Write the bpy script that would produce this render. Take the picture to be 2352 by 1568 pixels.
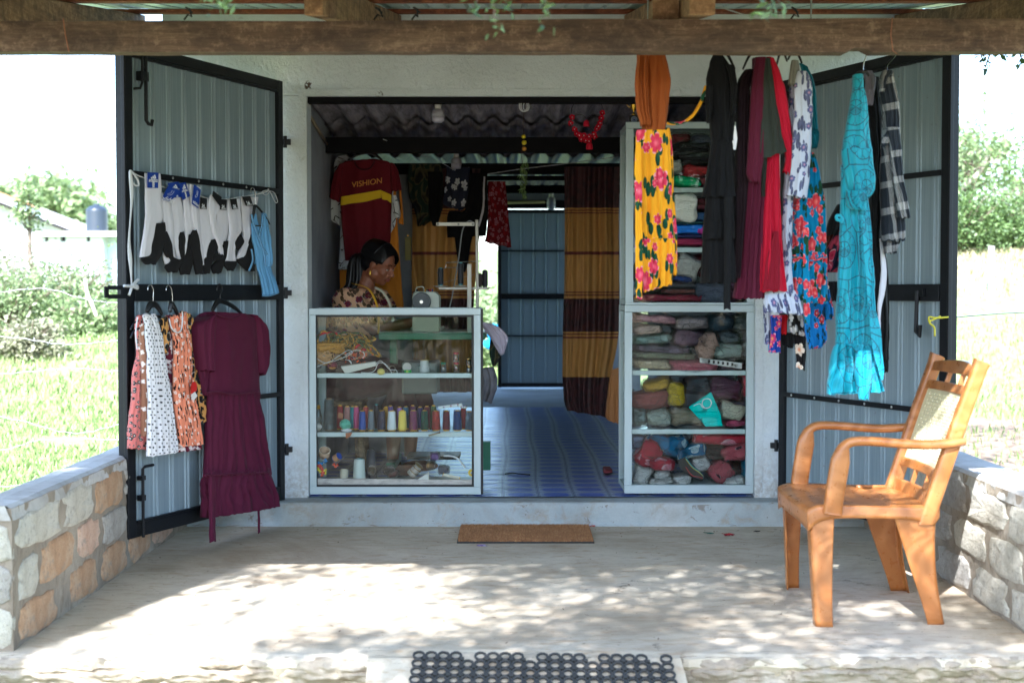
import bpy, math, random
import numpy as np
from mathutils import Vector, Matrix
PI = math.pi
R = math.radians
rnd = random.Random(11)
nrs = np.random.RandomState(5)
for _o in list(bpy.data.objects):
 bpy.data.objects.remove(_o)
SC = bpy.context.scene
COL = SC.collection
# ------------------------------------------------------------------ camera
FPX = 50.0 / 36.0 * 2352.0
TILT = math.atan(116.0 / FPX)
CAM = Vector((0.0,-7.37,1.2))
cd = bpy.data.cameras.new("camera")
cd.lens = 50.0
cd.sensor_width = 36.0
cd.clip_start = 0.05
cd.clip_end = 600.0
cd.dof.use_dof = True
cd.dof.focus_distance = 7.2
cd.dof.aperture_fstop = 3.2
cam = bpy.data.objects.new("camera", cd)
cam.location = CAM
cam.rotation_euler = (PI / 2 - TILT, 0,0)
COL.objects.link(cam)
SC.camera = cam
# ------------------------------------------------------------------ light
SUN_TO = Vector((-0.30,-1.05,1.0)).normalized()       # towards the sun
world = bpy.data.worlds.new("World")
SC.world = world
world.use_nodes = True
wn = world.node_tree.nodes
wl = world.node_tree.links
wn.clear()
w_out = wn.new("ShaderNodeOutputWorld")
w_bg = wn.new("ShaderNodeBackground")
w_sky = wn.new("ShaderNodeTexSky")
w_sky.sky_type = 'NISHITA'
w_sky.sun_disc = False
w_sky.sun_elevation = math.asin(SUN_TO.z)
w_sky.sun_rotation = math.atan2(SUN_TO.x, SUN_TO.y)
w_sky.air_density = 1.0
w_sky.dust_density = 1.2
w_sky.ozone_density = 1.0
w_bg.inputs['Strength'].default_value = 0.15
wl.new(w_sky.outputs[0], w_bg.inputs[0])
wl.new(w_bg.outputs[0], w_out.inputs[0])
sd = bpy.data.lights.new("sun", 'SUN')
sd.energy = 4.2
sd.angle = R(0.53)
sd.color = (1.0,0.975,0.945)
sun = bpy.data.objects.new("sun", sd)
sun.rotation_euler = SUN_TO.to_track_quat('Z', 'Y').to_euler()
sun.location = (-4,-14,14)
COL.objects.link(sun)
SC.view_settings.view_transform = 'Standard'
SC.view_settings.look = 'None'
SC.view_settings.exposure = 2.45
SC.view_settings.gamma = 1.0
SC.view_settings.use_white_balance = True
SC.view_settings.white_balance_temperature = 5850
SC.view_settings.use_curve_mapping = False
SC.render.engine = 'CYCLES'
SC.cycles.max_bounces = 10
SC.cycles.diffuse_bounces = 5
SC.cycles.glossy_bounces = 4
SC.cycles.transmission_bounces = 6
SC.cycles.transparent_max_bounces = 24
SC.cycles.caustics_reflective = False
SC.cycles.caustics_refractive = False
SC.cycles.sample_clamp_indirect = 8.0
SC.cycles.use_denoising = True
# ------------------------------------------------------------------ picking points in the place
def ray(px, py):
 return Vector(((px - 1176) / FPX,
                   math.cos(TILT) + math.sin(TILT) * (784 - py) / FPX,
                   -math.sin(TILT) + math.cos(TILT) * (784 - py) / FPX))
def at(px, py, Y):
 d = ray(px, py)
 return CAM + d * ((Y - CAM.y) / d.y)
class Plane:
 """a vertical plane through two plan points; off = metres towards the viewer's side"""
 def __init__(s, a, b, off=0.0):
  s.a = Vector((a[0], a[1], 0)); s.b = Vector((b[0], b[1], 0))
  t = (s.b - s.a).normalized()
  s.n = Vector((t.y, -t.x, 0))
  if s.n.dot(CAM - s.a) < 0: s.n = -s.n
  s.a = s.a + s.n * off
  s.args = (a, b, off)
 def pt(s, px, py):
  d = ray(px, py)
  return CAM + d * ((s.a - CAM).dot(s.n) / d.dot(s.n))
 def off(s, o):
  return Plane(s.args[0], s.args[1], s.args[2] + o)
def YP(Y): return Plane((-1, Y),(1, Y))
# ------------------------------------------------------------------ mesh builder
WL = {}      # world location of every object made here
class MB:
 def __init__(s):
  s.v = []; s.f = []; s.uv = []; s.mi = []
 def add(s, vs, fs, uv=None, mi=0):
  o = len(s.v)
  s.v += [tuple(p) for p in vs]
  s.uv += list(uv) if uv is not None else [(p[0] + p[1], p[2]) for p in vs]
  for f in fs:
   s.f.append(tuple(i + o for i in f)); s.mi.append(mi)
 def box(s, x0, x1, y0, y1, z0, z1, mi=0, j=0.0):
  vs = [(x, y, z) for z in (z0, z1) for y in (y0, y1) for x in (x0, x1)]
  if j: vs = [(x + rnd.uniform(-j, j), y + rnd.uniform(-j, j), z + rnd.uniform(-j, j)) for x, y, z in vs]
  s.add(vs, [(0,2,3,1),(4,5,7,6),(0,1,5,4),(2,6,7,3),(0,4,6,2),(1,3,7,5)], mi=mi)
 def bar(s, p, q, w, h, up=(0,0,1), mi=0):
  p = Vector(p); q = Vector(q); t = (q - p).normalized()
  u = Vector(up)
  sd_ = t.cross(u)
  if sd_.length < 1e-4: sd_ = t.cross(Vector((0,1,0)))
  sd_.normalize(); u = sd_.cross(t).normalized()
  vs = []
  for c in (p, q):
   for a, b in ((-1,-1),(1,-1),(1,1),(-1,1)):
    vs.append(c + sd_ * (a * w / 2) + u * (b * h / 2))
  s.add(vs, [(3,2,1,0),(4,5,6,7),(0,1,5,4),(1,2,6,5),(2,3,7,6),(3,0,4,7)], mi=mi)
 def tube(s, pts, r, n=8, mi=0, caps=True, flat=1.0):
  P = [Vector(p) for p in pts]
  m = len(P)
  rr = [r] * m if not hasattr(r, '__len__') else list(r)
  t0 = (P[1] - P[0]).normalized()
  u = t0.orthogonal().normalized()
  vs = []; uv = []; L = 0
  for i in range(m):
   t = (P[min(i + 1, m - 1)] - P[max(i - 1,0)])
   if t.length < 1e-9: t = t0.copy()
   t.normalize()
   u = (u - t * u.dot(t)).normalized()
   w = t.cross(u)
   if i: L += (P[i] - P[i - 1]).length
   for k in range(n):
    a = 2 * PI * k / n
    vs.append(P[i] + u * (math.cos(a) * rr[i]) + w * (math.sin(a) * rr[i] * flat))
    uv.append((k / n * 2 * PI * rr[i], L))
  fs = []
  for i in range(m - 1):
   for k in range(n):
    k2 = (k + 1) % n
    fs.append((i * n + k, i * n + k2,(i + 1) * n + k2,(i + 1) * n + k))
  if caps:
   fs.append(tuple(range(n - 1,-1,-1)))
   fs.append(tuple((m - 1) * n + k for k in range(n)))
  s.add(vs, fs, uv, mi)
 def lathe(s, prof, base=(0,0,0), n=16, mi=0, axis=(0,0,1), caps=True):
  ax = Vector(axis).normalized()
  u = ax.orthogonal().normalized(); w = ax.cross(u)
  b = Vector(base); vs = []; uv = []
  for r, z in prof:
   for k in range(n):
    a = 2 * PI * k / n
    vs.append(b + ax * z + u * (r * math.cos(a)) + w * (r * math.sin(a)))
    uv.append((a * 0.05, z))
  fs = []
  for i in range(len(prof) - 1):
   for k in range(n):
    k2 = (k + 1) % n
    fs.append((i * n + k, i * n + k2,(i + 1) * n + k2,(i + 1) * n + k))
  if caps:
   fs.append(tuple(range(n - 1,-1,-1)))
   fs.append(tuple((len(prof) - 1) * n + k for k in range(n)))
  s.add(vs, fs, uv, mi)
 def ell(s, c, r, n=12, m=8, rot=None, mi=0):
  vs = []; fs = []
  c = Vector(c)
  M = rot or Matrix.Identity(3)
  for i in range(m + 1):
   ph = PI * i / m
   for k in range(n):
    a = 2 * PI * k / n
    vs.append(c + M @ Vector((r[0] * math.sin(ph) * math.cos(a), r[1] * math.sin(ph) * math.sin(a),-r[2] * math.cos(ph))))
  for i in range(m):
   for k in range(n):
    k2 = (k + 1) % n
    fs.append((i * n + k, i * n + k2,(i + 1) * n + k2,(i + 1) * n + k))
  s.add(vs, fs, mi=mi)
 def prism(s, poly, org, ux, uy, depth, mi=0):
  """poly in (a, b) drawn on axes ux, uy at org; thickness vector depth"""
  org = Vector(org); ux = Vector(ux); uy = Vector(uy); dv = Vector(depth)
  n = len(poly)
  A = [org + ux * a + uy * b for a, b in poly]
  vs = A + [p + dv for p in A]
  fs = [tuple(range(n)), tuple(range(2 * n - 1, n - 1,-1))]
  fs += [(i, i + n, (i + 1) % n + n, (i + 1) % n) for i in range(n)]
  s.add(vs, fs, mi=mi)
 def grid(s, fn, nu, nv, mi=0, closed=False, uvfn=None):
  vs = []; uv = []
  for j in range(nv + 1):
   for i in range(nu + (0 if closed else 1)):
    vs.append(fn(i / nu, j / nv))
    if uvfn: uv.append(uvfn(i / nu, j / nv))
  w = nu if closed else nu + 1
  fs = []
  for j in range(nv):
   for i in range(nu):
    i2 = (i + 1) % w if closed else i + 1
    fs.append((j * w + i, j * w + i2,(j + 1) * w + i2,(j + 1) * w + i))
  s.add(vs, fs, uv if uvfn else None, mi)
 def build(s, name, mat, parent=None, label=None, cat=None, group=None, kind=None, smooth=False, bevel=0, org=None, auto=None):
  V = np.array(s.v, dtype=float)
  if org is None:
   org = (float((V[:, 0].min() + V[:, 0].max()) / 2), float((V[:, 1].min() + V[:, 1].max()) / 2), float(V[:, 2].min()))
  V = V - np.array(org)
  me = bpy.data.meshes.new(name)
  me.from_pydata(V.tolist(), [], s.f)
  mats = mat if isinstance(mat, (list, tuple)) else [mat]
  for m_ in mats: me.materials.append(m_)
  if len(mats) > 1: me.polygons.foreach_set('material_index', s.mi)
  uvl = me.uv_layers.new(name='UVMap')
  li = np.empty(len(me.loops), dtype=np.int32)
  me.loops.foreach_get('vertex_index', li)
  uvl.data.foreach_set('uv', np.array(s.uv, dtype=np.float32)[li].ravel())
  if smooth: me.polygons.foreach_set('use_smooth', [True] * len(me.polygons))
  me.update()
  return link(name, me, org, parent, label, cat, group, kind, bevel)
def link(name, data, org=(0,0,0), parent=None, label=None, cat=None, group=None, kind=None, bevel=0):
 o = bpy.data.objects.new(name, data)
 COL.objects.link(o)
 WL[o.name] = Vector(org)
 if parent is not None:
  o.parent = parent
  o.location = Vector(org) - WL[parent.name]
 else:
  o.location = Vector(org)
 if bevel:
  b = o.modifiers.new('bevel', 'BEVEL'); b.width = bevel; b.segments = 2; b.limit_method = 'ANGLE'; b.angle_limit = R(40)
 tag(o, label, cat, group, kind)
 return o
def tag(o, label=None, cat=None, group=None, kind=None):
 if label: o['label'] = label
 if cat: o['category'] = cat
 if group: o['group'] = group
 if kind: o['kind'] = kind
 return o
def thing(name, loc, label, cat, group=None, kind=None):
 return link(name, None, tuple(loc), None, label, cat, group, kind)
def spl(vals, t):
 """smooth interpolation through a list of equal length tuples at t in 0..1 of the key list"""
 n = len(vals) - 1
 x = min(max(t * n, 0), n - 1e-9)
 i = int(x); f = x - i
 p0 = vals[max(i - 1,0)]; p1 = vals[i]; p2 = vals[i + 1]; p3 = vals[min(i + 2, n)]
 out = []
 for a, b, c, d in zip(p0, p1, p2, p3):
  m1 = (c - a) * 0.5; m2 = (d - b) * 0.5
  out.append((2 * f**3 - 3 * f**2 + 1) * b + (f**3 - 2 * f**2 + f) * m1 + (-2 * f**3 + 3 * f**2) * c + (f**3 - f**2) * m2)
 return out
def curve_pts(keys, n):
 return [Vector(spl(keys, i / n)) for i in range(n + 1)]
from mathutils import noise as mnoise
def nz(x, y=0.0, z=0.0): return mnoise.noise(Vector((x, y, z)))
def cloth(name, rows, pl, mat, parent=None, thick=0.02, folds=4, amp=0.008, seed=0, nu=64, nv=40, top=0.35, hem=0.003, wrinkle=0.003, **kw):
 """hanging cloth: rows of (y, xl, xr) or (xl, yl, xr, yr) on the plane pl, closed all round like a tube of cloth"""
 keys = []
 for r_ in rows:
  if len(r_) == 3: keys.append((r_[1], r_[0], r_[2], r_[0]))
  else: keys.append(r_)
 # space rows by length
 P = []
 for k in keys:
  P.append((pl.pt(k[0], k[1]), pl.pt(k[2], k[3])))
 cum = [0.0]
 for i in range(1, len(P)):
  cum.append(cum[-1] + max(0.002,((P[i][0] + P[i][1]) / 2 - (P[i - 1][0] + P[i - 1][1]) / 2).length))
 Lt = cum[-1]
 n = pl.n
 sd_ = seed * 7.31 + 1.7
 ph = rnd.uniform(0,6)
 vs = []; uv = []
 for j in range(nv + 1):
  L = Lt * j / nv
  i = 0
  while i < len(cum) - 2 and cum[i + 1] < L: i += 1
  f = (L - cum[i]) / (cum[i + 1] - cum[i])
  tt = (i + min(max(f, 0),1)) / (len(P) - 1)
  kk = spl(keys, tt)
  a = pl.pt(kk[0], kk[1]); b = pl.pt(kk[2], kk[3])
  mid = (a + b) / 2; half = (b - a) / 2
  t = j / nv
  g = top + (1 - top) * min(1, t * 1.3)
  hw = half.length
  for q in range(nu):
   th = 2 * PI * q / nu
   s_ = math.cos(th)
   x = s_ + 0.26 * nz(s_ * 1.3 + sd_, t * 1.1) + 0.10 * nz(s_ * 3.1 + sd_, t * 2.3)
   w = sd_ + t * 0.8
   rp = (0.7 + 0.9 * nz(x * 2.1 + sd_, t * 0.7,4.4)) * math.sin(folds * PI * x + ph + 1.2 * nz(sd_, t * 2)) + 0.45 * math.sin(folds * 2.3 * PI * x + ph * 2 + nz(w, 3.3) * 2)
   rp *= amp * g * (0.55 + 0.45 * (1 - s_ * s_))
   tk = thick * (0.5 + 0.5 * g) * math.copysign(abs(math.sin(th)) ** 0.6, math.sin(th))
   wr = wrinkle * (nz(s_ * hw * 22 + sd_, L * 14, sd_) + 0.7 * nz(s_ * hw * 50 + sd_, L * 30 + 5, sd_))
   p = mid + half * s_ + n * (tk * (1 - 0.0) + rp + wr)
   if t > 0.9: p.z += hem * math.sin(folds * PI * x + ph) * (t - 0.9) * 10
   p = p + half.normalized() * (wr * 0.8) if hw > 1e-6 else p
   vs.append(p)
   uv.append((s_ * hw * (1.25 + amp * folds * 4) + (10 if q > nu // 2 else 0) + sd_, L + sd_))
 fs = []
 for j in range(nv):
  for q in range(nu):
   q2 = (q + 1) % nu
   fs.append((j * nu + q, (j + 1) * nu + q, (j + 1) * nu + q2, j * nu + q2))
 m = MB(); m.add(vs, fs, uv)
 return m.build(name, mat, parent, smooth=True, **kw)
def text_mesh(txt, size, ext=0.0005):
 cu = bpy.data.curves.new('lettering', 'FONT'); cu.body = txt; cu.size = size; cu.extrude = ext
 cu.align_x = 'CENTER'; cu.align_y = 'CENTER'
 o = bpy.data.objects.new('lettering_tmp', cu); COL.objects.link(o)
 dg = bpy.context.evaluated_depsgraph_get()
 me = bpy.data.meshes.new_from_object(o.evaluated_get(dg))
 bpy.data.objects.remove(o)
 vs = [v.co.copy() for v in me.vertices]; fs = [tuple(p.vertices) for p in me.polygons]
 bpy.data.meshes.remove(me)
 return vs, fs
def lettering(txt, size, org, ux, uy, mat, parent, ext=0.0005, name='lettering'):
 vs, fs = text_mesh(txt, size, ext)
 ux = Vector(ux).normalized(); uy = Vector(uy).normalized(); un = ux.cross(uy)
 m = MB(); m.add([Vector(org) + ux * v.x + uy * v.y + un * v.z for v in vs], fs)
 return m.build(name, mat, parent)
# ------------------------------------------------------------------ materials
def S(r, g, b):
 def c(x):
  x /= 255.0
  return x / 12.92 if x <= 0.04045 else ((x + 0.055) / 1.055) ** 2.4
 return (c(r), c(g), c(b),1.0)
class NT:
 def __init__(s, name):
  s.m = bpy.data.materials.new(name); s.m.use_nodes = True
  s.t = s.m.node_tree; s.t.nodes.clear()
  s.out = s.t.nodes.new('ShaderNodeOutputMaterial')
 def n(s, ty, **p):
  x = s.t.nodes.new(ty)
  for k, v in p.items(): setattr(x, k, v)
  return x
 def put(s, sock, v):
  if isinstance(v, bpy.types.NodeSocket): s.t.links.new(v, sock)
  elif v is not None:
   if hasattr(sock.default_value, '__len__') and not hasattr(v, '__len__'):
    v = [v] * len(sock.default_value)
   if hasattr(sock.default_value, '__len__') and len(sock.default_value) != len(v): v = tuple(v)[:len(sock.default_value)]
   sock.default_value = v
 def math(s, op, a, b=None, c=None, clamp=False):
  x = s.n('ShaderNodeMath', operation=op, use_clamp=clamp)
  s.put(x.inputs[0], a); s.put(x.inputs[1], b); s.put(x.inputs[2], c)
  return x.outputs[0]
 def vm(s, op, a, b=None):
  x = s.n('ShaderNodeVectorMath', operation=op)
  s.put(x.inputs[0], a)
  if b is not None: s.put(x.inputs[1], b)
  return x.outputs['Value'] if op in ('LENGTH', 'DOT_PRODUCT') else x.outputs[0]
 def mix(s, f, a, b, bt='MIX'):
  x = s.n('ShaderNodeMix', data_type='RGBA', blend_type=bt)
  s.put(x.inputs[0], f); s.put(x.inputs[6], a); s.put(x.inputs[7], b)
  return x.outputs[2]
 def co(s, k='Object'):
  return s.n('ShaderNodeTexCoord').outputs[k]
 def mp(s, v, scale=(1,1,1), loc=(0,0,0), rot=(0,0,0)):
  x = s.n('ShaderNodeMapping')
  s.put(x.inputs[0], v); x.inputs[1].default_value = loc; x.inputs[2].default_value = rot; x.inputs[3].default_value = scale
  return x.outputs[0]
 def noise(s, v, sc=5, det=3, rough=0.5, dist=0, dim='3D'):
  x = s.n('ShaderNodeTexNoise', noise_dimensions=dim)
  s.put(x.inputs['Vector'], v); x.inputs['Scale'].default_value = sc; x.inputs['Detail'].default_value = det
  x.inputs['Roughness'].default_value = rough; x.inputs['Distortion'].default_value = dist
  return x.outputs[0]
 def vor(s, v, sc=5, feat='F1', rand=1.0, dim='3D'):
  x = s.n('ShaderNodeTexVoronoi', feature=feat, voronoi_dimensions=dim)
  s.put(x.inputs['Vector'], v); x.inputs['Scale'].default_value = sc; x.inputs['Randomness'].default_value = rand
  return x
 def ramp(s, f, *stops):
  x = s.n('ShaderNodeValToRGB'); s.put(x.inputs[0], f)
  e = x.color_ramp.elements
  while len(e) < len(stops): e.new(0.5)
  for el, (p, c) in zip(e, stops):
   el.position = p
   el.color = c if hasattr(c, '__len__') else (c, c, c, 1)
  return x.outputs[0]
 def sep(s, v):
  x = s.n('ShaderNodeSeparateXYZ'); s.put(x.inputs[0], v); return x.outputs
 def comb(s, a=0, b=0, c=0):
  x = s.n('ShaderNodeCombineXYZ'); s.put(x.inputs[0], a); s.put(x.inputs[1], b); s.put(x.inputs[2], c); return x.outputs[0]
 def bump(s, h, st=0.3, d=0.01):
  x = s.n('ShaderNodeBump'); s.put(x.inputs['Height'], h); x.inputs['Strength'].default_value = st; x.inputs['Distance'].default_value = d
  return x.outputs[0]
 def bsdf(s, color, rough=0.7, normal=None, **kw):
  x = s.n('ShaderNodeBsdfPrincipled')
  s.put(x.inputs['Base Color'], color); s.put(x.inputs['Roughness'], rough)
  if normal is not None: s.put(x.inputs['Normal'], normal)
  for k, v in kw.items(): s.put(x.inputs[k.replace('_', ' ')], v)
  s.t.links.new(x.outputs[0], s.out.inputs[0])
  return x
 def surf(s, sh): s.t.links.new(sh, s.out.inputs[0])
_cache = {}
def fabric(name, col, rough=0.85, var=0.12, bump=0.25, sheen=0.04, scale=900, trans=0.0):
 key = ('fab', name)
 if key in _cache: return _cache[key]
 t = NT(name); uv = t.co('UV')
 c = t.mix(t.math('MULTIPLY', t.noise(uv, 9,4), var * 2), col, tuple(x * 0.62 for x in col[:3]) + (1,))
 h = t.noise(t.mp(uv, (1,1,1)), scale, 2)
 h2 = t.noise(uv, 60,4)
 t.bsdf(c, rough, t.bump(t.math('ADD', h, t.math('MULTIPLY', h2,2)), bump, 0.0012), Sheen_Weight=sheen, Specular_IOR_Level=0.22)
 _cache[key] = t.m
 return t.m
def flower(t, uv, sc, size, petals=5, rand=0.9, off=(0,0,0), stretch=1.0, depth=0.4):
 v = t.mp(uv, (sc, sc * stretch, 1), off)
 vo = t.vor(v, 1.0, 'F1', rand, '2D')
 d = t.vm('SUBTRACT', v, vo.outputs['Position'])
 x, y, _ = t.sep(d)
 cr, cg, cb = t.sep(vo.outputs['Color'])
 r = t.vm('LENGTH', t.comb(x, y, 0))
 ang = t.math('ADD', t.math('ARCTAN2', y, x), t.math('MULTIPLY', cr, 6.28))
 pet = t.math('ABSOLUTE', t.math('COSINE', t.math('MULTIPLY', ang, petals / 2.0)))
 sz = t.math('MULTIPLY', size, t.math('ADD', 0.65, t.math('MULTIPLY', cg, 0.5)))
 edge = t.math('MULTIPLY', sz, t.math('ADD', 1 - depth, t.math('MULTIPLY', pet, depth)))
 rel = t.math('DIVIDE', r, edge)
 mask = t.math('LESS_THAN', rel, 1.0)
 return mask, rel, cb, pet
def floral(name, base, fl, fl2, leafc=None, sc=9, size=0.36, petals=5, leaf_sc=14, leaf_size=0.34, centre=None, rough=0.8, stem=None, layers=2, leaf_stretch=0.55, prob=1.0):
 t = NT(name); uv = t.co('UV')
 wob = t.vm('ADD', uv, t.vm('MULTIPLY', t.vm('SUBTRACT', t.comb(t.noise(uv, 25,2), t.noise(t.mp(uv, loc=(3,1,0)),25,2),0),(0.5,0.5,0)),(0.012,0.012,0)))
 c = t.mix(t.math('MULTIPLY', t.noise(uv, 8,3),0.25), base, tuple(x * 0.7 for x in base[:3]) + (1,))
 if stem is not None:
  w = t.vor(t.mp(wob, (sc * 0.9, sc * 0.9,1),(4,2,0)),1.0, 'DISTANCE_TO_EDGE', 1.0, '2D')
  c = t.mix(t.math('LESS_THAN', w.outputs['Distance'], 0.028), c, stem)
 if leafc is not None:
  for k in range(2):
   mk, rel, rb, pt = flower(t, wob, leaf_sc, leaf_size, 2,0.95,(7.3 + k * 3.3,2.1 + k * 5.2,0), leaf_stretch, 0.85)
   lc = t.mix(rel, leafc, tuple(min(1, x * 0.45) for x in leafc[:3]) + (1,))
   c = t.mix(mk, c, lc)
 for k in range(layers):
  mk, rel, rb, pt = flower(t, wob, sc * (1 + 0.35 * k), size * (1 if k == 0 else 0.8), petals, 0.85,(1.3 * k, 4.1 * k, 0))
  if prob < 1: mk = t.math('MULTIPLY', mk, t.math('LESS_THAN', rb, prob))
  fc = t.ramp(t.math('MULTIPLY', rel, t.math('ADD', 0.6, t.math('MULTIPLY', pt, 0.5))),(0.0, fl2),(0.45, fl),(0.85, fl),(1.0, tuple(min(1,0.35 + x * 0.65) for x in fl[:3]) + (1,)))
  if centre is not None: fc = t.mix(t.math('LESS_THAN', rel, 0.2), fc, centre)
  c = t.mix(mk, c, fc)
 h = t.noise(uv, 500,2)
 t.bsdf(c, rough, t.bump(h, 0.2,0.001), Sheen_Weight=0.03, Specular_IOR_Level=0.25)
 return t.m
def plain(name, col, rough=0.5, metal=0.0, var=0.08, bs=0.0, bsc=40, **kw):
 key = ('plain', name)
 if key in _cache: return _cache[key]
 t = NT(name); ob = t.co('Object')
 f = t.noise(ob, 6,5,0.6)
 c = t.mix(t.math('MULTIPLY', f, var * 3), col, tuple(x * 0.6 for x in col[:3]) + (1,))
 rg = t.math('ADD', rough - 0.08, t.math('MULTIPLY', t.noise(ob, 11,4),0.16))
 t.bsdf(c, rg, t.bump(t.noise(ob, bsc, 4), bs, 0.004) if bs else None, Metallic=metal, **kw)
 _cache[key] = t.m
 return t.m
def wood(name, c1, c2, c3, sc=(1.2,14,14), rough=0.75, bs=0.5):
 t = NT(name); ob = t.co('Object')
 v = t.mp(ob, sc)
 g = t.noise(v, 3.0,6,0.65,0.6)
 g2 = t.noise(v, 14,4,0.7,0.2)
 c = t.ramp(t.math('ADD', t.math('MULTIPLY', g, 0.7), t.math('MULTIPLY', g2,0.3)),(0.3, c1),(0.5, c2),(0.68, c3))
 blot = t.ramp(t.noise(t.mp(ob, (1,2,2)),4.5,7,0.72,0.6),(0.42,0.0),(0.62,1.0))
 c = t.mix(t.math('MULTIPLY', t.ramp(t.noise(t.mp(ob, (4,4,4)),7,6,0.75),(0.5,0.0),(0.68,0.6)),1.0), c, tuple(min(1, x * 1.5 + 0.02) for x in c3[:3]) + (1,))
 c = t.mix(t.math('MULTIPLY', blot, 0.65), c, tuple(x * 0.45 for x in c1[:3]) + (1,))
 saw = t.math('SINE', t.math('MULTIPLY', t.sep(t.vm('ADD', t.mp(ob, (160,160,20), rot=(0,0.25,0)), t.noise(ob, 3,2)))[0], 1.0))
 h = t.math('ADD', g2, t.math('MULTIPLY', saw, 0.12))
 t.bsdf(c, rough, t.bump(t.math('ADD', h, g), bs, 0.006))
 return t.m
M = {}
# plastered wall
t = NT('white_plaster'); ob = t.co('Object')
n1 = t.noise(ob, 46,5,0.62,0.3); n2 = t.noise(ob, 3.2,5,0.62); n3 = t.noise(ob, 190,3,0.6)
pits = t.ramp(t.vor(t.mp(ob, (1,1,0.6)),34).outputs['Distance'], (0.0,0.0),(0.4,1.0))
c = t.mix(t.ramp(n2,(0.42,0.0),(0.75,0.55)), S(208,216,219), S(182,188,188))
mold = t.math('MULTIPLY', t.ramp(t.noise(t.mp(ob, (1,1,2.2)),5.5,6,0.75,0.6),(0.66,0.0),(0.74,1.0)),0.45)
c = t.mix(mold, c, S(120,108,92))
spots = t.ramp(t.vor(t.mp(ob, (3.1,3.1,2.4),(0.3,0,0.8)),1.0).outputs['Distance'], (0.0,1.0),(0.05,1.0),(0.075,0.0))
c = t.mix(t.math('MULTIPLY', spots, t.math('GREATER_THAN', n1,0.52)), c, S(84,70,58))
z = t.sep(t.n('ShaderNodeNewGeometry').outputs['Position'])[2]
low = t.math('MULTIPLY', t.ramp(z, (0.12,1.0),(0.42,0.0)), t.ramp(n1,(0.35,0.0),(0.6,1.0)))
c = t.mix(t.math('MULTIPLY', low, 0.6), c, S(146,132,112))
t.bsdf(c, 0.85, t.bump(t.math('ADD', t.math('MULTIPLY', n1,1.2), t.math('ADD', t.math('MULTIPLY', pits, 0.35), t.math('MULTIPLY', n3,0.35))),0.65,0.012))
M['plaster'] = t.m
# interior wall, painted grey blue
t = NT('grey_wall_paint'); ob = t.co('Object')
c = t.mix(t.ramp(t.noise(ob, 2.4,5,0.6),(0.35,0.0),(0.7,1.0)), S(150,156,164), S(112,118,128))
t.bsdf(c, 0.8, t.bump(t.noise(ob, 60,4),0.3,0.004)); M['inwall'] = t.m
# rough concrete
def concrete(name, a, b, c_, spot, bs=0.35, crack=False):
 t = NT(name); ob = t.co('Object')
 n1 = t.noise(ob, 2.1,7,0.65,0.4); n2 = t.noise(t.mp(ob, (1,2.6,1), rot=(0,0,0.5)),9,6,0.7,0.5); n3 = t.noise(ob, 140,3,0.6)
 c = t.ramp(n1,(0.32, a),(0.5, b),(0.68, c_))
 c = t.mix(t.ramp(n2,(0.52,0.0),(0.68,0.75)), c, spot)
 big = t.ramp(t.noise(ob, 0.9,6,0.7,0.8),(0.45,0.0),(0.62,0.5)); c = t.mix(big, c, tuple(x * 0.72 for x in spot[:3]) + (1,))
 trowel = t.noise(t.mp(ob, (2,22,2), rot=(0,0,-0.7)),4,5,0.7,0.8)
 c = t.mix(t.ramp(trowel, (0.60,0.0),(0.65,0.7)), c, S(118,102,84))
 sp = t.vor(ob, 38); m = t.math('MULTIPLY', t.math('LESS_THAN', sp.outputs['Distance'], 0.13), t.math('GREATER_THAN', t.sep(sp.outputs['Color'])[0], 0.86))
 c = t.mix(t.math('MULTIPLY', m, 0.7), c, S(92,76,62))
 c = t.mix(t.math('MULTIPLY', n3,0.25), c, S(100,92,82))
 ck = t.vor(t.vm('ADD', t.mp(ob, (0.9,0.7,0.9)), t.vm('MULTIPLY', t.comb(n1, n2,0),(0.5,0.35,0))),1.0, 'DISTANCE_TO_EDGE').outputs['Distance']
 ck = t.math('MULTIPLY', t.math('LESS_THAN', ck, 0.004), t.math('GREATER_THAN', n1,0.58)); c = t.mix(t.math('MULTIPLY', ck, 0.6), c, S(78,66,54))
 h = t.math('ADD', t.math('MULTIPLY', n2,0.8), t.math('ADD', t.math('MULTIPLY', n3,0.35), t.math('MULTIPLY', trowel, -0.6)))
 t.bsdf(c, 0.82, t.bump(h, bs, 0.006))
 return t.m
M['floorc'] = concrete('worn_concrete', S(186,172,148), S(206,193,170), S(217,205,184), S(176,148,116))
M['stepc'] = concrete('smooth_cement', S(146,160,166), S(168,178,180), S(184,190,190), S(158,148,130),0.18)
M['edgec'] = concrete('crumbling_concrete', S(146,132,112), S(176,162,142), S(200,190,174), S(120,100,78),1.0)
M['mortar'] = concrete('cement_mortar', S(140,128,112), S(164,152,134), S(184,174,156), S(122,106,88),1.0)
M['coping'] = concrete('cement_coping', S(176,174,168), S(196,194,188), S(210,208,204), S(160,152,140),0.25)
def stone(name, a, b, c_):
 t = NT(name); ob = t.co('Object')
 n1 = t.noise(ob, 9,6,0.65,0.3); n2 = t.noise(ob, 70,4,0.7); n3 = t.noise(ob, 190,3,0.6)
 c = t.ramp(n1,(0.3, a),(0.5, b),(0.7, c_))
 c = t.mix(t.ramp(n2,(0.55,0.0),(0.7,0.6)), c, tuple(x * 0.5 for x in a[:3]) + (1,))
 c = t.mix(t.ramp(t.noise(ob, 22,5,0.6),(0.58,0.0),(0.68,0.7)), c, S(150,142,128))
 t.bsdf(c, 0.9, t.bump(t.math('ADD', n2, t.math('MULTIPLY', n3,0.6)),0.9,0.008))
 return t.m
M['stoneA'] = stone('pale_stone', S(172,164,146), S(196,190,174), S(206,202,188))
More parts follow.
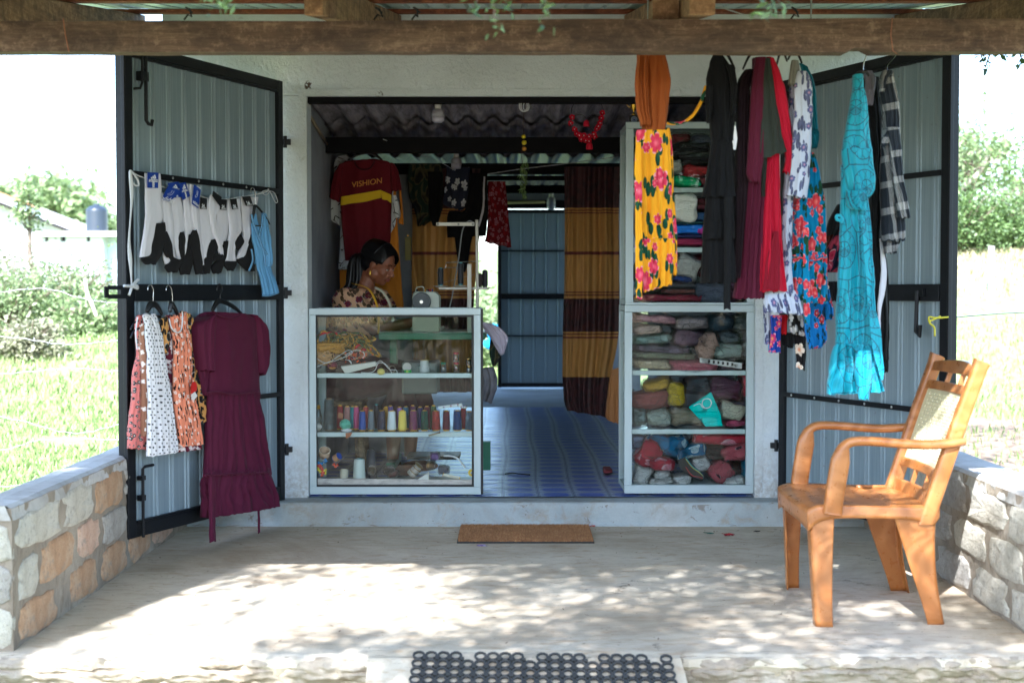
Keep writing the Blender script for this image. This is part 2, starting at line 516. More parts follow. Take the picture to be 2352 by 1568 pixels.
M['stoneB'] = stone('orange_stone', S(160,124,92), S(186,150,116), S(198,172,144))
M['stoneC'] = stone('peach_stone', S(186,148,122), S(204,170,146), S(214,190,168))
M['stoneD'] = stone('grey_stone', S(140,134,124), S(170,164,154), S(190,186,176))
# woods
M['beam'] = wood('rough_brown_timber', S(62,44,34), S(92,70,54), S(124,102,82))
M['rafter'] = wood('sawn_rafter_timber', S(96,68,44), S(140,106,74), S(172,138,102), sc=(14,1.2,14))
M['purlin'] = wood('reddish_purlin_timber', S(84,42,24), S(124,66,40), S(150,90,58))
# metals
def paintmetal(name, col, rough, chips=None, bs=0.15):
 t = NT(name); ob = t.co('Object')
 n1 = t.noise(ob, 5,5,0.6); n2 = t.noise(ob, 45,5,0.7)
 c = t.mix(t.math('MULTIPLY', n1,0.35), col, tuple(min(1, x * 1.9 + 0.01) for x in col[:3]) + (1,))
 if chips is not None: c = t.mix(t.ramp(n2,(0.69,0.0),(0.72,0.8)), c, chips)
 t.bsdf(c, t.math('ADD', rough - 0.1, t.math('MULTIPLY', n2,0.25)), t.bump(n2, bs, 0.003), Specular_IOR_Level=0.3)
 return t.m
M['black'] = paintmetal('black_painted_steel', S(13,16,21),0.45, S(70,68,66))
M['black2'] = plain('dark_steel', S(7,7,9),0.7,0,0.05, Specular_IOR_Level=0.15)
M['sheet'] = None
t = NT('galvanised_grey_sheet'); ob = t.co('Object')
st = t.noise(t.mp(ob, (26,26,0.7)),3,4,0.6)
c = t.mix(t.ramp(st, (0.35,0.0),(0.7,0.6)), S(128,146,156), S(158,174,182))
c = t.mix(t.ramp(t.noise(ob, 24,6,0.72),(0.65,0.0),(0.72,0.6)), c, S(100,84,72))
t.bsdf(c, t.math('ADD', 0.42, t.math('MULTIPLY', t.noise(ob, 9,4),0.2)), t.bump(st, 0.1,0.003), Metallic=0.25)
M['sheet'] = t.m
t = NT('asbestos_roof'); ob = t.co('Object')
st = t.noise(t.mp(ob, (9,1.1,9)),3,6,0.7,0.4)
c = t.ramp(st, (0.3, S(78,74,80)),(0.52, S(132,128,138)),(0.72, S(162,158,164)))
t.bsdf(c, 0.85, t.bump(t.noise(ob, 50,5),0.5,0.006)); M['asb'] = t.m
t = NT('porch_roof_sheet'); ob = t.co('Object')
c = t.mix(t.ramp(t.noise(t.mp(ob, (2,9,2)),3,5),(0.4,0.0),(0.7,1.0)), S(150,176,180), S(196,208,206))
t.bsdf(c, 0.45, t.bump(t.noise(ob, 30,4),0.2,0.003), Metallic=0.2); M['proof'] = t.m
M['alu'] = plain('brushed_aluminium', S(170,186,190),0.42,0.15,0.05)
M['gasket'] = plain('black_rubber', S(24,26,28),0.6)
M['steel'] = plain('bright_steel', S(190,190,188),0.25,0.9)
M['screw'] = plain('zinc_screw', S(200,200,196),0.35,0.8)
M['blackplastic'] = plain('black_plastic', S(20,20,22),0.35)
M['whiteplastic'] = plain('white_plastic', S(214,214,210),0.4)
M['string'] = plain('white_string', S(196,200,204),0.8)
M['greenstring'] = plain('green_cord', S(40,96,86),0.7)
M['wire'] = plain('galvanised_wire', S(160,162,162),0.5,0.5)
M['rubber'] = plain('grey_black_rubber', S(56,56,55),0.65,0,0.2,0.3,90)
# glass: a clear pane that mirrors at grazing angles
def glass(name, tint, refl=1.0, ior=1.5, rough=0.0, haze=0.03):
 t = NT(name)
 tr = t.n('ShaderNodeBsdfTransparent'); tr.inputs[0].default_value = tint
 gl = t.n('ShaderNodeBsdfGlossy'); gl.inputs['Roughness'].default_value = rough; gl.inputs['Color'].default_value = (1,1,1,1)
 df = t.n('ShaderNodeBsdfDiffuse'); df.inputs[0].default_value = S(150,156,156)
 ob = t.co('Object')
 dust = t.math('MULTIPLY', t.ramp(t.noise(ob, 7,7,0.75,1.0),(0.45,0.0),(0.8,1.0)), haze * 2)
 fr = t.n('ShaderNodeFresnel'); fr.inputs[0].default_value = ior
 a = t.n('ShaderNodeMixShader'); t.t.links.new(t.math('MULTIPLY', fr.outputs[0], refl, clamp=True), a.inputs[0])
 t.t.links.new(tr.outputs[0], a.inputs[1]); t.t.links.new(gl.outputs[0], a.inputs[2])
 b = t.n('ShaderNodeMixShader'); t.t.links.new(dust, b.inputs[0]); t.t.links.new(a.outputs[0], b.inputs[1]); t.t.links.new(df.outputs[0], b.inputs[2])
 t.surf(b.outputs[0])
 return t.m
M['glass'] = glass('cabinet_glass', (0.95,0.975,0.965,1),0.2,1.5,0.0,0.003)
M['jar'] = glass('clear_jar_plastic', (0.96,0.97,0.97,1),1.6,1.5,0.08,0.02)
t = NT('crinkled_clear_plastic'); ob = t.co('UV')
tr = t.n('ShaderNodeBsdfTransparent'); tr.inputs[0].default_value = (0.975,0.98,0.985,1)
gl = t.n('ShaderNodeBsdfGlossy'); gl.inputs['Roughness'].default_value = 0.12
w1 = t.vor(t.mp(t.co('Object'),(1,1,1)),26, 'DISTANCE_TO_EDGE'); w2 = t.noise(t.co('Object'),38,3,0.6,2.0)
bp = t.bump(t.math('ADD', t.math('MULTIPLY', t.ramp(w1.outputs['Distance'], (0,0.0),(0.12,1.0)),0.7), w2),1.0,0.02)
t.put(gl.inputs['Normal'], bp)
fr = t.n('ShaderNodeFresnel'); fr.inputs[0].default_value = 1.45; t.put(fr.inputs['Normal'], bp)
a = t.n('ShaderNodeMixShader'); t.t.links.new(t.math('ADD', t.math('MULTIPLY', fr.outputs[0], 0.7),0.0, clamp=True), a.inputs[0])
t.t.links.new(tr.outputs[0], a.inputs[1]); t.t.links.new(gl.outputs[0], a.inputs[2]); t.surf(a.outputs[0])
M['bag'] = t.m
# leaves, with some light coming through
def leafmat(name, a, b, tr=0.35, rough=0.5):
 t = NT(name);
 rn = t.n('ShaderNodeNewGeometry').outputs['Random Per Island']
 c = t.ramp(rn, (0.0, a),(1.0, b))
 p = t.n('ShaderNodeBsdfPrincipled'); t.put(p.inputs['Base Color'], c); p.inputs['Roughness'].default_value = rough
 tl = t.n('ShaderNodeBsdfTranslucent'); t.put(tl.inputs[0], t.mix(0.4, c, S(150,180,90)))
 mx = t.n('ShaderNodeMixShader'); mx.inputs[0].default_value = tr
 t.t.links.new(p.outputs[0], mx.inputs[1]); t.t.links.new(tl.outputs[0], mx.inputs[2]); t.surf(mx.outputs[0])
 return t.m
M['leaf'] = leafmat('green_leaf', S(66,88,48), S(104,128,72),0.22)
M['leafdark'] = leafmat('dark_green_leaf', S(30,54,34), S(62,92,52),0.25)
M['leafpale'] = leafmat('pale_green_leaf', S(96,116,76), S(146,160,112),0.22)
M['leafdry'] = leafmat('dry_leaf', S(112,112,88), S(150,148,120),0.15,0.8)
M['grassm'] = leafmat('grass_blade', S(104,130,70), S(164,180,120),0.2)
M['grassdry'] = leafmat('dry_grass_blade', S(140,132,96), S(176,168,128),0.2)
M['bark'] = wood('tree_bark', S(70,58,46), S(104,90,74), S(136,122,104), sc=(6,6,1.5))
M['palebark'] = plain('bleached_branch', S(190,178,158),0.8,0,0.1,0.4)
t = NT('meadow_ground'); ob = t.co('Object')
n1 = t.noise(ob, 0.7,6,0.65); n2 = t.noise(ob, 9,6,0.7)
c = t.ramp(n2,(0.3, S(84,102,58)),(0.5, S(122,138,84)),(0.7, S(150,160,112)))
c = t.mix(t.ramp(n1,(0.55,0.0),(0.7,0.7)), c, S(150,132,102))
gp = t.n('ShaderNodeNewGeometry').outputs['Position']
gx, gy, gz = t.sep(gp)
dx = t.math('SUBTRACT', gx, 4.6); dy = t.math('MULTIPLY', t.math('SUBTRACT', gy, 6.6),0.8)
dd = t.vm('LENGTH', t.comb(dx, dy, 0))
dm = t.ramp(t.math('ADD', t.math('MULTIPLY', dd, 0.4), t.math('MULTIPLY', n2,0.4)),(0.72,1.0),(0.95,0.0))
c = t.mix(dm, c, t.ramp(n2,(0.35, S(128,104,82)),(0.65, S(172,148,122))))
yard = t.ramp(t.math('MULTIPLY', t.math('ADD', gy, t.math('MULTIPLY', n2,2.0)),-0.1),(0.30,0.0),(0.42,1.0))
c = t.mix(t.math('MULTIPLY', yard, 0.9), c, t.ramp(n2,(0.35, S(120,100,82)),(0.65, S(150,130,108))))
bank = t.math('MULTIPLY', t.math('MULTIPLY', t.ramp(t.math('MULTIPLY', gy, 0.05),(0.66,0.0),(0.72,1.0)), t.math('GREATER_THAN', gx, 2.5)),0.8)
c = t.mix(bank, c, S(176,166,142))
t.bsdf(c, 0.95, t.bump(n2,0.8,0.05)); M['ground'] = t.m
# ------------------------------------------------------------------ terrain
def sst(a, b, x):
 x = min(max((x - a) / (b - a),0),1); return x * x * (3 - 2 * x)
def gz_(x, y):
 z = -0.48 + 0.036 * max(0, y - 1.0)
 z += 1.75 * sst(9.5,15.5, y) * sst(1.0,3.5, x) * (1 - sst(25,50, y) * 0.6)
 z += 0.9 * sst(8,17, y) * (1 - sst(-4.2,-2.6, x)) * (1 - sst(18,32, y))
 z += 0.10 * nz(x * 0.35, y * 0.35) * sst(2.0,5.0, abs(x) + max(0,-y - 3) + max(0, y - 9.5)) + 0.03 * nz(x * 1.7, y * 1.7,4) * sst(2,3, abs(x))
 return z
xs = sorted(set([round(-120 + 12 * i, 3) for i in range(21)] + [round(-12 + 0.4 * i, 3) for i in range(61)]))
ys = sorted(set([round(-60 + 6 * i, 3) for i in range(10)] + [round(-6 + 0.4 * i, 3) for i in range(80)] + [28 + 8 * i for i in range(28)]))
m = MB()
vs = [(x, y, gz_(x, y)) for y in ys for x in xs]
nx = len(xs)
m.add(vs, [(j * nx + i, j * nx + i + 1,(j + 1) * nx + i + 1,(j + 1) * nx + i) for j in range(len(ys) - 1) for i in range(nx - 1)])
m.build('ground', M['ground'], kind='structure', smooth=True, org=(0,0,0))
# ------------------------------------------------------------------ porch floor with a crumbled front lip
PX0, PX1, PYF = -1.86,2.06,-2.72
SX0, SX1 = at(846,1512, PYF).x, at(1566,1512, PYF).x
m = MB()
def slab(u, v):
 x = PX0 + (PX1 - PX0) * u
 lip = 0.020 * nz(x * 6,3.1) + 0.012 * nz(x * 23,1.7)
 prof = [(-0.02,0.0),(-1.6,0.0),(PYF + 0.10,0.0),(PYF + 0.03,-0.002),(PYF + lip, -0.012),(PYF - 0.006 + lip * 1.2,-0.035 - 0.01 * abs(nz(x * 15,9))),
   (PYF + 0.01 + lip, -0.055 - 0.022 * abs(nz(x * 11,5))),(PYF + 0.07,-0.075),(PYF + 0.4,-0.08)]
 k = v * (len(prof) - 1); i = min(int(k), len(prof) - 2); f = k - i
 y = prof[i][0] * (1 - f) + prof[i + 1][0] * f; z = prof[i][1] * (1 - f) + prof[i + 1][1] * f
 return (x, y, z + 0.002 * nz(x * 1.2, y * 1.2) * (1 if v < 0.2 else 0))
m.grid(slab, 260,8)
m.build('porch_floor', M['floorc'], kind='structure', smooth=False)
# cement step block in the middle and its sloping top
m = MB()
def stp(u, v):
 x = SX0 + (SX1 - SX0) * u
 e = 0.018 * nz(x * 9, v * 7)
 prof = [(PYF + 0.06,0.0035),(PYF - 0.02,-0.004),(PYF - 0.31,-0.175),(PYF - 0.34,-0.21),(PYF - 0.35,-0.48)]
 k = v * 4; i = min(int(k),3); f = k - i
 return (x + (e if u in (0.0,1.0) else 0), prof[i][0] * (1 - f) + prof[i + 1][0] * f + e * 0.3, prof[i][1] * (1 - f) + prof[i + 1][1] * f + 0.004 * nz(x * 5, v * 9,2))
m.grid(stp, 40,24)
for x in (SX0, SX1):
 m.add([(x, PYF + 0.06,0.003),(x, PYF - 0.31,-0.175),(x, PYF - 0.35,-0.21),(x, PYF - 0.35,-0.5),(x, PYF + 0.06,-0.5)], [(0,1,2,3,4)])
m.build('entrance_step', M['floorc'], kind='structure')
# irregular stones -------------------------------------------------
def stone_mesh(m, c, ux, uz, un, L, H, D, seed, k=18):
 """a rough block face: outline in the (ux, uz) plane, bulging along un"""
 c = Vector(c); ux = Vector(ux); uz = Vector(uz); un = Vector(un)
 out = []
 for i in range(k):
  a = 2 * PI * i / k
  cx, cz = math.cos(a), math.sin(a)
  s_ = 1.0 / max(abs(cx), abs(cz)) ** 0.93
  r_ = 1 + 0.26 * nz(cx * 1.9 + seed, cz * 1.9, seed * 1.3) + 0.05 * nz(cx * 6 + seed, cz * 6, seed)
  out.append((cx * s_ * r_ * L / 2, cz * s_ * r_ * H / 2))
 rings = [(1.0,-D),(1.0,-0.002),(0.965,0.004),(0.82,0.008),(0.5,0.010)]
 vs = []
 for sc, h in rings:
  for a, b in out:
   w = 0.004 * nz(a * 22 + seed, b * 22, h * 9) if h > 0 else 0
   vs.append(c + ux * (a * sc) + uz * (b * sc) + un * (h + w))
 n = len(out)
 fs = [(i * n + q, i * n + (q + 1) % n, (i + 1) * n + (q + 1) % n, (i + 1) * n + q) for i in range(len(rings) - 1) for q in range(n)]
 vs.append(c + un * 0.010); fs += [((len(rings) - 1) * n + q, (len(rings) - 1) * n + (q + 1) % n, len(vs) - 1) for q in range(n)]
 m.add(vs, fs)
def rough_box(m, x0, x1, y0, y1, z0, z1, step=0.03, amp=0.006):
 def face(o, a, b, n_):
  la = Vector(a).length; lb = Vector(b).length
  na = max(1, int(la / step)); nb = max(1, int(lb / step))
  N = Vector(n_)
  def fn(u, v):
   p = Vector(o) + Vector(a) * u + Vector(b) * v
   e = min(u, 1 - u, v, 1 - v)
   w = amp * (nz(p.x * 14, p.y * 14, p.z * 14) + 0.6 * nz(p.x * 40, p.y * 40, p.z * 40)) if e > 0 else 0
   return p + N * w
  m.grid(fn, na, nb)
 dx, dy, dz = x1 - x0, y1 - y0, z1 - z0
 face((x0, y0, z0),(dx, 0,0),(0,0, dz),(0,-1,0)); face((x1, y1, z0),(-dx, 0,0),(0,0, dz),(0,1,0))
 face((x0, y1, z0),(0,-dy, 0),(0,0, dz),(-1,0,0)); face((x1, y0, z0),(0, dy, 0),(0,0, dz),(1,0,0))
 face((x0, y0, z1),(dx, 0,0),(0, dy, 0),(0,0,1))
# low side walls of the porch --------------------------------------
def low_wall(label, x0, x1, inner, sgn, rows, zt, name='low_block_wall'):
 w = thing(name, ((x0 + x1) / 2,-1.35,0), label, 'wall')
 m = MB(); rough_box(m, x0, x1,-2.66,0.0,-0.5, zt - 0.01,0.03,0.007)
 m.build('mortar_core', M['mortar'], w)
 m = MB()
 def cop(u, v):
  y = -2.665 + 2.66 * u
  e = 0.006 * nz(y * 9, v * 5) + 0.004 * nz(y * 30, v * 3)
  prof = [(x0 - 0.004 + e, zt - 0.05),(x0 + e, zt - 0.012),(x0 + 0.02, zt),((x0 + x1) / 2, zt + 0.004),(x1 - 0.02, zt),(x1 + e, zt - 0.012),(x1 + 0.005 + e, zt - 0.05 - 0.01 * abs(nz(y * 7,2)))]
  k = v * 6; i = min(int(k),5); f = k - i
  return (prof[i][0] * (1 - f) + prof[i + 1][0] * f, y, prof[i][1] * (1 - f) + prof[i + 1][1] * f + 0.003 * nz(y * 6, v * 4,3))
 m.grid(cop, 110,12)
 m.add([(x0,-2.668, zt - 0.05),(x1,-2.668, zt - 0.05),(x1 - 0.02,-2.668, zt),(x0 + 0.02,-2.668, zt)], [(0,1,2,3)])
 m.build('coping', M['coping'], w)
 k = 0
 for (d0, d1, z0, z1, mt) in rows:
  k += 1
  m = MB(); stone_mesh(m, (inner, (d0 + d1) / 2 - 7.37,(z0 + z1) / 2),(0,1,0),(0,0,1),(sgn, 0,0), d1 - d0, z1 - z0,0.02, k * 2.17 + sgn)
  m.build('stone', M[mt], w)
 # end face stones
 for (z0, z1, mt) in ((0.30,0.43, 'stoneA'),(0.16,0.285, 'stoneD'),(0.01,0.145, 'stoneA')):
  k += 1
  m = MB(); stone_mesh(m, ((x0 + x1) / 2,-2.66,(z0 + z1) / 2),(1,0,0),(0,0,1),(0,-1,0),(x1 - x0) * 0.94, z1 - z0,0.02, k * 1.7)
  m.build('stone', M[mt], w)
 return w
LXI = -1.665
low_wall('low cement and stone block wall under the left metal door', LXI - 0.165, LXI, LXI, 1, [
 (4.76,5.19,0.315,0.445, 'stoneA'),(5.23,5.62,0.31,0.45, 'stoneA'),(5.66,6.04,0.31,0.45, 'stoneB'),(6.09,6.45,0.31,0.44, 'stoneD'),(6.5,6.95,0.31,0.44, 'stoneA'),
 (4.77,4.95,0.15,0.29, 'stoneA'),(5.0,5.36,0.155,0.30, 'stoneB'),(5.42,5.70,0.165,0.30, 'stoneC'),(5.76,6.1,0.16,0.29, 'stoneD'),(6.15,6.45,0.16,0.29, 'stoneD'),(6.5,6.85,0.16,0.29, 'stoneB'),
 (4.77,5.14,0.005,0.135, 'stoneB'),(5.32,5.66,0.01,0.145, 'stoneB'),(5.74,6.1,0.01,0.145, 'stoneB'),(6.16,6.5,0.01,0.14, 'stoneB'),(6.56,6.95,0.01,0.14, 'stoneC')], 0.487)
RXI = 1.80
low_wall('low sunlit stone block wall beside the plastic chair', RXI, RXI + 0.22, RXI, -1, [
 (4.75,5.1,0.31,0.44, 'stoneA'),(5.15,5.55,0.31,0.44, 'stoneA'),(5.6,6.0,0.31,0.44, 'stoneD'),(6.05,6.45,0.31,0.44, 'stoneA'),(6.5,6.95,0.31,0.44, 'stoneA'),
 (4.74,4.93,0.16,0.29, 'stoneD'),(4.98,5.32,0.16,0.29, 'stoneA'),(5.38,5.74,0.16,0.29, 'stoneA'),(5.8,6.2,0.16,0.29, 'stoneD'),(6.26,6.7,0.16,0.29, 'stoneC'),
 (4.75,5.08,0.01,0.14, 'stoneA'),(5.13,5.5,0.01,0.14, 'stoneA'),(5.56,5.98,0.01,0.14, 'stoneD'),(6.04,6.4,0.01,0.14, 'stoneD'),(6.46,6.9,0.01,0.14, 'stoneA')], 0.485)
# foundation under the slab
w = thing('foundation_wall', (0, PYF + 0.05,-0.5), 'rough stone foundation under the front edge of the porch floor', 'wall')
m = MB(); rough_box(m, PX0, PX1, PYF + 0.05, PYF + 0.3,-0.5,-0.06,0.04,0.008); m.build('mortar_core', M['mortar'], w)
x = PX0 + 0.02; k = 0
for row, (z0, z1) in enumerate(((-0.215,-0.085),(-0.36,-0.235),(-0.5,-0.38))):
 x = PX0 + 0.02 - 0.1 * row
 while x < PX1 - 0.15:
  L = rnd.uniform(0.22,0.42); k += 1
  if not (x + L > SX0 + 0.02 and x < SX1 - 0.02) and x > PX0:
   m = MB(); stone_mesh(m, (x + L / 2, PYF + 0.05,(z0 + z1) / 2),(1,0,0),(0,0,1),(0,-1,0), L, z1 - z0,0.03, k * 3.1)
   m.build('stone', M[rnd.choice(['stoneB', 'stoneC', 'stoneA', 'stoneB'])], w)
  x += L + 0.03
# ------------------------------------------------------------------ shop building
B = thing('shop_building', (0.1,0,0), 'white plastered shop building with a wide open front between metal doors', 'building')
OX0, OX1, OZ = -1.063,1.266,2.207
WT = 0.16
m = MB()
def plate(m, x0, x1, z0, z1, y0=0.0, y1=WT):
 m.box(x0, x1, y0, y1, z0, z1)
# front wall in one ring (left pier, right pier, head) with separate volumes butted
plate(m, -1.80, OX0,0.0, OZ); plate(m, OX1,2.08,0.0, OZ); plate(m, -1.80,2.08, OZ, 2.75)
m.build('front_wall', M['plaster'], B, bevel=0.006)
m = MB()   # slightly proud reveal band round the opening
m.box(OX0 - 0.035, OX0 + 0.004,-0.004, WT + 0.002,0.128, OZ - 0.004); m.box(OX0 - 0.035, OX1 + 0.035,-0.004, WT + 0.002, OZ - 0.004, OZ + 0.03)
m.box(OX1 - 0.004, OX1 + 0.035,-0.004, WT + 0.002,0.128, OZ - 0.004)
m.build('reveal', M['plaster'], B)
IXL, IXR, PYW, BYW = -1.085,1.42,2.05,8.30
m = MB(); m.box(IXL - 0.15, IXL, WT, 7.5,0,2.6); m.build('side_wall', M['inwall'], B)  # side walls stop short of the rear wall, gaps added for light
m = MB(); m.box(IXR, IXR + 0.15, WT, 7.5,0,2.6); m.build('side_wall', M['inwall'], B)
m = MB(); m.box(-1.80,-1.65, WT, 7.5,0,2.5); m.build('side_wall', M['plaster'], B)
m = MB(); m.box(1.93,2.08, WT, 7.5,0,2.5); m.build('side_wall', M['plaster'], B)
m = MB()
m.box(IXL, -0.66, PYW, PYW + 0.12,0,2.02); m.build('partition_wall', M['inwall'], B)
m = MB(); m.box(1.0, IXR, PYW, PYW + 0.12,0,2.02); m.build('partition_wall', M['inwall'], B)
# the far wall with its door opening
DZT = 2.10
dxl, dxr = -0.8, at(1296,890,8.2).x  # opening widened out of sight to let more daylight inside
m = MB(); m.box(IXL, dxl, BYW, BYW + 0.12,0,2.6); m.box(dxr, IXR, BYW, BYW + 0.12,0,2.6); m.box(dxl, dxr, BYW, BYW + 0.12, DZT + 0.06,2.6)
m.build('rear_wall', M['inwall'], B)
# corrugated roof sheets, rising and falling as seen
def corr(name, x0, x1, y0, y1, z0, z1, pitch, amp, mat, ny=6, over=0.0):
 m = MB(); nxx = int((x1 - x0) / pitch * 12)
 for side in (0,0.006):
  m.grid(lambda u, v: (x0 + (x1 - x0) * u, y0 + (y1 - y0) * v, z0 + (z1 - z0) * v + side + amp * math.sin(2 * PI * (x0 + (x1 - x0) * u) / pitch)), nxx, ny)
 return m.build(name, mat, B, smooth=True)
zc = lambda y: 2.235 - 0.055 * (y)
for (a, b) in ((-1.6,-0.52),(-0.53,0.56),(0.55,1.60)):
 corr('roof_sheet', a, b, 0.12,1.30, zc(0.12) + (0.008 if a == -0.53 else 0), zc(1.30) + (0.008 if a == -0.53 else 0),0.146,0.024, M['asb'])
 corr('roof_sheet', a + 0.2, b + 0.2,0.87,2.12, zc(0.87) - 0.014, zc(2.12) - 0.014,0.146,0.024, M['asb'])
for (a, b) in ((-1.3,-0.25),(-0.26,0.80),(0.79,1.6)):
 corr('roof_sheet', a, b, 2.0,5.4,2.096,2.22,0.146,0.026, M['proof'])
 corr('roof_sheet', a, b, 5.2,8.6,2.22,2.36,0.146,0.026, M['asb'])
# purlins and headers
pz1, pz0 = at(900,315,0.93).z, at(900,351,0.93).z
m = MB(); m.box(IXL, IXR, 0.93,0.99, pz0, pz1); m.build('purlin', M['black2'], B, bevel=0.003)
m = MB(); m.box(IXL, IXR, 1.98,2.045,1.965,2.035); m.build('purlin', M['black2'], B, bevel=0.003)
m = MB(); m.box(-0.66,1.0,2.52,2.56, at(1200,414,2.52).z, at(1200,404,2.52).z); m.build('purlin', M['black2'], B)
m = MB(); m.box(IXL, IXR, 5.2,5.28,2.06,2.13); m.build('purlin', M['black2'], B)
m = MB(); m.box(-0.4, dxr + 0.1,8.22,8.298, DZT, DZT + 0.09); m.build('purlin', M['black2'], B)
# steel head of the door frame
m = MB(); m.box(OX0 + 0.005, OX1 - 0.005,0.03,0.09, OZ - 0.036, OZ - 0.005); m.build('door_head', M['black2'], B)
m = MB(); m.tube([at(1132,466,7.9), at(1252,464,7.9)], 0.014,8); m.build('cable_conduit', plain('yellowed_conduit', S(190,180,120),0.5), B, smooth=True)
m = MB(); m.tube([(IXL + 0.012,0.2,2.13),(IXL + 0.012,0.9,2.05)], 0.009,6); m.build('cable_conduit', plain('beige_conduit', S(140,130,110),0.5), B, smooth=True)
# cement plinth step in front
m = MB()
def plinth(u, v):
 x = -1.66 + 3.46 * u
 prof = [(0.0,0.1255),(-0.11,0.1235),(-0.135,0.120),(-0.143,0.108),(-0.145,0.02),(-0.152,0.0)]
 k = v * 5; i = min(int(k),4); f = k - i
 return (x, prof[i][0] * (1 - f) + prof[i + 1][0] * f + 0.002 * nz(x * 3, v * 3), prof[i][1] * (1 - f) + prof[i + 1][1] * f + 0.0015 * nz(x * 4, v * 2,3))
m.grid(plinth, 120,20); m.build('plinth_step', M['stepc'], kind='structure', smooth=True)
# shop floor
t = NT('blue_printed_linoleum'); uv = t.co('UV')
ux, uy, _ = t.sep(uv)
P_ = 0.1865
wx = t.math('ADD', ux, t.math('MULTIPLY', t.math('SINE', t.math('MULTIPLY', uy, 2.6)),0.008))
fx = t.math('SUBTRACT', t.math('FRACT', t.math('DIVIDE', wx, P_)),0.5); fy = t.math('SUBTRACT', t.math('FRACT', t.math('DIVIDE', uy, P_)),0.5)
ax_ = t.math('ABSOLUTE', fx); ay = t.math('ABSOLUTE', fy)
ov = t.math('ADD', t.math('MAXIMUM', ax_, ay), t.math('MULTIPLY', t.math('ADD', ax_, ay),0.42))
inov = t.math('LESS_THAN', ov, 0.54)
ring = t.math('MULTIPLY', t.math('GREATER_THAN', ov, 0.58), t.math('LESS_THAN', ov, 0.61))
stripe = t.math('GREATER_THAN', t.math('SINE', t.math('MULTIPLY', ux, 900)),0.2)
lines = t.math('MAXIMUM', t.math('GREATER_THAN', ax_, 0.488), t.math('GREATER_THAN', ay, 0.488))
thin = t.math('LESS_THAN', t.math('ABSOLUTE', t.math('SUBTRACT', t.math('MAXIMUM', ax_, ay),0.462)),0.010)
c = t.mix(inov, S(172,188,212), t.mix(stripe, S(60,90,190), S(102,128,210)))
c = t.mix(ring, c, S(92,108,160)); c = t.mix(thin, c, S(108,124,150)); c = t.mix(lines, c, S(50,66,130))
n1 = t.noise(uv, 5,6,0.7)
c = t.mix(t.ramp(n1,(0.5,0.0),(0.8,0.35)), c, S(86,96,110))
wav = t.noise(t.mp(uv, (0.7,2.2,1)),3.0,3,0.5)
t.bsdf(c, t.math('ADD', 0.24, t.math('MULTIPLY', n1,0.22)), t.bump(wav, 0.3,0.05), Specular_IOR_Level=0.4)
m = MB()
m.grid(lambda u, v: (IXL + (IXR - IXL) * u, 0.004 + 5.7 * v, 0.1305 + 0.002 * nz(u * 9, v * 14) * (1 if v > 0.02 else 0)),30,60, uvfn=lambda u, v: (IXL + (IXR - IXL) * u + 0.045,5.7 * v + 0.02))
m.build('shop_floor', t.m, kind='structure', smooth=True)
m = MB(); m.box(IXL, IXR, 0.01,8.9,0.0,0.122); m.build('inner_floor_slab', M['stepc'], kind='structure')
# ------------------------------------------------------------------ steel doors
def corr_panel(m, W, z0, z1, y, pitch, seed=0, frame=0.0):
 """profiled sheet in door space: x along, z up; narrow ribs"""
 prof = []; x = 0.03
 while x < W - 0.03:
  prof += [(x, 0),(x + pitch * 0.62,0),(x + pitch * 0.66,-0.010),(x + pitch * 0.74,-0.010),(x + pitch * 0.78,0),(x + pitch * 0.84,0),(x + pitch * 0.87,-0.005),(x + pitch * 0.91,-0.005),(x + pitch * 0.94,0)]
  x += pitch
 prof = [(min(a, W - 0.02), b) for a, b in prof]
 for th in (0,0.0025):
  vs = [(a, y + b + th, z) for z in (z0, z1) for a, b in prof]; n = len(prof)
  m.add(vs, [(i, i + 1, n + i + 1, n + i) for i in range(n - 1)])
def door_parts(W, H, mode):
 """returns list of (name, MB, mat, bevel) in door space, x from the hinge, the viewed face at -y"""
 out = []
 m = MB(); corr_panel(m, W, 0.03, H - 0.03,0.0,0.118); out.append(('sheet_panel', m, M['sheet'], 0))
 m = MB(); m.box(0,0.045,-0.02,0.025,0, H); out.append(('stile', m, M['black'], 0.003))
 m = MB(); m.box(W - 0.055, W, -0.02,0.03,0, H); m.box(W, W + 0.012,-0.028,-0.008,0.01, H - 0.01); out.append(('stile', m, M['black'], 0.003))
 m = MB(); m.box(0.0455, W - 0.0555,-0.018,0.022, H - 0.05, H); m.box(0.05, W - 0.06,-0.021,0.0, H - 0.062, H - 0.051); out.append(('rail', m, M['black'], 0.003))
 m = MB(); m.box(0.0455, W - 0.0555,-0.018,0.022,0,0.062); m.box(0.05, W - 0.06,-0.023,0.0,0.063,0.072); out.append(('rail', m, M['black'], 0.003))
 return out
def make_door(label, hinge, outer, z0, H, mode):
 """hinge/outer plan points; panel faces the camera"""
 h = Vector((hinge[0], hinge[1], 0)); o_ = Vector((outer[0], outer[1], 0)); d = (o_ - h); W = d.length; d.normalize()
 n = Vector((d.y, -d.x, 0))
 if n.dot(Vector((0,-7.37,0)) - h) < 0: n = -n
 def X(p): return h + d * p[0] - n * p[1] + Vector((0,0, z0 + p[2]))
 door = link('metal_door', None, (h.x, h.y, z0), B, label)
 def put(name, m, mat, parent=door, bevel=0, smooth=False):
  mm = MB(); mm.v = [tuple(X(p)) for p in m.v]; mm.f = m.f; mm.uv = m.uv; mm.mi = m.mi
  return mm.build(name, mat, parent, bevel=bevel, smooth=smooth)
 for nm, m, mt, bv in door_parts(W, H, mode): put(nm, m, mt, bevel=bv)
 return door, put, X, W
LH, LO = at(645,700,-0.05), at(282,700,-1.24)
LH = (LH.x, LH.y); LO = (LO.x, LO.y)
ZD, HD = 0.125,2.145
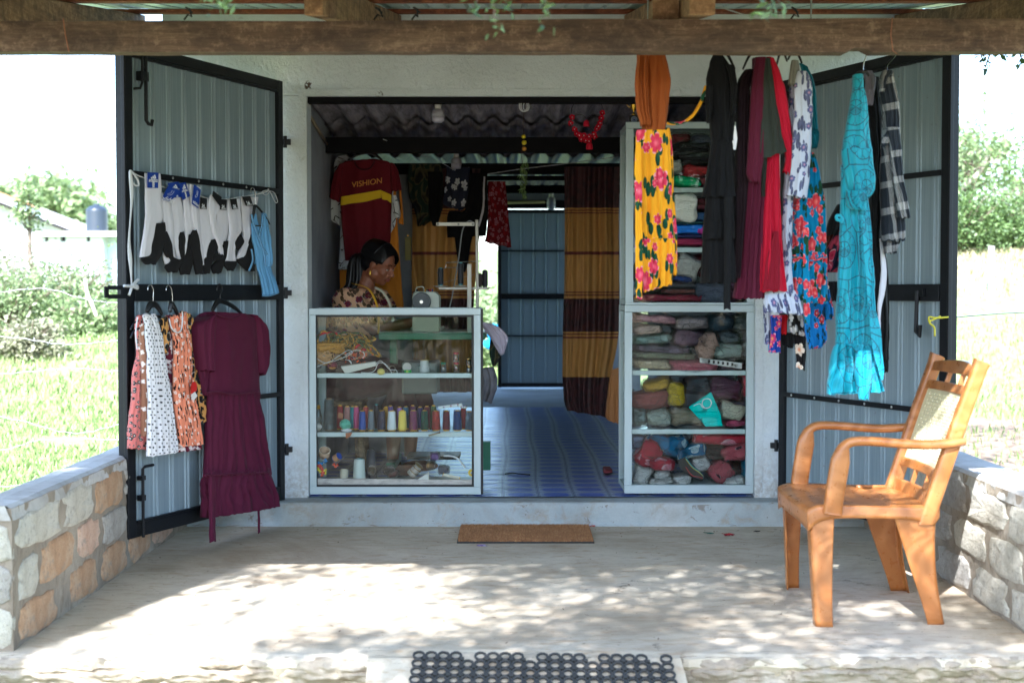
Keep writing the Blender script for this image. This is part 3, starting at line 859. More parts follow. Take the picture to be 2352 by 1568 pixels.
ldoor, lput, LXf, LW = make_door('grey ribbed metal door leaf hung with socks and dresses', LH, LO, ZD, HD, 'L')
def rel(z): return z - ZD
m = MB(); m.box(0.0455, LW - 0.0555,-0.026,-0.0115, rel(1.155), rel(1.23)); lput('brace', m, M['black'], bevel=0.002)
m = MB(); m.box(0.0455, LW - 0.0555,-0.022,-0.0115, rel(1.695), rel(1.72))
lput('brace', m, M['black'])
for k in range(6):
 m = MB(); m.lathe([(0.006,0),(0.006,0.003),(0.003,0.005)], (0.15 + k * 0.2,-0.022, rel(1.7075)),8, axis=(0,-1,0)); lput('screw', m, M['screw'])
m = MB(); m.box(0.0455, LW - 0.0555,-0.020,-0.0115, rel(0.66), rel(0.683)); lput('brace', m, M['black'])
# long drop bolt at the top and the small one at the foot
m = MB(); m.tube([(LW - 0.115,-0.045, HD - 0.005),(LW - 0.115,-0.045, HD - 0.33),(LW - 0.118,-0.055, HD - 0.345),(LW - 0.135,-0.058, HD - 0.348),(LW - 0.142,-0.058, HD - 0.325)], 0.008,8)
m.tube([(LW - 0.05,-0.03, HD - 0.20),(LW - 0.075,-0.045, HD - 0.195),(LW - 0.09,-0.045, HD - 0.17),(LW - 0.092,-0.045, HD - 0.02)], 0.006,8)
m.box(LW - 0.13, LW - 0.08,-0.05,-0.02, HD - 0.16, HD - 0.12)
lput('bolt', m, M['black'], smooth=False)
m = MB(); m.tube([(LW - 0.075,-0.04,0.0),(LW - 0.075,-0.04,0.30),(LW - 0.08,-0.05,0.31),(LW - 0.13,-0.055,0.312)], 0.007,8); m.box(LW - 0.09, LW - 0.06,-0.045,-0.02,0.16,0.185); m.box(LW - 0.09, LW - 0.06,-0.045,-0.02,0.25,0.27)
lput('bolt', m, M['black'])
# slotted hasp sticking out past the edge
m = MB()
hz = rel(1.195)
hz0, hz1 = hz - 0.028, hz + 0.028
m.box(LW + 0.013, LW + 0.05,-0.03,-0.024, hz0, hz1); m.box(LW + 0.13, LW + 0.155,-0.03,-0.024, hz0 + 0.004, hz1 - 0.004)
m.box(LW + 0.0505, LW + 0.1295,-0.03,-0.024, hz + 0.010, hz1); m.box(LW + 0.0505, LW + 0.1295,-0.03,-0.024, hz0, hz - 0.010)
lput('hasp', m, M['black'])
for zz in (1.965,1.19,0.38):
 m = MB(); m.lathe([(0.010,-0.03),(0.010,0.03)], (LH[0] + 0.022, LH[1] + 0.028, zz),10); m.box(LH[0] + 0.0, LH[0] + 0.05, LH[1] + 0.02, LH[1] + 0.045, zz - 0.014, zz + 0.014)
 m.build('hinge', M['black'], ldoor)
RH, RO = at(1797,700,-0.05), at(2186,700,-1.24)
RH = (RH.x, RH.y); RO = (RO.x, RO.y)
rdoor, rput, RXf, RW = make_door('grey ribbed metal door leaf behind the turquoise dress', RH, RO, ZD, HD, 'R')
m = MB(); m.box(0.0455, RW - 0.0555,-0.026,-0.0115, rel(1.155), rel(1.23)); rput('brace', m, M['black'], bevel=0.002)
for zz in (1.70,0.66):
 m = MB(); m.box(0.0455, RW - 0.0555,-0.022,-0.0115, rel(zz), rel(zz + 0.024)); rput('brace', m, M['black'])
for k in range(6):
 m = MB(); m.lathe([(0.006,0),(0.006,0.003),(0.003,0.005)], (0.12 + k * 0.2,-0.022, rel(0.672)),8, axis=(0,-1,0)); rput('screw', m, M['screw'])
m = MB(); m.box(0.20,0.23,-0.024,-0.0115, rel(1.24), HD - 0.064); rput('brace', m, M['black'])
m = MB(); m.tube([(RW - 0.18,-0.04, rel(1.20)),(RW - 0.18,-0.045, rel(1.02)),(RW - 0.155,-0.045, rel(1.0)),(RW - 0.15,-0.045, rel(1.05))], 0.009,8); m.box(RW - 0.30, RW - 0.14,-0.04,-0.0265, rel(1.175), rel(1.21)); rput('bolt', m, M['black'])
for zz in (1.965,1.19,0.40):
 m = MB(); m.lathe([(0.010,-0.03),(0.010,0.03)], (RH[0] - 0.022, RH[1] + 0.028, zz),10); m.box(RH[0] - 0.05, RH[0], RH[1] + 0.02, RH[1] + 0.045, zz - 0.014, zz + 0.014)
 m.build('hinge', M['black'], rdoor)
# back door leaf, closed, with daylight through the open half beside it
bd = link('rear_door', None, (dxl, BYW - 0.05,0.13), B, 'closed ribbed metal rear door leaf beyond the curtain')
bx0 = at(1143,700, BYW - 0.05).x
m = MB()
mm = MB(); corr_panel(mm, dxr + 0.05 - bx0,0.0, DZT - 0.16,0,0.135)
m.v = [(p[0] + bx0, p[1] + BYW - 0.05, p[2] + 0.145) for p in mm.v]; m.f = mm.f; m.uv = mm.uv; m.mi = mm.mi
m.build('sheet_panel', plain('pale_door_sheet', S(150,168,178),0.6), bd)
for z0_, z1_ in ((0.145,0.19),(DZT - 0.05, DZT - 0.01),(1.11,1.17),(0.70,0.715),(1.63,1.645)):
 m = MB(); m.box(bx0 + 0.041, dxr - 0.002, BYW - 0.075, BYW - 0.061, z0_, z1_); m.build('brace', M['black'], bd)
m = MB(); m.box(bx0, bx0 + 0.04, BYW - 0.08, BYW - 0.02,0.14, DZT - 0.01); m.build('stile', M['black'], bd)
# ------------------------------------------------------------------ porch roof on rough timber
PR = thing('porch_roof', (0,-2.5,2.0), 'rough timber and metal sheet porch roof above the shop front', 'roof')
yb = -2.50
bt, bb = at(1176,46, yb).z, at(1176,119, yb).z
m = MB()
def beamfn(u, v):
 x = -2.35 + 4.75 * u
 zt = bt + 0.004 * math.sin(x * 1.3) + 0.004 * nz(x * 2.1,1); zb = bb + 0.006 * nz(x * 1.4,4) + 0.003 * nz(x * 7,2)
 notch = 0.012 if 1.14 < x < 1.2 else 0
 zb += notch * 1.3
 pr = [(yb, zb),(yb, zt),(yb + 0.075, zt),(yb + 0.075, zb)]
 k = (v * 4) % 4; i = int(k); f = k - i; a = pr[i % 4]; b = pr[(i + 1) % 4]
 return (x, a[0] * (1 - f) + b[0] * f + 0.002 * nz(x * 5, v * 4,1), a[1] * (1 - f) + b[1] * f)
m.grid(beamfn, 150,4)
m.build('beam', M['beam'], PR)
# posts outside the frame carry the beam
for x in (-2.2,2.32):
 m = MB(); m.box(x - 0.05, x + 0.05, yb - 0.012, yb + 0.088,-0.5, bb - 0.001); m.build('post', M['rafter'], PR)
# rafters
def rafter(x, w, h, y0, sk=0.0, y1=-0.004):
 m = MB()
 za = bt + 0.008; zw = 2.50
 def z_at(y): return za + (zw - za) * (y - yb) / (0 - yb)
 n = 12; vs = []
 for i in range(n + 1):
  y = y0 + (y1 - y0) * i / n
  xx = x + sk * (y - yb) + 0.004 * nz(y * 2, x); z = z_at(y)
  vs += [(xx - w / 2, y, z),(xx + w / 2, y, z),(xx + w / 2, y, z + h),(xx - w / 2, y, z + h)]
 fs = [(0,1,2,3), tuple(n * 4 + q for q in (3,2,1,0))]
 for i in range(n):
  for q in range(4): fs.append((i * 4 + q, (i + 1) * 4 + q, (i + 1) * 4 + (q + 1) % 4, i * 4 + (q + 1) % 4))
 m.add(vs, fs); return m.build('rafter', M['rafter'], PR, bevel=0.004)
rafter(at(726,30,-2.62).x, 0.062,0.115,-2.66,0.02)
rafter(at(1606,30,-2.62).x, 0.085,0.115,-2.70,0.0)
rafter(-1.92,0.07,0.115,-2.66); rafter(2.0,0.07,0.115,-2.66)
m = MB(); xl = at(1530,20,-2.47).x; m.box(xl - 0.045, xl + 0.045,-2.46,-2.30, bt + 0.004, bt + 0.075); m.build('blocking', M['rafter'], PR)
# purlins across and the sheet on top
def zr(y): return bt + 0.125 + (2.50 - bt - 0.008) * (y - yb) / (0 - yb)
for y in (-3.28,-2.75,-2.0,-1.2,-0.12):
 m = MB(); m.box(-2.3,2.4, y - 0.02, y + 0.02, zr(y) + 0.001, zr(y) + 0.02, j=0.001)
 m.build('purlin', M['purlin'], PR)
xs0 = -2.35; k = 0
while xs0 < 2.3:
 m = MB(); w_ = 0.80
 for th in (0,0.0015):
  prof = []
  for i in range(8):
   a = xs0 + i * 0.1
   prof += [(a, 0),(a + 0.07,0),(a + 0.078,0.014),(a + 0.092,0.014)]
  prof.append((xs0 + w_, 0))
  y0, y1 = -3.40,0.0
  n = len(prof)
  vs = [(a, y0, zr(y0) + 0.026 + b + th + 0.002 * (k % 2)) for a, b in prof] + [(a, y1, zr(y1) + 0.026 + b + th + 0.002 * (k % 2)) for a, b in prof]
  m.add(vs, [(i, i + 1, n + i + 1, n + i) for i in range(n - 1)])
 m.build('roof_sheet', M['proof'], PR); k += 1; xs0 += 0.775
# bits of cord and wire on the timber
m = MB()
m.tube([at(145,42,-2.51), at(150,80,-2.512), at(158,119,-2.512)], 0.0016,5)
m.tube([at(2050,40,-2.51), at(2046,80,-2.512), at(2051,117,-2.512), at(2060,124,-2.51)], 0.0014,5)
m.build('binding_wire', plain('copper_wire', S(150,92,60),0.5), PR)
m = MB()
for (px, dx) in ((432,0),(868,3),(955,-4),(1824,2)):
 m.tube([at(px - 9,46,-2.44), at(px, 34,-2.45), at(px + 8 + dx, 40,-2.46), at(px + 4,22,-2.45), at(px - 5,18,-2.42), at(px + 10,30,-2.42)], 0.0035,5)
m.build('binding_cord', plain('black_cord', S(26,26,30),0.7), PR)
m = MB(); m.tube([at(1640,12,-2.3), at(1700,32,-2.3), at(1745,46,-2.3)], 0.002,5); m.build('binding_cord', M['string'], PR)
# crumbled face of the slab
for xa, xb in ((PX0, SX0),(SX1, PX1)):
 m = MB()
 def face(u, v):
  x = xa + (xb - xa) * u; z = -0.008 - 0.10 * v
  cr_ = -0.045 + 0.02 * nz(x * 3,7) + 0.008 * nz(x * 14,8)
  y = PYF + 0.004 - 0.016 * math.sin(PI * min(1, v * 1.2)) + 0.020 * nz(x * 8, z * 22,1) + 0.010 * nz(x * 30, z * 60,2) + 0.022 * math.exp(-((z - cr_) / 0.005) ** 2) * (0.5 + nz(x * 4,3))
  return (x, y if v else PYF + 0.012, z + 0.004 * nz(x * 25, v * 6))
 m.grid(face, int((xb - xa) / 0.008),16); m.build('floor_edge', M['edgec'], kind='structure')
# ------------------------------------------------------------------ mats
m = MB()
x0, x1, y0_, y1_ = -0.262,0.392,-0.64,-0.165
m.box(x0, x1, y0_, y1_, 0.0005,0.008);
N = 26000
X_ = nrs.uniform(x0 + .004, x1 - .004, N); Y_ = nrs.uniform(y0_ + .003, y1_ - .003, N)
mb2 = MB(); vs = []; fs = []
for i in range(N):
 a = nrs.uniform(0,6.28); l = 0.0022; tx = nrs.uniform(-0.005,0.005); ty = nrs.uniform(-0.005,0.005); h = nrs.uniform(0.012,0.022)
 ca, sa = math.cos(a) * l, math.sin(a) * l
 vs += [(X_[i] - ca, Y_[i] - sa, 0.008),(X_[i] + ca, Y_[i] + sa, 0.008),(X_[i] + tx, Y_[i] + ty, h)]
 fs.append((3 * i, 3 * i + 1,3 * i + 2))
t = NT('coir_fibre'); g = t.n('ShaderNodeNewGeometry').outputs['Random Per Island']
c = t.mix(t.ramp(t.noise(t.co('Object'),14,5,0.7),(0.35,0.0),(0.7,1.0)), t.ramp(g, (0.0, S(132,88,54)),(0.6, S(176,126,82)),(1.0, S(204,160,112))), S(140,100,66))
t.bsdf(c, 0.95)
mat_ = m.build('coir_doormat', M['gasket'], label='brown coir doormat lying before the cement step', cat='doormat')
mb2.add(vs, fs); mb2.build('coir_pile', t.m, mat_, kind='stuff')
# ring mat on the sloping step
def ringmat():
 m = MB()
 o = Vector((0, PYF - 0.01,0.004)); sl = Vector((0,-0.30,-0.174)).normalized(); nn = Vector((0,-sl.z, sl.y)); nn = Vector((0, sl.z * -1, sl.y))
 nn = Vector((1,0,0)).cross(sl); nn = nn if nn.z > 0 else -nn
 px_ = 0.0405; xa = at(948,1520, PYF).x; cols = 21
 for r_ in range(9):
  for c_ in range(cols):
   if r_ == 0 and (c_ * 7 + 3) % 5 in (1,): continue
   cx = xa + 0.022 + c_ * px_ + (0.002 * r_) * -1 * (1 - c_ / 10)
   q = o + sl * (0.008 + r_ * 0.036 + 0.0008 * c_) + Vector((cx, 0,0)) + nn * 0.010
   M_ = Matrix((Vector((1,0,0)), sl, nn)).transposed()
   prof = []
   n = 10; vs = [];
   for (ra, h) in ((0.0203,-0.006),(0.0203,0.001),(0.0165,0.003),(0.0140,0.001),(0.0136,-0.006)):
    for k in range(n):
     a = 2 * PI * k / n
     vs.append(q + M_ @ Vector((ra * 1.04 * math.cos(a), ra * 0.92 * math.sin(a), h)))
   fs = [(i * n + k, i * n + (k + 1) % n, (i + 1) * n + (k + 1) % n, (i + 1) * n + k) for i in range(4) for k in range(n)]
   m.add(vs, fs)
   if c_ < cols - 1: m.bar(q + Vector((px_ * 0.5,0,0)) + sl * 0.018 - sl * 0.006 , q + Vector((px_ * 0.5,0,0)) + sl * 0.018 + sl * 0.006,0.013,0.009, up=nn)
 m.build('rubber_ring_mat', M['rubber'], label='grey rubber mat of open rings lying on the sloping front step', cat='mat')
ringmat()
# ------------------------------------------------------------------ floor litter
def tangle(px, py, s_, cols, label, seed):
 p = at(px, py, 0); d = ray(px, py); p = CAM + d * (-CAM.z / d.z)
 o = thing('thread_scrap', p, label, 'thread scrap')
 for c in cols:
  m = MB(); pts = []
  for i in range(14): pts.append(p + Vector((nz(i * .7, seed) * s_ * 2, nz(i * .7, seed + 5) * s_ * 2,0.004 + 0.006 * abs(nz(i * .9, seed + 9)))))
  m.tube(pts, 0.0014,4); m.build('thread', fabric('scrap_' + str(c), c), o); seed += 3.3
tangle(1672,1229,0.03, [S(150,30,50), S(120,50,60), S(190,60,60)], 'small red thread scrap on the concrete before the step', 2.2)
tangle(1628,1226,0.02, [S(30,100,90)], 'small green thread scrap left of the red one', 8.2)
tangle(1738,1222,0.02, [S(60,50,50)], 'small dark thread scrap right of the red one', 14.2)
tangle(1106,1254,0.022, [S(120,90,150), S(180,170,190)], 'lilac thread scrap at the near left corner of the doormat', 21.5)
tangle(1272,1207,0.02, [S(40,110,110)], 'green thread scrap on the far edge of the doormat', 27.5)
tangle(1360,1210,0.016, [S(190,60,50)], 'tiny red thread scrap right of the doormat', 31.5)
m = MB()
for i in range(420):
 x = nrs.uniform(-1.6,1.75); y = nrs.uniform(-2.6,-0.2) if i % 3 else nrs.uniform(-0.35,-0.16); a = nrs.uniform(0,6.28); L = nrs.uniform(0.003,0.012); w = L * nrs.uniform(0.1,0.35)
 ca, sa = math.cos(a), math.sin(a); z = 0.0025
 m.add([(x - ca * L, y - sa * L, z),(x + sa * w, y - ca * w, z + 0.001),(x + ca * L, y + sa * L, z + 0.003),(x - sa * w, y + ca * w, z + 0.001)], [(0,1,2,3)])
m.build('leaf_litter', plain('dry_litter', S(96,72,52),0.9), kind='stuff', label='tiny dry leaf bits scattered over the porch floor', cat='litter')
# ------------------------------------------------------------------ vegetation
def leaf_mesh(name, C_, size, mat, parent=None, rs=None, aspect=0.5, droop=0.3, up=0.35, kind='stuff', **kw):
 """rhombic leaves, one island each; C_ is an N x 3 array"""
 rs = rs or nrs
 N = len(C_)
 d = rs.normal(size=(N, 3)); d[:, 2] = d[:, 2] * 0.6 - droop; d /= np.linalg.norm(d, axis=1)[:, None]
 n_ = rs.normal(size=(N, 3)); n_[:, 2] += up * 3
 s_ = np.cross(d, n_); s_ /= (np.linalg.norm(s_, axis=1)[:, None] + 1e-9)
 nn = np.cross(s_, d)
 L = (size * rs.uniform(0.6,1.3, N))[:, None]; W = L * aspect
 a = C_; b = C_ + d * L * 0.45 + s_ * W * 0.5 + nn * L * 0.04; c = C_ + d * L - nn * L * 0.05; e = C_ + d * L * 0.45 - s_ * W * 0.5 + nn * L * 0.04
 V = np.stack([a, b, c, e], 1).reshape(-1,3)
 org = V.min(0) * 0.5 + V.max(0) * 0.5; org[2] = V[:, 2].min()
 me = bpy.data.meshes.new(name)
 me.vertices.add(4 * N); me.vertices.foreach_set('co', (V - org).astype(np.float32).ravel())
 me.loops.add(4 * N); me.loops.foreach_set('vertex_index', np.arange(4 * N, dtype=np.int32))
 me.polygons.add(N); me.polygons.foreach_set('loop_start', np.arange(0,4 * N, 4, dtype=np.int32)); me.polygons.foreach_set('loop_total', np.full(N, 4, dtype=np.int32))
 me.materials.append(mat); me.update(); me.validate()
 return link(name, me, tuple(org), parent, kind=kind, **kw)
def clumps(rs, centre, rad, n_clump, n_leaf, cr, shell=0.5):
 c = rs.normal(size=(n_clump, 3)); c /= np.linalg.norm(c, axis=1)[:, None]
 r = rs.uniform(shell, 1.0, n_clump)[:, None]
 c = np.array(centre) + c * r * np.array(rad)
 out = []
 for k in range(n_clump):
  s_ = cr * rs.uniform(0.5,1.3)
  out.append(c[k] + rs.normal(size=(n_leaf, 3)) * np.array([s_, s_, s_ * 0.7]))
 return c, np.concatenate(out)
def tree(label, base, h, rad, seed, mat='leaf', n_clump=60, n_leaf=70, leaf=0.16, cr=None, trunk_r=0.14, centre=None, shell=0.35, name='tree', cat='tree', group=None, bark='bark', crown_z=None, nl=26):
 rs = np.random.RandomState(seed)
 T = thing(name, base, label, cat, group)
 b = Vector(base)
 cc = Vector(centre) if centre else b + Vector((0,0,(crown_z or h * 0.62)))
 cr = cr or min(rad) * 0.28
 cl, P = clumps(rs, cc, rad, n_clump, n_leaf, cr, shell)
 leaf_mesh('crown', P, leaf, M[mat], T, rs)
 m = MB()
 mid = b.lerp(cc, 0.55) + Vector((rs.uniform(-.1,.1) * rad[0], rs.uniform(-.1,.1),0))
 m.tube(curve_pts([b - Vector((0,0,0.1)), b.lerp(mid, .5) + Vector((0.04 * h, 0,0)), mid, cc], 12), [trunk_r * (1.2 - 0.8 * i / 12) for i in range(13)], 8)
 m.build('trunk', M[bark], T, smooth=True)
 m = MB()
 for k in range(min(nl, len(cl))):
  p = Vector(cl[k]); s0 = mid.lerp(cc, rs.uniform(0,0.9))
  q = s0.lerp(p, 0.5) + Vector((0,0,-0.08 * rad[2])) + Vector(rs.normal(size=3) * 0.05 * rad[0])
  m.tube(curve_pts([s0, q, p], 6), [trunk_r * 0.34 * (1 - 0.8 * i / 6) for i in range(7)], 5)
 m.build('limbs', M[bark], T, smooth=True, kind='stuff')
 return T
# the tree over the front of the porch (behind the viewer): it dapples the floor
def shade_tree():
 rs = np.random.RandomState(21)
 T = thing('shade_tree', (-2.93,-6.6,-0.5), 'feathery shade tree standing in front of the porch, over the viewer', 'tree')
 pts = []
 cl = []
 k = 0
 sv = np.array([SUN_TO.x, SUN_TO.y, SUN_TO.z]) / SUN_TO.z
 # clumps hung along the sun line to shape dapples; thinner over the left half
 while k < 1500:
  fx_, fy_ = rs.uniform(-3.6,3.2), rs.uniform(-4.4,0.3)
  dens = 0.36 + 0.48 * sst(-1.0,0.9, fx_)
  if -1.45 < fx_ < -0.3 and fy_ < -1.5: dens *= 0.30
  if -0.8 < fx_ < 0.9 and fy_ < -2.6: dens += 0.5
  if fx_ > 1.6: dens *= 0.22
  elif fx_ > 1.15: dens *= 0.7
  if fx_ > 3.0: dens = 0.4
  dens += 0.55 * nz(fx_ * 1.1, fy_ * 1.1,3)
  if rs.uniform() > dens: k += 1; continue
  k += 1
  h = rs.uniform(3.3,5.6)
  c = np.array([fx_, fy_, 0.0]) + sv * h
  if c[1] > -3.9: continue
  cl.append(c)
  n = int(rs.randint(55,110) * (0.8 + 0.9 * sst(-0.7,0.3, fx_)))
  s_ = rs.uniform(0.10,0.21)
  pts.append(c + rs.normal(size=(n, 3)) * np.array([s_, s_, s_ * 0.55]))
 # upper and outer crown so that the tree is whole
 for k in range(170):
  c = np.array([-0.2,-6.6,4.9]) + rs.normal(size=3) * np.array([2.2,1.1,0.7])
  f = c - sv * c[2]
  if f[1] > -3.4 and f[1] < 0.4 and -1.6 < f[0] < 3.2: continue
  cl.append(c); pts.append(c + rs.normal(size=(70,3)) * 0.2)
 for k in range(330):  # unseen clumps added to shade the ground behind the viewer
  c = np.array([rs.uniform(-5,5), rs.uniform(-13.5,-8.0), rs.uniform(3.6,5.6)]); pts.append(c + rs.normal(size=(60,3)) * 0.24)
 leaf_mesh('crown', np.concatenate(pts),0.062, M['leafpale'], T, rs, aspect=0.5)
 m = MB()
 m.tube(curve_pts([(-2.93,-6.6,-0.6),(-2.92,-6.62,0.8),(-2.95,-6.62,2.1),(-2.93,-6.6,3.8),(-2.9,-6.6,5.5)], 24), [0.26 - 0.06 * i / 24 for i in range(25)], 12)
 m.build('trunk', M['bark'], T, smooth=True)
 m = MB()
 for e in ((-3.6,-8.0,4.6),(0.6,-8.2,4.4),(1.6,-8.9,4.7),(-1.0,-9.2,4.1),(-4.2,-7.4,4.5),(-1.6,-10.3,4.9)):
  s0 = Vector((-2.9,-6.6,3.1)); p = Vector(e); q = s0.lerp(p, 0.5) + Vector((0,0,0.25))
  m.tube(curve_pts([s0, q, p], 12), [0.05 - 0.04 * i / 12 for i in range(13)], 7)
 for k in range(0, len(cl),9):
  c = Vector(cl[k]); s0 = Vector((c.x * 0.6 - 0.8,-6.6 + (c.y + 6.6) * 0.5,4.2));
  if (c - s0).length > 1.9: s0 = s0.lerp(c, 0.4)
  m.tube(curve_pts([s0, s0.lerp(c, 0.5) + Vector((0,0,0.12)), c], 4), [0.010,0.008,0.006,0.005,0.003], 4)
 m.build('limbs', M['bark'], T, smooth=True, kind='stuff')
 # feathery twigs that hang into the view in front of the beam
 def twig(keys, n, lf, mat, side=0.05):
  P = curve_pts(keys, n)
  m = MB(); m.tube(P, [0.0035 - 0.0028 * i / n for i in range(n + 1)], 5); m.build('twig', M['bark'], T, smooth=True)
  C_ = []
  for i in range(1, n + 1):
   for q in (-1,1):
    for r_ in range(2): C_.append(P[i] + Vector((q * rs.uniform(0.005, side), rs.uniform(-.03,.03), rs.uniform(-.02,.02))))
  o = leaf_mesh('twig_leaves', np.array(C_), lf, M[mat], T, rs, aspect=0.38, droop=0.7)
 for (px, py, py2, dx) in ((1128,-130,62,10),(1180,-130,12,-20),(1235,-140,44,25),(1105,-120,22,-12),(482,-120,14,8),(510,-130,6,16),(1762,-120,32,-8),(1775,-130,12,14)):
  Y = -3.85
  twig([at(px - dx, py - 60, Y), at(px, py, Y), at(px + dx * 0.3,(py + py2) / 2, Y), at(px + dx, py2, Y)], 14,0.028, 'leaf', 0.018)
 return T
shade_tree()
# dark drooping twigs at the right, past the beam
def side_branch():
 rs = np.random.RandomState(3)
 T = thing('neem_tree', (4.3,0.2, gz_(4.3,0.2)), 'leafy tree to the right whose dark leaf tips hang below the beam', 'tree')
 m = MB(); m.tube(curve_pts([(4.3,0.2,-0.6),(4.25,0.2,1.4),(4.1,0.1,3.0),(3.6,0,4.0)], 16), [0.15 - 0.1 * i / 16 for i in range(17)], 10); m.build('trunk', M['bark'], T, smooth=True)
 C_ = []
 m = MB()
 for (px, py, px2, py2) in ((2290,60,2262,158),(2330,60,2350,150),(2300,50,2254,130),(2348,60,2370,150),(2380,40,2385,150),(2400,60,2420,170),(2320,40,2300,128)):
  P = curve_pts([(3.7,-0.2,3.4), at(px, py - 130,-0.9), at(px, py, -1.0), at(px2, py2,-1.0)], 40)
  m.tube(P, [0.02 - 0.018 * i / 40 for i in range(41)], 5)
  for i in range(24,41):
   for q in (-1,1):
    C_.append(P[i] + Vector((q * 0.012, rs.uniform(-.01,.01),0)))
 m.build('limbs', M['bark'], T, smooth=True, kind='stuff')
 leaf_mesh('twig_leaves', np.array(C_),0.045, M['leafdark'], T, rs, aspect=0.42, droop=0.5)
 cl, P = clumps(rs, (3.3,1.5,4.5),(1.8,1.8,0.8),80,70,0.28)
 leaf_mesh('crown', P, 0.08, M['leafdark'], T, rs)
side_branch()
# hedge and trees beyond the viewer, mirrored in the cabinet glass
for i, (x, y, h, rx, lb) in enumerate(((-6.5,-21,5.0,3.0, 'broad green tree far behind the viewer, left of the path'),(-1.0,-24,4.2,2.6, 'low green tree straight behind the viewer'),(4.0,-21,5.2,3.0, 'broad green tree behind the viewer on the right'),
  (9.5,-23,5.0,3.0, 'tall green tree farthest right behind the viewer'),(-12,-23,5.5,3.4, 'tall green tree farthest left behind the viewer'))):
 tree(lb, (x, y, gz_(x, y)), h, (rx, 1.6, h * 0.45),40 + i, 'leaf', 70,60,0.24, crown_z=h * 0.5)
# ---- left background
def bush(label, x, y, rx, rz, seed, mat='leafpale', n=70, nl=60, leaf=0.06, cat='bush', group=None, dry=False):
 rs = np.random.RandomState(seed); z = gz_(x, y)
 T = thing('bush', (x, y, z), label, cat, group)
 cl, P = clumps(rs, (x, y, z + rz * 0.75),(rx, rx * 0.7, rz), n, nl, rx * 0.2,0.3)
 P = P[P[:, 2] > z - 0.1]
 leaf_mesh('foliage', P, leaf, M[mat], T, rs)
 m = MB()
 for k in range(26):
  a = rs.uniform(0,6.28); p = Vector((x, y, z)); q = p + Vector((math.cos(a) * rx * rs.uniform(.3,1.1), math.sin(a) * rx * .6, rz * rs.uniform(1.0,1.9)))
  m.tube([p, p.lerp(q, 0.5) + Vector((0,0,0.1)), q], [0.013,0.009,0.004], 5)
 m.build('stems', M['bark'], T, smooth=True, kind='stuff')
 return T
def pos(px, Y):
 x = at(px, 668, Y).x; return x, gz_(x, Y)
bl = [(20,14.0,1.1,0.55, 'tangled pale green bush low at the left edge behind the wire fence', 'leafpale', True),(150,15.0,1.2,0.5, 'straggly grey green bush in front of the low white building', 'leafpale', True),
      (-60,15,1.5,0.7, 'grey dry bush at the far left edge of the field', 'leafdry', True),(90,16.5,1.4,0.5, 'dense green bush below the white house gable', 'leaf', True),
      (215,13.5,0.7,0.3, 'small weedy clump near the door edge at the left', 'leafpale', True),(70,12.0,0.6,0.28, 'low dry weedy clump in the left field', 'leafdry', True)]
for i, (px, Y, rx, rz, lb, mt, dr) in enumerate(bl):
 x, z = pos(px, Y); bush(lb, x, Y, rx, rz, 60 + i, mt, 55,55,0.075, dry=dr)
x, z = pos(72,15.5); tree('slim young green tree in front of the long white house', (x, 15.5, z),2.0,(0.30,0.3,0.40),77, 'leafpale', 16,45,0.08, crown_z=1.75, trunk_r=0.06, nl=10)
if 0: tree('leafy tree just outside the left edge of the field', (x, 17, z),2.4,(0.9,0.6,0.8),78, 'leafpale', 30,60,0.1, crown_z=1.6, trunk_r=0.07, nl=10)
m = MB(); p0_ = at(190,690,9.5); m.tube(curve_pts([at(196,640,9.5), at(200,672,9.5), at(212,700,9.5), at(222,728,9.5)], 10),0.022,7); m.build('bare_stick', M['palebark'], label='bare pale stick leaning in the grass near the door edge', cat='stick', smooth=True)
# far trees behind the house
for i, (px, Y, top, rx) in enumerate(((30,70,402,4.6),(105,66,418,4.2),(150,72,470,3.6),(-60,70,410,5.5),(240,90,482,4.0))):
 x, z = pos(px, Y); zt = at(px, top, Y).z; h = zt - z
 tree(('bushy green tree above the left end of the white roof', 'bushy green tree above the middle of the white roof', 'lower green tree left of the black water tank', 'dark green tree at the left picture edge, over the roof', 'hazy tree crown behind the black water tank')[i],
         (x, Y, z), h, (rx, rx * .7, h * 0.36),90 + i, 'leafpale', 60,70,0.42, cr=0.6, crown_z=h * 0.66)
# white house and the low block with the water tank
H1 = thing('white_house', (at(0,600,52).x, 52, gz_(-18,52)), 'long white house with a pale tiled gable roof at the far left', 'house')
white = plain('far_white_render', S(196,200,200),0.9); roofm = plain('far_pale_roof_tiles', S(150,136,124),0.85,0,0.2,0.4,8)
gzb = gz_(-18,52) - 1
A0 = at(-160,640,52);
m = MB(); m.prism([(at(-200,0,52).x, gzb),(at(195,0,52).x, gzb),(at(195,0,52).x, at(0,541,52).z),(at(-10,0,52).x, at(0,462,52).z),(at(-200,0,52).x, at(0,410,52).z)], (0,52.0,0),(1,0,0),(0,0,1),(0,6,0)); m.build('wall', white, H1)
m = MB()
e0 = at(-210,400,51.2); e1 = at(-5,463,51.2); e2 = at(208,547,51.2); up_ = 1.0
r0 = at(-210,352,54.5); r1 = at(0,449,57.0); r2 = at(215,535,57.0)
m.add([e1, e2, r2, r1, e0, r0], [(0,1,2,3),(4,0,3,5)])
m.add([p - Vector((0,0,0.12)) for p in (e1, e2, r2, r1, e0, r0)], [(3,2,1,0),(5,3,0,4)])
m.build('roof', roofm, H1)
m = MB()
for k in range(34):
 f = k / 33; m.ell(r1.lerp(r2, f) if f > 0 else r1,(0.2,0.2,0.14),6,4)
m.build('ridge_tiles', plain('terracotta_ridge', S(196,130,92),0.9), H1, kind='stuff')
OH = thing('outhouse', (at(190,600,46).x, 46, gz_(-12,46)), 'low flat roofed white outhouse carrying a black water tank', 'building')
def zpx(py, Y): return at(0, py, Y).z
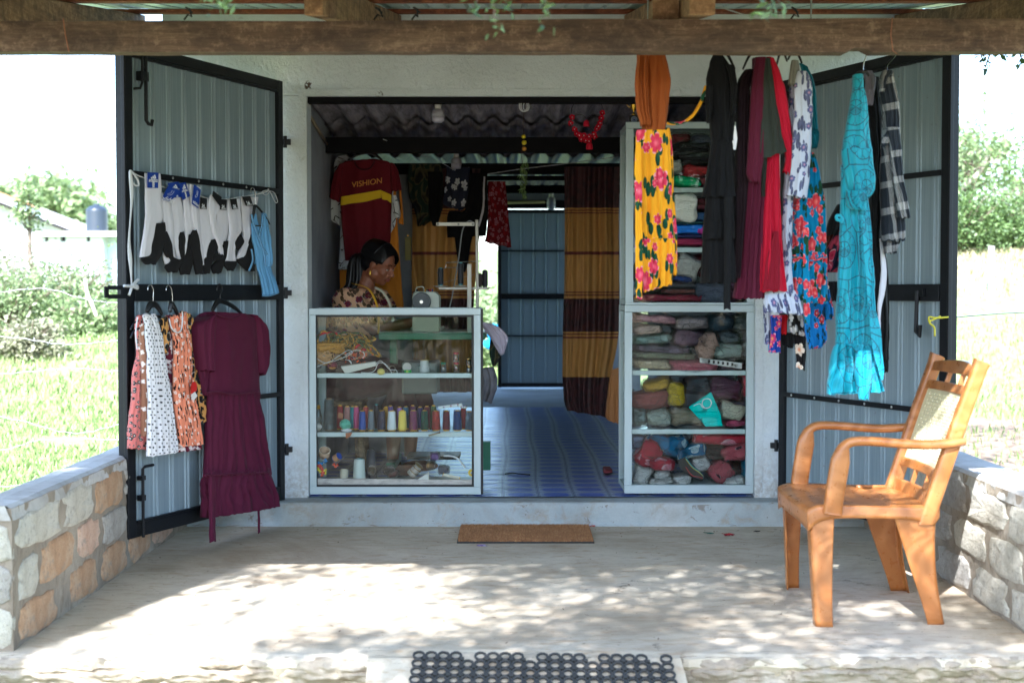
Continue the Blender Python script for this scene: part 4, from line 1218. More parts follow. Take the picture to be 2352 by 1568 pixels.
def xpx(px, Y): return at(px, 668, Y).x
m = MB()
x0, x1, x2 = xpx(95,46), xpx(238,46), xpx(300,46)
zb_, zt_ = gz_(-12,46) - 1, zpx(541,46)
m.box(x0, x1,46,49, zb_, zpx(555,46));
wx_ = [xpx(p, 46) for p in (95,104,112,140,152,200,208,238)]
for k in range(0,7,2): m.box(wx_[k], wx_[k + 1], 46,49, zpx(555,46) + 0.0, zpx(543,46))
m.build('wall', white, OH)
m = MB(); m.box(x0 + 0.05, x1 - 0.05,46.3,46.35, zpx(555,46), zpx(543,46)); m.build('window', plain('dark_opening', S(60,58,54),0.9), OH)
m = MB(); m.box(x1, x2,46.6,49, zb_, zpx(543,46)); m.build('wall', plain('blue_grey_render', S(196,208,216),0.9), OH)
m = MB(); m.box(x0 - 0.2, x2 + 0.2,45.7,49.2, zpx(543,46) + 0.003, zpx(532,46)); m.build('roof_slab', white, OH)
tk = thing('water_tank', (xpx(224,46.8),46.8, zpx(532,46.5)), 'black ribbed plastic water tank on the flat outhouse roof', 'water tank')
m = MB(); rr = (xpx(249,46.8) - xpx(200,46.8)) / 2; zt0 = zpx(532,46); hh = zpx(478,46) - zt0
prof = [(rr * 0.98,0)]
for k in range(14):
 prof += [(rr * (1.0 if k % 2 else 0.965), hh * (0.03 + 0.94 * k / 13))]
prof += [(rr * 0.9, hh * 1.02),(rr * 0.55, hh * 1.14),(rr * 0.25, hh * 1.18),(rr * 0.25, hh * 1.24),(0.01, hh * 1.25)]
m.lathe(prof, (xpx(224,46.8),46.8 , zt0),28); m.build('tank_body', plain('black_tank_plastic', S(44,52,62),0.35), tk, smooth=True)
# ---- right background
bigt = [(2150,17.5,225,1.5, 'tall pale green tree behind the right door leaf'),(2225,19.5,290,0.85, 'spreading green tree in the right gap, with a dead branch'),(2345,22,350,0.5, 'thin airy tree crown at the right edge')]
for i, (px, Y, top, rx, lb) in enumerate(bigt):
 x, z = pos(px, Y); zt = at(px, top, Y).z; h = zt - z
 tree(lb, (x, Y, z), h, (rx * 1.1, rx, h * 0.26),120 + i, 'leaf' if i else 'leafpale', 34 if i < 2 else 12,70,0.11, cr=0.28, crown_z=h * 0.7, trunk_r=0.1)
m = MB(); m.tube(curve_pts([at(2188,452,17.8), at(2215,425,17.8), at(2245,400,17.8), at(2262,370,17.8), at(2278,346,17.8)], 16), [0.06,0.055,0.052,0.05,0.05,0.048,0.048,0.047,0.046,0.045,0.045,0.043,0.04,0.04,0.038,0.036,0.03], 7)
m.build('dead_branch', M['palebark'], label='bleached bare dead branch slanting across the green tree', cat='branch', smooth=True)
for i, (px, Y, rx, top, mt, lb) in enumerate(((2200,15.5,1.1,440, 'leaf', 'dense bright green bush beside the right door post'),(2290,16.5,1.2,452, 'leafpale', 'dense pale green bush in the middle of the right gap'),(2370,16,1.2,470, 'leaf', 'green bush cut by the right picture edge'),(2110,16.5,1.2,470, 'leaf', 'green bush hidden mostly by the right door leaf'))):
 x = xpx(px, Y); z = gz_(x, Y); zt = at(px, top, Y).z
 bush(lb, x, Y, rx, (zt - z) / 1.6,150 + i, mt, 80,70,0.075)
m = MB(); x = xpx(2276,13.2); zb = gz_(x, 13.2); m.box(x - 0.04, x + 0.04,13.16,13.24, zb - 0.1, at(2276,565,13.2).z); m.build('boundary_post', M['coping'], label='short white concrete boundary post on the dry bank', cat='post', bevel=0.02)
# through the back door: grassy slope and shrub
for i, (px, Y, rx, top, mt, lb) in enumerate(((1085,15.0,1.3,560, 'leafpale', 'pale bush seen through the open back doorway'),(1150,20.0,1.8,520, 'leafpale', 'far bush behind the back door opening'))):
 x = xpx(px, Y); z = gz_(x, Y); bush(lb, x, Y, rx, 0.6,170 + i, mt, 60,60,0.12)
m = MB(); x = xpx(1126,11.5); z = gz_(x, 11.5)
m.ell((x + 0.05,11.5, z + 0.75),(0.09,0.06,0.12),8,6); m.ell((x + 0.02,11.5, z + 0.6),(0.12,0.07,0.08),8,6); m.build('blue_washing', fabric('blue_cloth', S(40,140,200)), label='bright blue cloth hanging outside the back doorway', cat='cloth')
# ---- grass
def grass(name, regions, mat, label, n, hmin, hmax, seed):
 rs = np.random.RandomState(seed); P = []
 for (pxa, pxb, Ya, Yb, share) in regions:
  k = int(n * share)
  u = rs.uniform(0,1, k) ** 1.0
  D = (Ya + 7.37) * ((Yb + 7.37) / (Ya + 7.37)) ** u
  px = rs.uniform(pxa, pxb, k); X = (px - 1176) / FPX * D; Y = D - 7.37
  P.append(np.stack([X, Y], 1))
 P = np.concatenate(P); N = len(P)
 keep = ~((P[:, 0] > -1.95) & (P[:, 0] < 2.2) & (P[:, 1] < 8.9));
 bare = (np.hypot(P[:, 0] - 4.6,(P[:, 1] - 6.6) * 0.8) < 1.6) & (rs.uniform(0,1, N) < 0.85)
 dens = np.array([nz(x * 1.3, y * 1.3,6) for x, y in P]) > -0.25 + rs.uniform(-.25,.25, N)
 P = P[keep & ~bare & dens]; N = len(P)
 Z = np.array([gz_(x, y) for x, y in P])
 sc = 0.6 + 0.05 * (P[:, 1] + 7.4)
 h = rs.uniform(hmin, hmax, N) * sc * 0.8; w = h * rs.uniform(0.05,0.14, N)
 a = rs.uniform(0,6.28, N); lean = rs.uniform(0.1,0.6, N) * h; la = rs.uniform(0,6.28, N)
 base = np.stack([P[:, 0], P[:, 1], Z - 0.01], 1)
 dv = np.stack([np.cos(a) * w, np.sin(a) * w, np.zeros(N)], 1)
 mid = base + np.stack([np.cos(la) * lean * .3, np.sin(la) * lean * .3, h * .6], 1)
 tip = base + np.stack([np.cos(la) * lean, np.sin(la) * lean, h], 1)
 V = np.stack([base - dv, base + dv, mid + dv * .8, tip, mid - dv * .8], 1).reshape(-1,3)
 me = bpy.data.meshes.new(name)
 me.vertices.add(5 * N); me.vertices.foreach_set('co', V.astype(np.float32).ravel())
 me.loops.add(5 * N); me.loops.foreach_set('vertex_index', np.arange(5 * N, dtype=np.int32))
 me.polygons.add(N); me.polygons.foreach_set('loop_start', np.arange(0,5 * N, 5, dtype=np.int32)); me.polygons.foreach_set('loop_total', np.full(N, 5, dtype=np.int32))
 me.materials.append(mat); me.update()
 link(name, me, (0,0,0), None, label, 'grass', None, 'stuff')
grass('grass', ((-500,330,-2.5,20,0.62),(2120,2800,-3.0,12.6,0.32),(960,1300,9,20,0.06)), M['grassm'], 'green meadow grass around the shop', 150000,0.035,0.095,8)
grass('dry_grass', ((2120,2800,13.2,17,0.8),(-500,200,9,16,0.2)), M['grassdry'], 'pale dry grass on the bank beyond the meadow', 14000,0.04,0.09,9)
# ---- barbed wire fence on the left
FN = thing('barbed_wire_fence', (-3.0,1.1, gz_(-3,1.1)), 'sagging barbed wire fence along the meadow left of the shop', 'fence')
Yf = 1.1
for k, pts in enumerate((((-300,690),(-120,682),(0,671),(104,663),(200,688),(277,696),(380,700)),((-300,770),(0,773),(146,790),(277,782),(380,776)),((-300,880),(0,859),(167,846),(277,853),(380,850)),
                         ((-300,930),(0,957),(163,994),(279,974),(380,960)),((-300,1080),(0,1034),(104,1009),(279,1010),(380,1014)),((-300,1130),(0,1117),(150,1108),(380,1100)))):
 P = curve_pts([at(px, py, Yf) for px, py in pts], 60)
 m = MB(); m.tube([p + Vector((0,0.003 * math.sin(i),0.003 * math.cos(i * 1.3))) for i, p in enumerate(P)], 0.0028,5)
 m.build('wire', M['wire'], FN, smooth=True)
 m = MB()
 for i in range(2,60,4):
  for q in range(4):
   d = Vector((rnd.uniform(-.4,.4), rnd.uniform(-1,1), rnd.uniform(-1,1))).normalized() * 0.02
   m.tube([P[i], P[i] + d], [0.0018,0.0008], 4)
 m.build('barb', M['wire'], FN, kind='stuff')
for x in (at(-310,700, Yf).x, -1.9):
 m = MB(); m.box(x - 0.05, x + 0.05, Yf - 0.05, Yf + 0.05,-0.6,1.35); m.build('post', M['coping'], FN, bevel=0.008)
# cord with a yellow tie at the right leaf
T = thing('tie_cord', tuple(at(2130,730,-1.3)), 'thin dark cord tied with yellow string to the right door leaf', 'cord')
m = MB(); m.tube(curve_pts([at(2150,731,-1.33), at(2200,728,-1.0), at(2300,720,-0.4), at(2420,714,0.4), at(2560,700,1.2)], 30),0.003,6); m.build('cord', M['blackplastic'], T, smooth=True)
m = MB(); ys_ = plain('yellow_string', S(200,190,50),0.7); m.tube(curve_pts([at(2178,728,-1.35), at(2150,730,-1.36), at(2134,728,-1.36), at(2136,742,-1.36), at(2146,752,-1.36), at(2147,772,-1.36)], 20),0.004,6)
m.tube(curve_pts([at(2160,726,-1.35), at(2146,733,-1.36), at(2132,738,-1.36)], 8),0.004,6); m.build('string_knot', ys_, T, smooth=True)
# ------------------------------------------------------------------ garments outside
DK = S(30,30,34)
F = {}
F['maroon'] = fabric('plum_crepe', S(82,20,48),0.75,0.1)
F['dots'] = None
t = NT('white_cotton_with_black_dots'); uv = t.co('UV')
ux, uy, _ = t.sep(t.mp(uv, (52,52,1), rot=(0,0,0.78)))
dx = t.math('SUBTRACT', t.math('FRACT', ux),0.5); dy = t.math('SUBTRACT', t.math('FRACT', uy),0.5)
big = t.math('LESS_THAN', t.vm('LENGTH', t.comb(dx, dy, 0)),0.20)
t.bsdf(t.mix(big, S(214,214,218), S(26,26,34)),0.85, t.bump(t.noise(uv, 300,3),0.25,0.001)); F['dots'] = t.m
F['pinkfl'] = floral('salmon_print_with_black_and_white_flowers', S(206,116,110), S(36,26,28), S(230,220,214), None, sc=26, size=0.30, petals=5)
F['brownfl'] = floral('tan_print_with_white_flowers', S(150,106,84), S(222,214,208), S(240,240,236), None, sc=24, size=0.28, petals=4, layers=1)
F['mustard'] = floral('mustard_print_with_black_leaves', S(204,150,84), S(24,22,24), S(60,50,40), S(20,20,22), sc=18, size=0.36, petals=3, leaf_sc=26, leaf_size=0.42, layers=1)
F['maroonfl'] = floral('maroon_print_with_white_leaves', S(96,24,44), S(220,210,212), S(230,230,230), S(210,196,200), sc=18, size=0.32, petals=5, leaf_sc=30, leaf_size=0.32, layers=1)
F['coral'] = floral('coral_print_with_flowers_and_sprigs', S(228,138,106), S(236,216,206), S(160,60,40), S(40,26,26), sc=26, size=0.24, petals=5, leaf_sc=44, leaf_size=0.26, layers=1, leaf_stretch=0.3, stem=None)
F['sock'] = fabric('white_sock_knit', S(206,206,214),0.9,0.06,0.3, scale=500)
F['sole'] = fabric('black_sock_knit', S(22,22,24),0.9,0.06)
F['lightblue'] = fabric('light_blue_satin', S(104,160,206),0.45,0.12)
t = NT('light_blue_dotted_trim'); uv = t.co('UV'); v_ = t.vor(uv, 160, 'F1', 0.1, '2D')
t.bsdf(t.mix(t.math('LESS_THAN', v_.outputs['Distance'], 0.28), S(112,166,210), S(24,34,56)),0.6); F['bluedot'] = t.m
def hook(m, top, base, r=0.0022, w=0.018, dirn=(1,0,0)):
 """the wire crook of a hanger: base is where it leaves the shoulders, top the crook's crown"""
 top = Vector(top); b = Vector(base); d = Vector(dirn).normalized()
 P = [b, b + Vector((0,0,(top.z - b.z) * 0.35)), b.lerp(top, 0.7) + d * w * 0.9 , top + d * w * 0.75 + Vector((0,0,-w * 0.4)), top, top - d * w * 0.8 + Vector((0,0,-w * 0.5)), top - d * w * 1.0 + Vector((0,0,-w * 1.3))]
 m.tube(curve_pts(P, 24), r, 6)
def hanger(pl, hx, hy, bx, by, lx, ly, rx, ry, label, steel=False, off=0.0, thick=0.009, group=None, w=0.018):
 p = pl.off(off)
 top = p.pt(hx, hy); b = p.pt(bx, by); l = p.pt(lx, ly); r = p.pt(rx, ry)
 T = thing('hanger', b, label, 'hanger', group)
 d = (r - l); d.z = 0; d = d.normalized() if d.length > 1e-4 else Vector((1,0,0))
 m = MB(); hook(m, top, b, 0.0022 if steel else 0.004, w, d)
 m.build('hook', M['steel'] if steel else M['blackplastic'], T, smooth=True)
 m = MB(); c = b - Vector((0,0,0.006))
 m.tube(curve_pts([l, l.lerp(c, 0.45) + Vector((0,0,0.012)), c + Vector((0,0,0.004)), r.lerp(c, 0.45) + Vector((0,0,0.012)), r], 20), [thick * (0.7 + 0.5 * math.sin(PI * i / 20)) for i in range(21)], 8, flat=0.6)
 lb = l.lerp(r, 0.12) - Vector((0,0,0.012)); rb = l.lerp(r, 0.88) - Vector((0,0,0.012))
 m.tube([lb, rb], thick * 0.45,6)
 m.build('arms', M['blackplastic'], T, smooth=True)
 return T
LD = Plane(LH, LO, 0.03)
LD = Plane(LO, LH, 0.03)
def garment(name, label, cat, pl, px, py, parts, group=None):
 """parts: (part name, rows, material, off, dict)"""
 T = thing(name, pl.pt(px, py), label, cat, group)
 for i, (pn, rows, mt, off, kw) in enumerate(parts):
  cloth(pn, rows, pl.off(off), mt, T, seed=rnd.uniform(0,40), **kw)
 return T
z2 = lambda x, y: (x * .4169,606.7 + y * .4169)
def zr2(*rows):
 out = []
 for r in rows:
  if len(r) == 3: out.append((606.7 + r[0] * .4169, r[1] * .4169, r[2] * .4169))
  else: out.append((r[0] * .4169,606.7 + r[1] * .4169, r[2] * .4169,606.7 + r[3] * .4169))
 return out
whitetrim = fabric('white_bias_trim', S(216,216,220),0.8,0.04)
def trim(pts, pl, parent, r=0.004, mat=None):
 m = MB(); m.tube(curve_pts([pl.pt(*p) for p in pts], 20), r, 6); m.build('binding', mat or whitetrim, parent, smooth=True)
GL = 'small dresses hung on the left metal door'
# plum long dress
T = garment('dress', 'long plum dress with puff sleeves and ruffled hem on the left door', 'dress', LD, 530,900, [
 ('bodice', zr2((1180,262,1340,272),(1118,300,1395,300),(1112,360,1402,350),(400,1138,1402),(560,1142,1404),(715,1142,1420)), F['maroon'], 0.05, dict(folds=2, amp=0.004, thick=0.045, top=0.5)),
 ('skirt', zr2((700,1142,1420),(760,1140,1430),(900,1136,1448),(1050,1130,1466),(1160,1124,1480)), F['maroon'], 0.055, dict(folds=6, amp=0.016, thick=0.035, nu=140, top=0.4)),
 ('ruffle', zr2((1128,1135,1478,1118),(1123,1170,1484,1150),(1118,1250,1500,1220),(1116,1330,1518,1280),(1115,1396,1530,1330)), F['maroon'], 0.06, dict(folds=7.5, amp=0.016, thick=0.045, nu=160, top=0.6)),
 ('sleeve', zr2((1125,290,1160,262),(1072,330,1165,320),(1066,420,1160,420),(1078,520,1150,530),(1085,580,1145,590)), F['maroon'], 0.06, dict(folds=3, amp=0.008, thick=0.05, top=0.8)),
 ('sleeve_cuff', zr2((582,1088,1146),(640,1098,1134),(722,1112,1138)), F['maroon'], 0.055, dict(folds=5, amp=0.004, thick=0.014, top=0.9)),
 ('sleeve', zr2((1372,275,1400,310),(1385,320,1440,350),(1395,420,1456,440),(1400,520,1450,540),(1400,600,1425,612)), F['maroon'], 0.05, dict(folds=3, amp=0.007, thick=0.05, top=0.8)),
 ('sleeve_cuff', zr2((605,1402,1424),(660,1404,1422),(740,1406,1424)), F['maroon'], 0.05, dict(folds=5, amp=0.003, thick=0.014, top=0.9)),
 ('tie', zr2((1152,1140,1186,1140),(1150,1250,1188,1250),(1152,1400,1188,1400),(1156,1530,1194,1524)), F['maroon'], 0.11, dict(folds=1, amp=0.003, thick=0.004, top=0.9)),
 ('tie', zr2((1418,1340,1430,1340),(1420,1400,1432,1400),(1424,1480,1436,1474)), F['maroon'], 0.09, dict(folds=1, amp=0.002, thick=0.003, top=0.9)),
])
trim([z2(1180,262), z2(1225,288), z2(1290,298), z2(1335,274)], LD.off(0.10), T, 0.0035, F['maroon'])
m = MB(); P_ = LD.off(0.105)
m.tube(curve_pts([P_.pt(*z2(1130,706)), P_.pt(*z2(1200,702)), P_.pt(*z2(1290,716)), P_.pt(*z2(1360,708)), P_.pt(*z2(1424,700))], 30),0.004,6)
m.build('gathered_seam', F['maroon'], T, smooth=True); m = MB()
m.tube([LD.off(0.115).pt(*z2(1120 + i * 10,1162 - 0.045 * i * 10 + 3 * math.sin(i * 1.7))) for i in range(37)], [0.005 + 0.002 * math.sin(i * 2.1) for i in range(37)], 6)
m.build('gathered_seam', F['maroon'], T, smooth=True)
hanger(LD, 504,653,506,690,487,714,556,721, 'thick black plastic hanger above the plum dress', False, 0.065,0.012, w=0.022)
def shiftdress(label, rows, mat, off, straps=None, **kw):
 T = garment('dress', label, 'dress', LD, (rows[-1][0] if len(rows[-1]) == 4 else rows[-1][1]),900, [('dress_body', rows, mat, off, dict(dict(folds=4, amp=0.008, thick=0.02, top=0.3), **kw))], GL)
 for s_ in (straps or []): trim(s_, LD.off(off + 0.03), T, 0.0035)
 return T
shiftdress('salmon sleeveless dress with black flowers, outermost on the left door', zr2((755,285,795,275),(748,340,790,330),(760,480,800,480),(600,740,790),(800,722,800),(920,712,808),(755 - 47,1012,808,1020)), F['pinkfl'], 0.04, [[z2(758,290), z2(748,380), z2(756,470)]])
shiftdress('tan dress with white flowers between the salmon and the dotted dress', zr2((775,330,802,280),(772,420,806,400),(600,778,812),(760,775,820),(945,778,824)), F['brownfl'], 0.06)
shiftdress('white sleeveless dress with small black dots on the left door', zr2((790,285,850,272),(800,330,872,340),(806,420,892,420),(500,812,902),(580,812,914),(700,815,930),(850,815,950),(960,812,966),(810,1060,974,1032)), F['dots'], 0.085, [[z2(788,284), z2(806,276), z2(840,300), z2(860,350)]], folds=5, amp=0.009)
shiftdress('mustard dress with black leaves, behind the coral dress', zr2((1000,258,1048,280),(1000,330,1070,350),(420,1000,1075),(600,1010,1100),(800,1030,1128),(870,1060,1138)), F['mustard'], 0.035)
T = garment('dress_sleeve', 'mustard short sleeve with black leaves left of the coral dress', 'dress', LD, 376,760, [('sleeve', zr2((890,298,918,288),(876,340,925,360),(878,420,930,430),(880,478,915,490)), F['mustard'], 0.075, dict(folds=2, amp=0.004, thick=0.012))], GL)
shiftdress('maroon dress with white leaves, mostly hidden by the coral dress', zr2((915,280,935,280),(912,350,955,350),(918,500,955,500),(650,930,1000),(800,945,1060),(985,1034,1104,1016)), F['maroonfl'], 0.055)
shiftdress('coral sleeveless dress with white flowers and black sprigs', zr2((940,290,1022,262),(948,360,1030,330),(955,400,1045,400),(500,958,1050),(580,955,1052),(700,958,1066),(850,970,1086),(950,980,1104),(985,1004,1110,992)), F['coral'], 0.085, [[z2(932,300), z2(945,350), z2(975,376), z2(998,360), z2(1006,300), z2(1004,262)]], folds=5, amp=0.009)
T = thing('price_tag', LD.off(0.12).pt(443,900), 'red and white paper tag hanging on the coral dress', 'tag')
P_ = LD.off(0.125)
m = MB(); q = P_.pt(445,893); u_ = (LD.b - LD.a).normalized(); m.prism([(-.022,-.02),(.02,-.008),(.024,.02),(.008,.034),(-.012,.03),(-.024,.01)], q, u_, (0,0,1), LD.n * 0.002); m.build('tag_card', plain('red_card', S(200,36,32),0.4), T)
m = MB(); q = P_.off(0.004).pt(446,906); m.prism([(-.024,-.02),(-.004,-.024),(.024,-.006),(.002,.012),(-.018,.004)], q, u_, (0,0,1), LD.n * 0.002); m.build('tag_slip', plain('white_card', S(226,222,218),0.6), T)
hanger(LD, 345,654,352,697,337,716,372,722, 'left steel hooked hanger on the door brace, over the dotted dress', True, 0.07,0.014)
hanger(LD, 387,655,396,697,390,716,412,740, 'right steel hooked hanger on the door brace, over the coral dress', True, 0.07,0.013)
m = MB(); P_ = LD.off(0.05)
for a in (((300,757),(308,742),(318,736)),((300,776),(308,760),(322,752)),((318,775),(324,758),(334,752))):
 m.tube(curve_pts([P_.pt(*p) for p in a], 8),0.004,6)
m.build('hanger_tips', M['blackplastic'], label='curved black hanger tips sticking out left of the salmon dress', cat='hanger', smooth=True)
# socks on their string ----------------------------------------------
zs = lambda x, y: (280 + x * .2382,336 + y * .2382)
def zrs(rows): return [(zs(a, b)[0], zs(a, b)[1], zs(c, d)[0], zs(c, d)[1]) for a, b, c, d in rows]
tagblue = plain('royal_blue_card', S(26,60,150),0.4); tagblack = plain('black_card', S(24,24,26),0.45); ink = plain('white_print', S(226,228,232),0.5)
GS = 'white sports socks with black soles on the left door'
def sock(label, white, black, off, tagp=None, mark=None):
 w0 = zrs(white); P0 = LD.off(off)
 T = thing('sock_pair', P0.pt(w0[0][0], w0[0][1]), label, 'socks', GS)
 cloth('sock_leg', w0, P0, F['sock'], T, thick=0.010, folds=1.3, amp=0.002, seed=rnd.uniform(0,30), nu=32, nv=26, wrinkle=0.002)
 for b in black: cloth('sole', zrs(b), P0.off(0.006), F['sole'], T, thick=0.011, folds=1, amp=0.001, seed=rnd.uniform(0,30), nu=24, nv=16, wrinkle=0.0015)
 if tagp:
  Pt = P0.off(0.018); q = [Pt.pt(*zs(*p)) for p in tagp]
  m = MB(); n = LD.n * 0.0015; m.add([p for p in q] + [p + n for p in q], [(3,2,1,0),(4,5,6,7),(0,1,5,4),(1,2,6,5),(2,3,7,6),(3,0,4,7)])
  tg = m.build('paper_tag', tagblue if mark and mark[0] == 'a' else tagblack, T)
  tl, tr, br, bl = q; ux = (tr - tl); uy = (tl - bl); w = ux.length; c = (tl + tr + br + bl) / 4 + LD.n * 0.003
  uxn = ux.normalized(); uyn = uy.normalized(); H_ = uy.length
  def P(a, b): return c + uxn * a * w + uyn * b * H_
  if mark == 'a':       # three rising bars, the word, two stripes
   m = MB()
   for k in range(3):
    xa = -0.20 + k * 0.17; hgt = 0.10 + 0.085 * k
    m.add([P(xa, .10), P(xa + .13,.10), P(xa + .13 - hgt * .4 + .0,.10 + hgt), P(xa - hgt * .4 + .02,.10 + hgt * .82)], [(0,1,2,3)])
   for xa in (-0.07,0.03): m.add([P(xa, -.48), P(xa + .07,-.48), P(xa + .07,-.08), P(xa, -.08)], [(0,1,2,3)])
   m.build('emblem', ink, tg)
   lettering('adidas', w * 0.33, P(0,0.0), uxn, uyn, ink, tg)
  elif mark == 'a2':
   m = MB(); m.tube([P(.12,.30), P(.1,.1), P(.05,0.0), P(-.12,-.08), P(-.2,-.02), P(-.1,.06), P(-.02,.1), P(-.02,.3)], 0.0008,4); m.build('emblem', ink, tg)
   lettering('adidas', w * 0.36, P(0,-0.36), uxn, uyn, ink, tg)
  elif mark == 'b':
   lettering('54', w * 0.40, P(-0.1,-0.2), uxn, uyn, ink, tg)
   m = MB(); [m.add([P(-.35, v_), P(.35, v_), P(.35, v_ + .025), P(-.35, v_ + .025)], [(0,1,2,3)]) for v_ in (-.34,-.40,-.46)]; m.build('small_print', ink, tg)
 return T
sock('white sock pair behind the second blue tag', [(470,470,560,470),(470,700,600,720),(480,850,590,850),(500,950,545,1000),(530,1085,575,1100)], [[(548,830,592,820),(528,900,612,900),(540,980,600,960),(552,1060,600,1040),(570,1110,590,1100)]], 0.014, [(440,355),(545,342),(575,490),(480,498)], 'a')
sock('second white sock pair from the left with a curling blue tag', [(384,450,470,440),(386,560,470,570),(395,700,500,760),(405,950,500,960),(400,1060,520,1080),(415,1140,560,1110)], [[(385,880,432,860),(384,960,470,950),(425,1050,490,1060),(460,1105,575,1105),(410,1160,560,1140),(450,1215,530,1212)]], 0.024, [(440,385),(582,430),(455,535),(378,520)], 'a2')
sock('white sock pair under the third, tilted blue tag', [(560,370,640,362),(585,500,655,500),(600,700,690,720),(610,850,690,850),(590,1000,650,980),(565,1140,590,1140)], [[(640,850,690,835),(625,950,680,940),(600,1050,685,1050),(552,1150,680,1140),(570,1235,650,1232)]], 0.02, [(545,360),(612,345),(655,480),(585,520)], 'a')
sock('longest white sock pair, leftmost, under an upright blue tag', [(222,258,370,264),(225,480,380,480),(224,700,390,700),(212,820,340,800),(190,950,300,950),(174,1072,264,1074)],
     [[(325,742,412,733),(305,850,418,830),(285,950,400,950),(265,1050,378,1040),(180,1074,350,1090),(228,1136,315,1138)], [(384,850,428,820),(392,930,470,920),(400,1010,486,1000),(440,1080,486,1070)]], 0.034, [(245,250),(352,256),(346,404),(245,400)], 'a')
sock('white sock pair in the middle under a narrow blue tag', [(655,365,755,400),(662,520,745,590),(680,720,750,700),(700,850,760,900),(735,1000,782,1000),(765,1145,785,1145)], [[(685,810,714,802),(655,880,738,880),(665,1000,755,1000),(690,1100,775,1120),(700,1170,770,1180),(715,1230,780,1228)]], 0.032, [(695,368),(758,420),(735,598),(672,555)], 'a2')
sock('white sock pair under the first black tag', [(745,500,830,505),(742,620,850,620),(745,750,880,750),(760,900,905,885),(775,1000,830,960),(780,1148,800,1130)], [[(840,905,910,885),(825,960,935,940),(805,1050,900,1040),(770,1150,860,1140),(775,1228,840,1226)]], 0.026, [(755,494),(820,505),(815,610),(752,604)], 'b')
sock('thin white sock with a slanting black and pink tag', [(850,470,925,450),(835,560,940,600),(850,700,900,680),(880,850,925,850),(920,960,960,960),(945,1050,968,1050)], [[(885,1045,972,1040),(878,1075,972,1070),(880,1100,930,1098)]], 0.036, [(878,430),(960,490),(945,580),(870,480)], 'c')
sock('white sock pair under the middle black tag', [(945,520,1012,520),(915,640,1020,640),(918,800,1022,800),(935,900,1000,900),(950,1000,965,990),(880,1155,940,1150)], [[(975,915,1022,908),(955,1000,1020,980),(930,1080,1000,1080),(862,1160,975,1150),(880,1224,950,1226)]], 0.022, [(948,508),(1012,515),(1006,618),(944,610)], 'b')
sock('white sock pair with a black bent heel, right of the middle', [(1022,520,1130,505),(1020,640,1140,620),(1035,800,1150,800),(1022,900,1110,880),(1000,1000,1085,1000),(988,1108,1095,1110)], [[(1112,870,1148,853),(1085,930,1175,920),(1092,1000,1130,990)], [(988,1108,1106,1108),(985,1150,1100,1150),(1020,1195,1070,1197)]], 0.028, [(1042,508),(1102,506),(1120,606),(1062,612)], 'b')
sock('rightmost white sock pair, beside the light blue baby dress', [(1150,490,1315,490),(1150,620,1290,620),(1165,780,1250,780),(1165,900,1250,900),(1125,1020,1200,1020),(1100,1085,1185,1090)], [[(1235,850,1262,850),(1205,950,1265,950),(1185,1050,1270,1050),(1105,1100,1280,1110),(1200,1198,1275,1200)]], 0.022, [(1158,485),(1235,480),(1265,575),(1195,575)], 'b')
T = thing('string', LD.off(0.03).pt(300,400), 'white string tied across the left door to hold the socks', 'string')
P_ = LD.off(0.022)
m = MB(); m.tube(curve_pts([P_.pt(*zs(*p)) for p in ((75,235),(150,280),(225,310),(420,400),(560,410),(700,460),(840,505),(1000,512),(1130,490),(1290,465),(1420,430))], 50),0.003,6)
m.tube(curve_pts([P_.pt(*zs(*p)) for p in ((1420,430),(1470,450),(1500,530),(1480,540),(1440,460),(1410,425),(1350,440),(1390,470),(1430,430))], 40),0.0022,6)
m.tube(curve_pts([P_.pt(*zs(*p)) for p in ((85,230),(80,300),(120,370),(160,375),(150,320),(100,250),(80,235))], 30),0.0045,6)
m.build('cord', M['string'], T, smooth=True)
m = MB(); m.tube(curve_pts([P_.pt(*zs(*p)) for p in ((80,240),(95,500),(70,900),(85,1150),(95,1340))], 30), [0.007 + 0.003 * math.sin(i * 0.4) for i in range(31)], 8, flat=0.3)
m.tube(curve_pts([P_.pt(*zs(*p)) for p in ((20,1345),(95,1350),(150,1370),(140,1340),(95,1350),(130,1310),(158,1284))], 20),0.0065,6); m.tube(curve_pts([P_.pt(*zs(*p)) for p in ((95,1350),(85,1390),(68,1435))], 8),0.0065,6)
m.build('ribbon', M['string'], T, smooth=True)
# light blue baby dress
T = garment('baby_dress', 'small light blue baby dress with dotted trim at the door hinge side', 'baby dress', LD, 605,550, [
 ('bodice', zrs([(1250,660,1285,650),(1252,760,1310,760),(1260,900,1350,900),(1285,1030,1400,1030),(1290,1140,1380,1150)]), F['lightblue'], 0.045, dict(folds=2, amp=0.004, thick=0.012)),
 ('back_panel', zrs([(1350,640,1385,650),(1350,760,1405,740),(1340,900,1430,900),(1370,1030,1440,1020),(1375,1165,1440,1150)]), F['lightblue'], 0.052, dict(folds=2, amp=0.004, thick=0.012)),
 ('skirt', zrs([(1300,1100,1420,1120),(1310,1180,1430,1170),(1330,1280,1465,1260),(1350,1380,1490,1340),(1352,1445,1508,1412)]), F['lightblue'], 0.05, dict(folds=4, amp=0.006, thick=0.012))])
m = MB(); P_ = LD.off(0.062)
for pts in (((1250,655),(1275,760),(1330,900),(1370,1020),(1385,1160)),((1365,640),(1352,760),(1330,860),(1350,960),(1410,1060),(1440,1150)),((1250,990),(1262,1100),(1225,1200)),((1352,1440),(1430,1440),(1508,1415))):
 m.tube(curve_pts([P_.pt(*zs(*p)) for p in pts], 20),0.0055,6, flat=0.4)
m.build('dotted_trim', F['bluedot'], T, smooth=True)
hanger(LD, 580,431,587,472,579,512,620,515, 'small black hanger holding the light blue baby dress', True, 0.055,0.008)
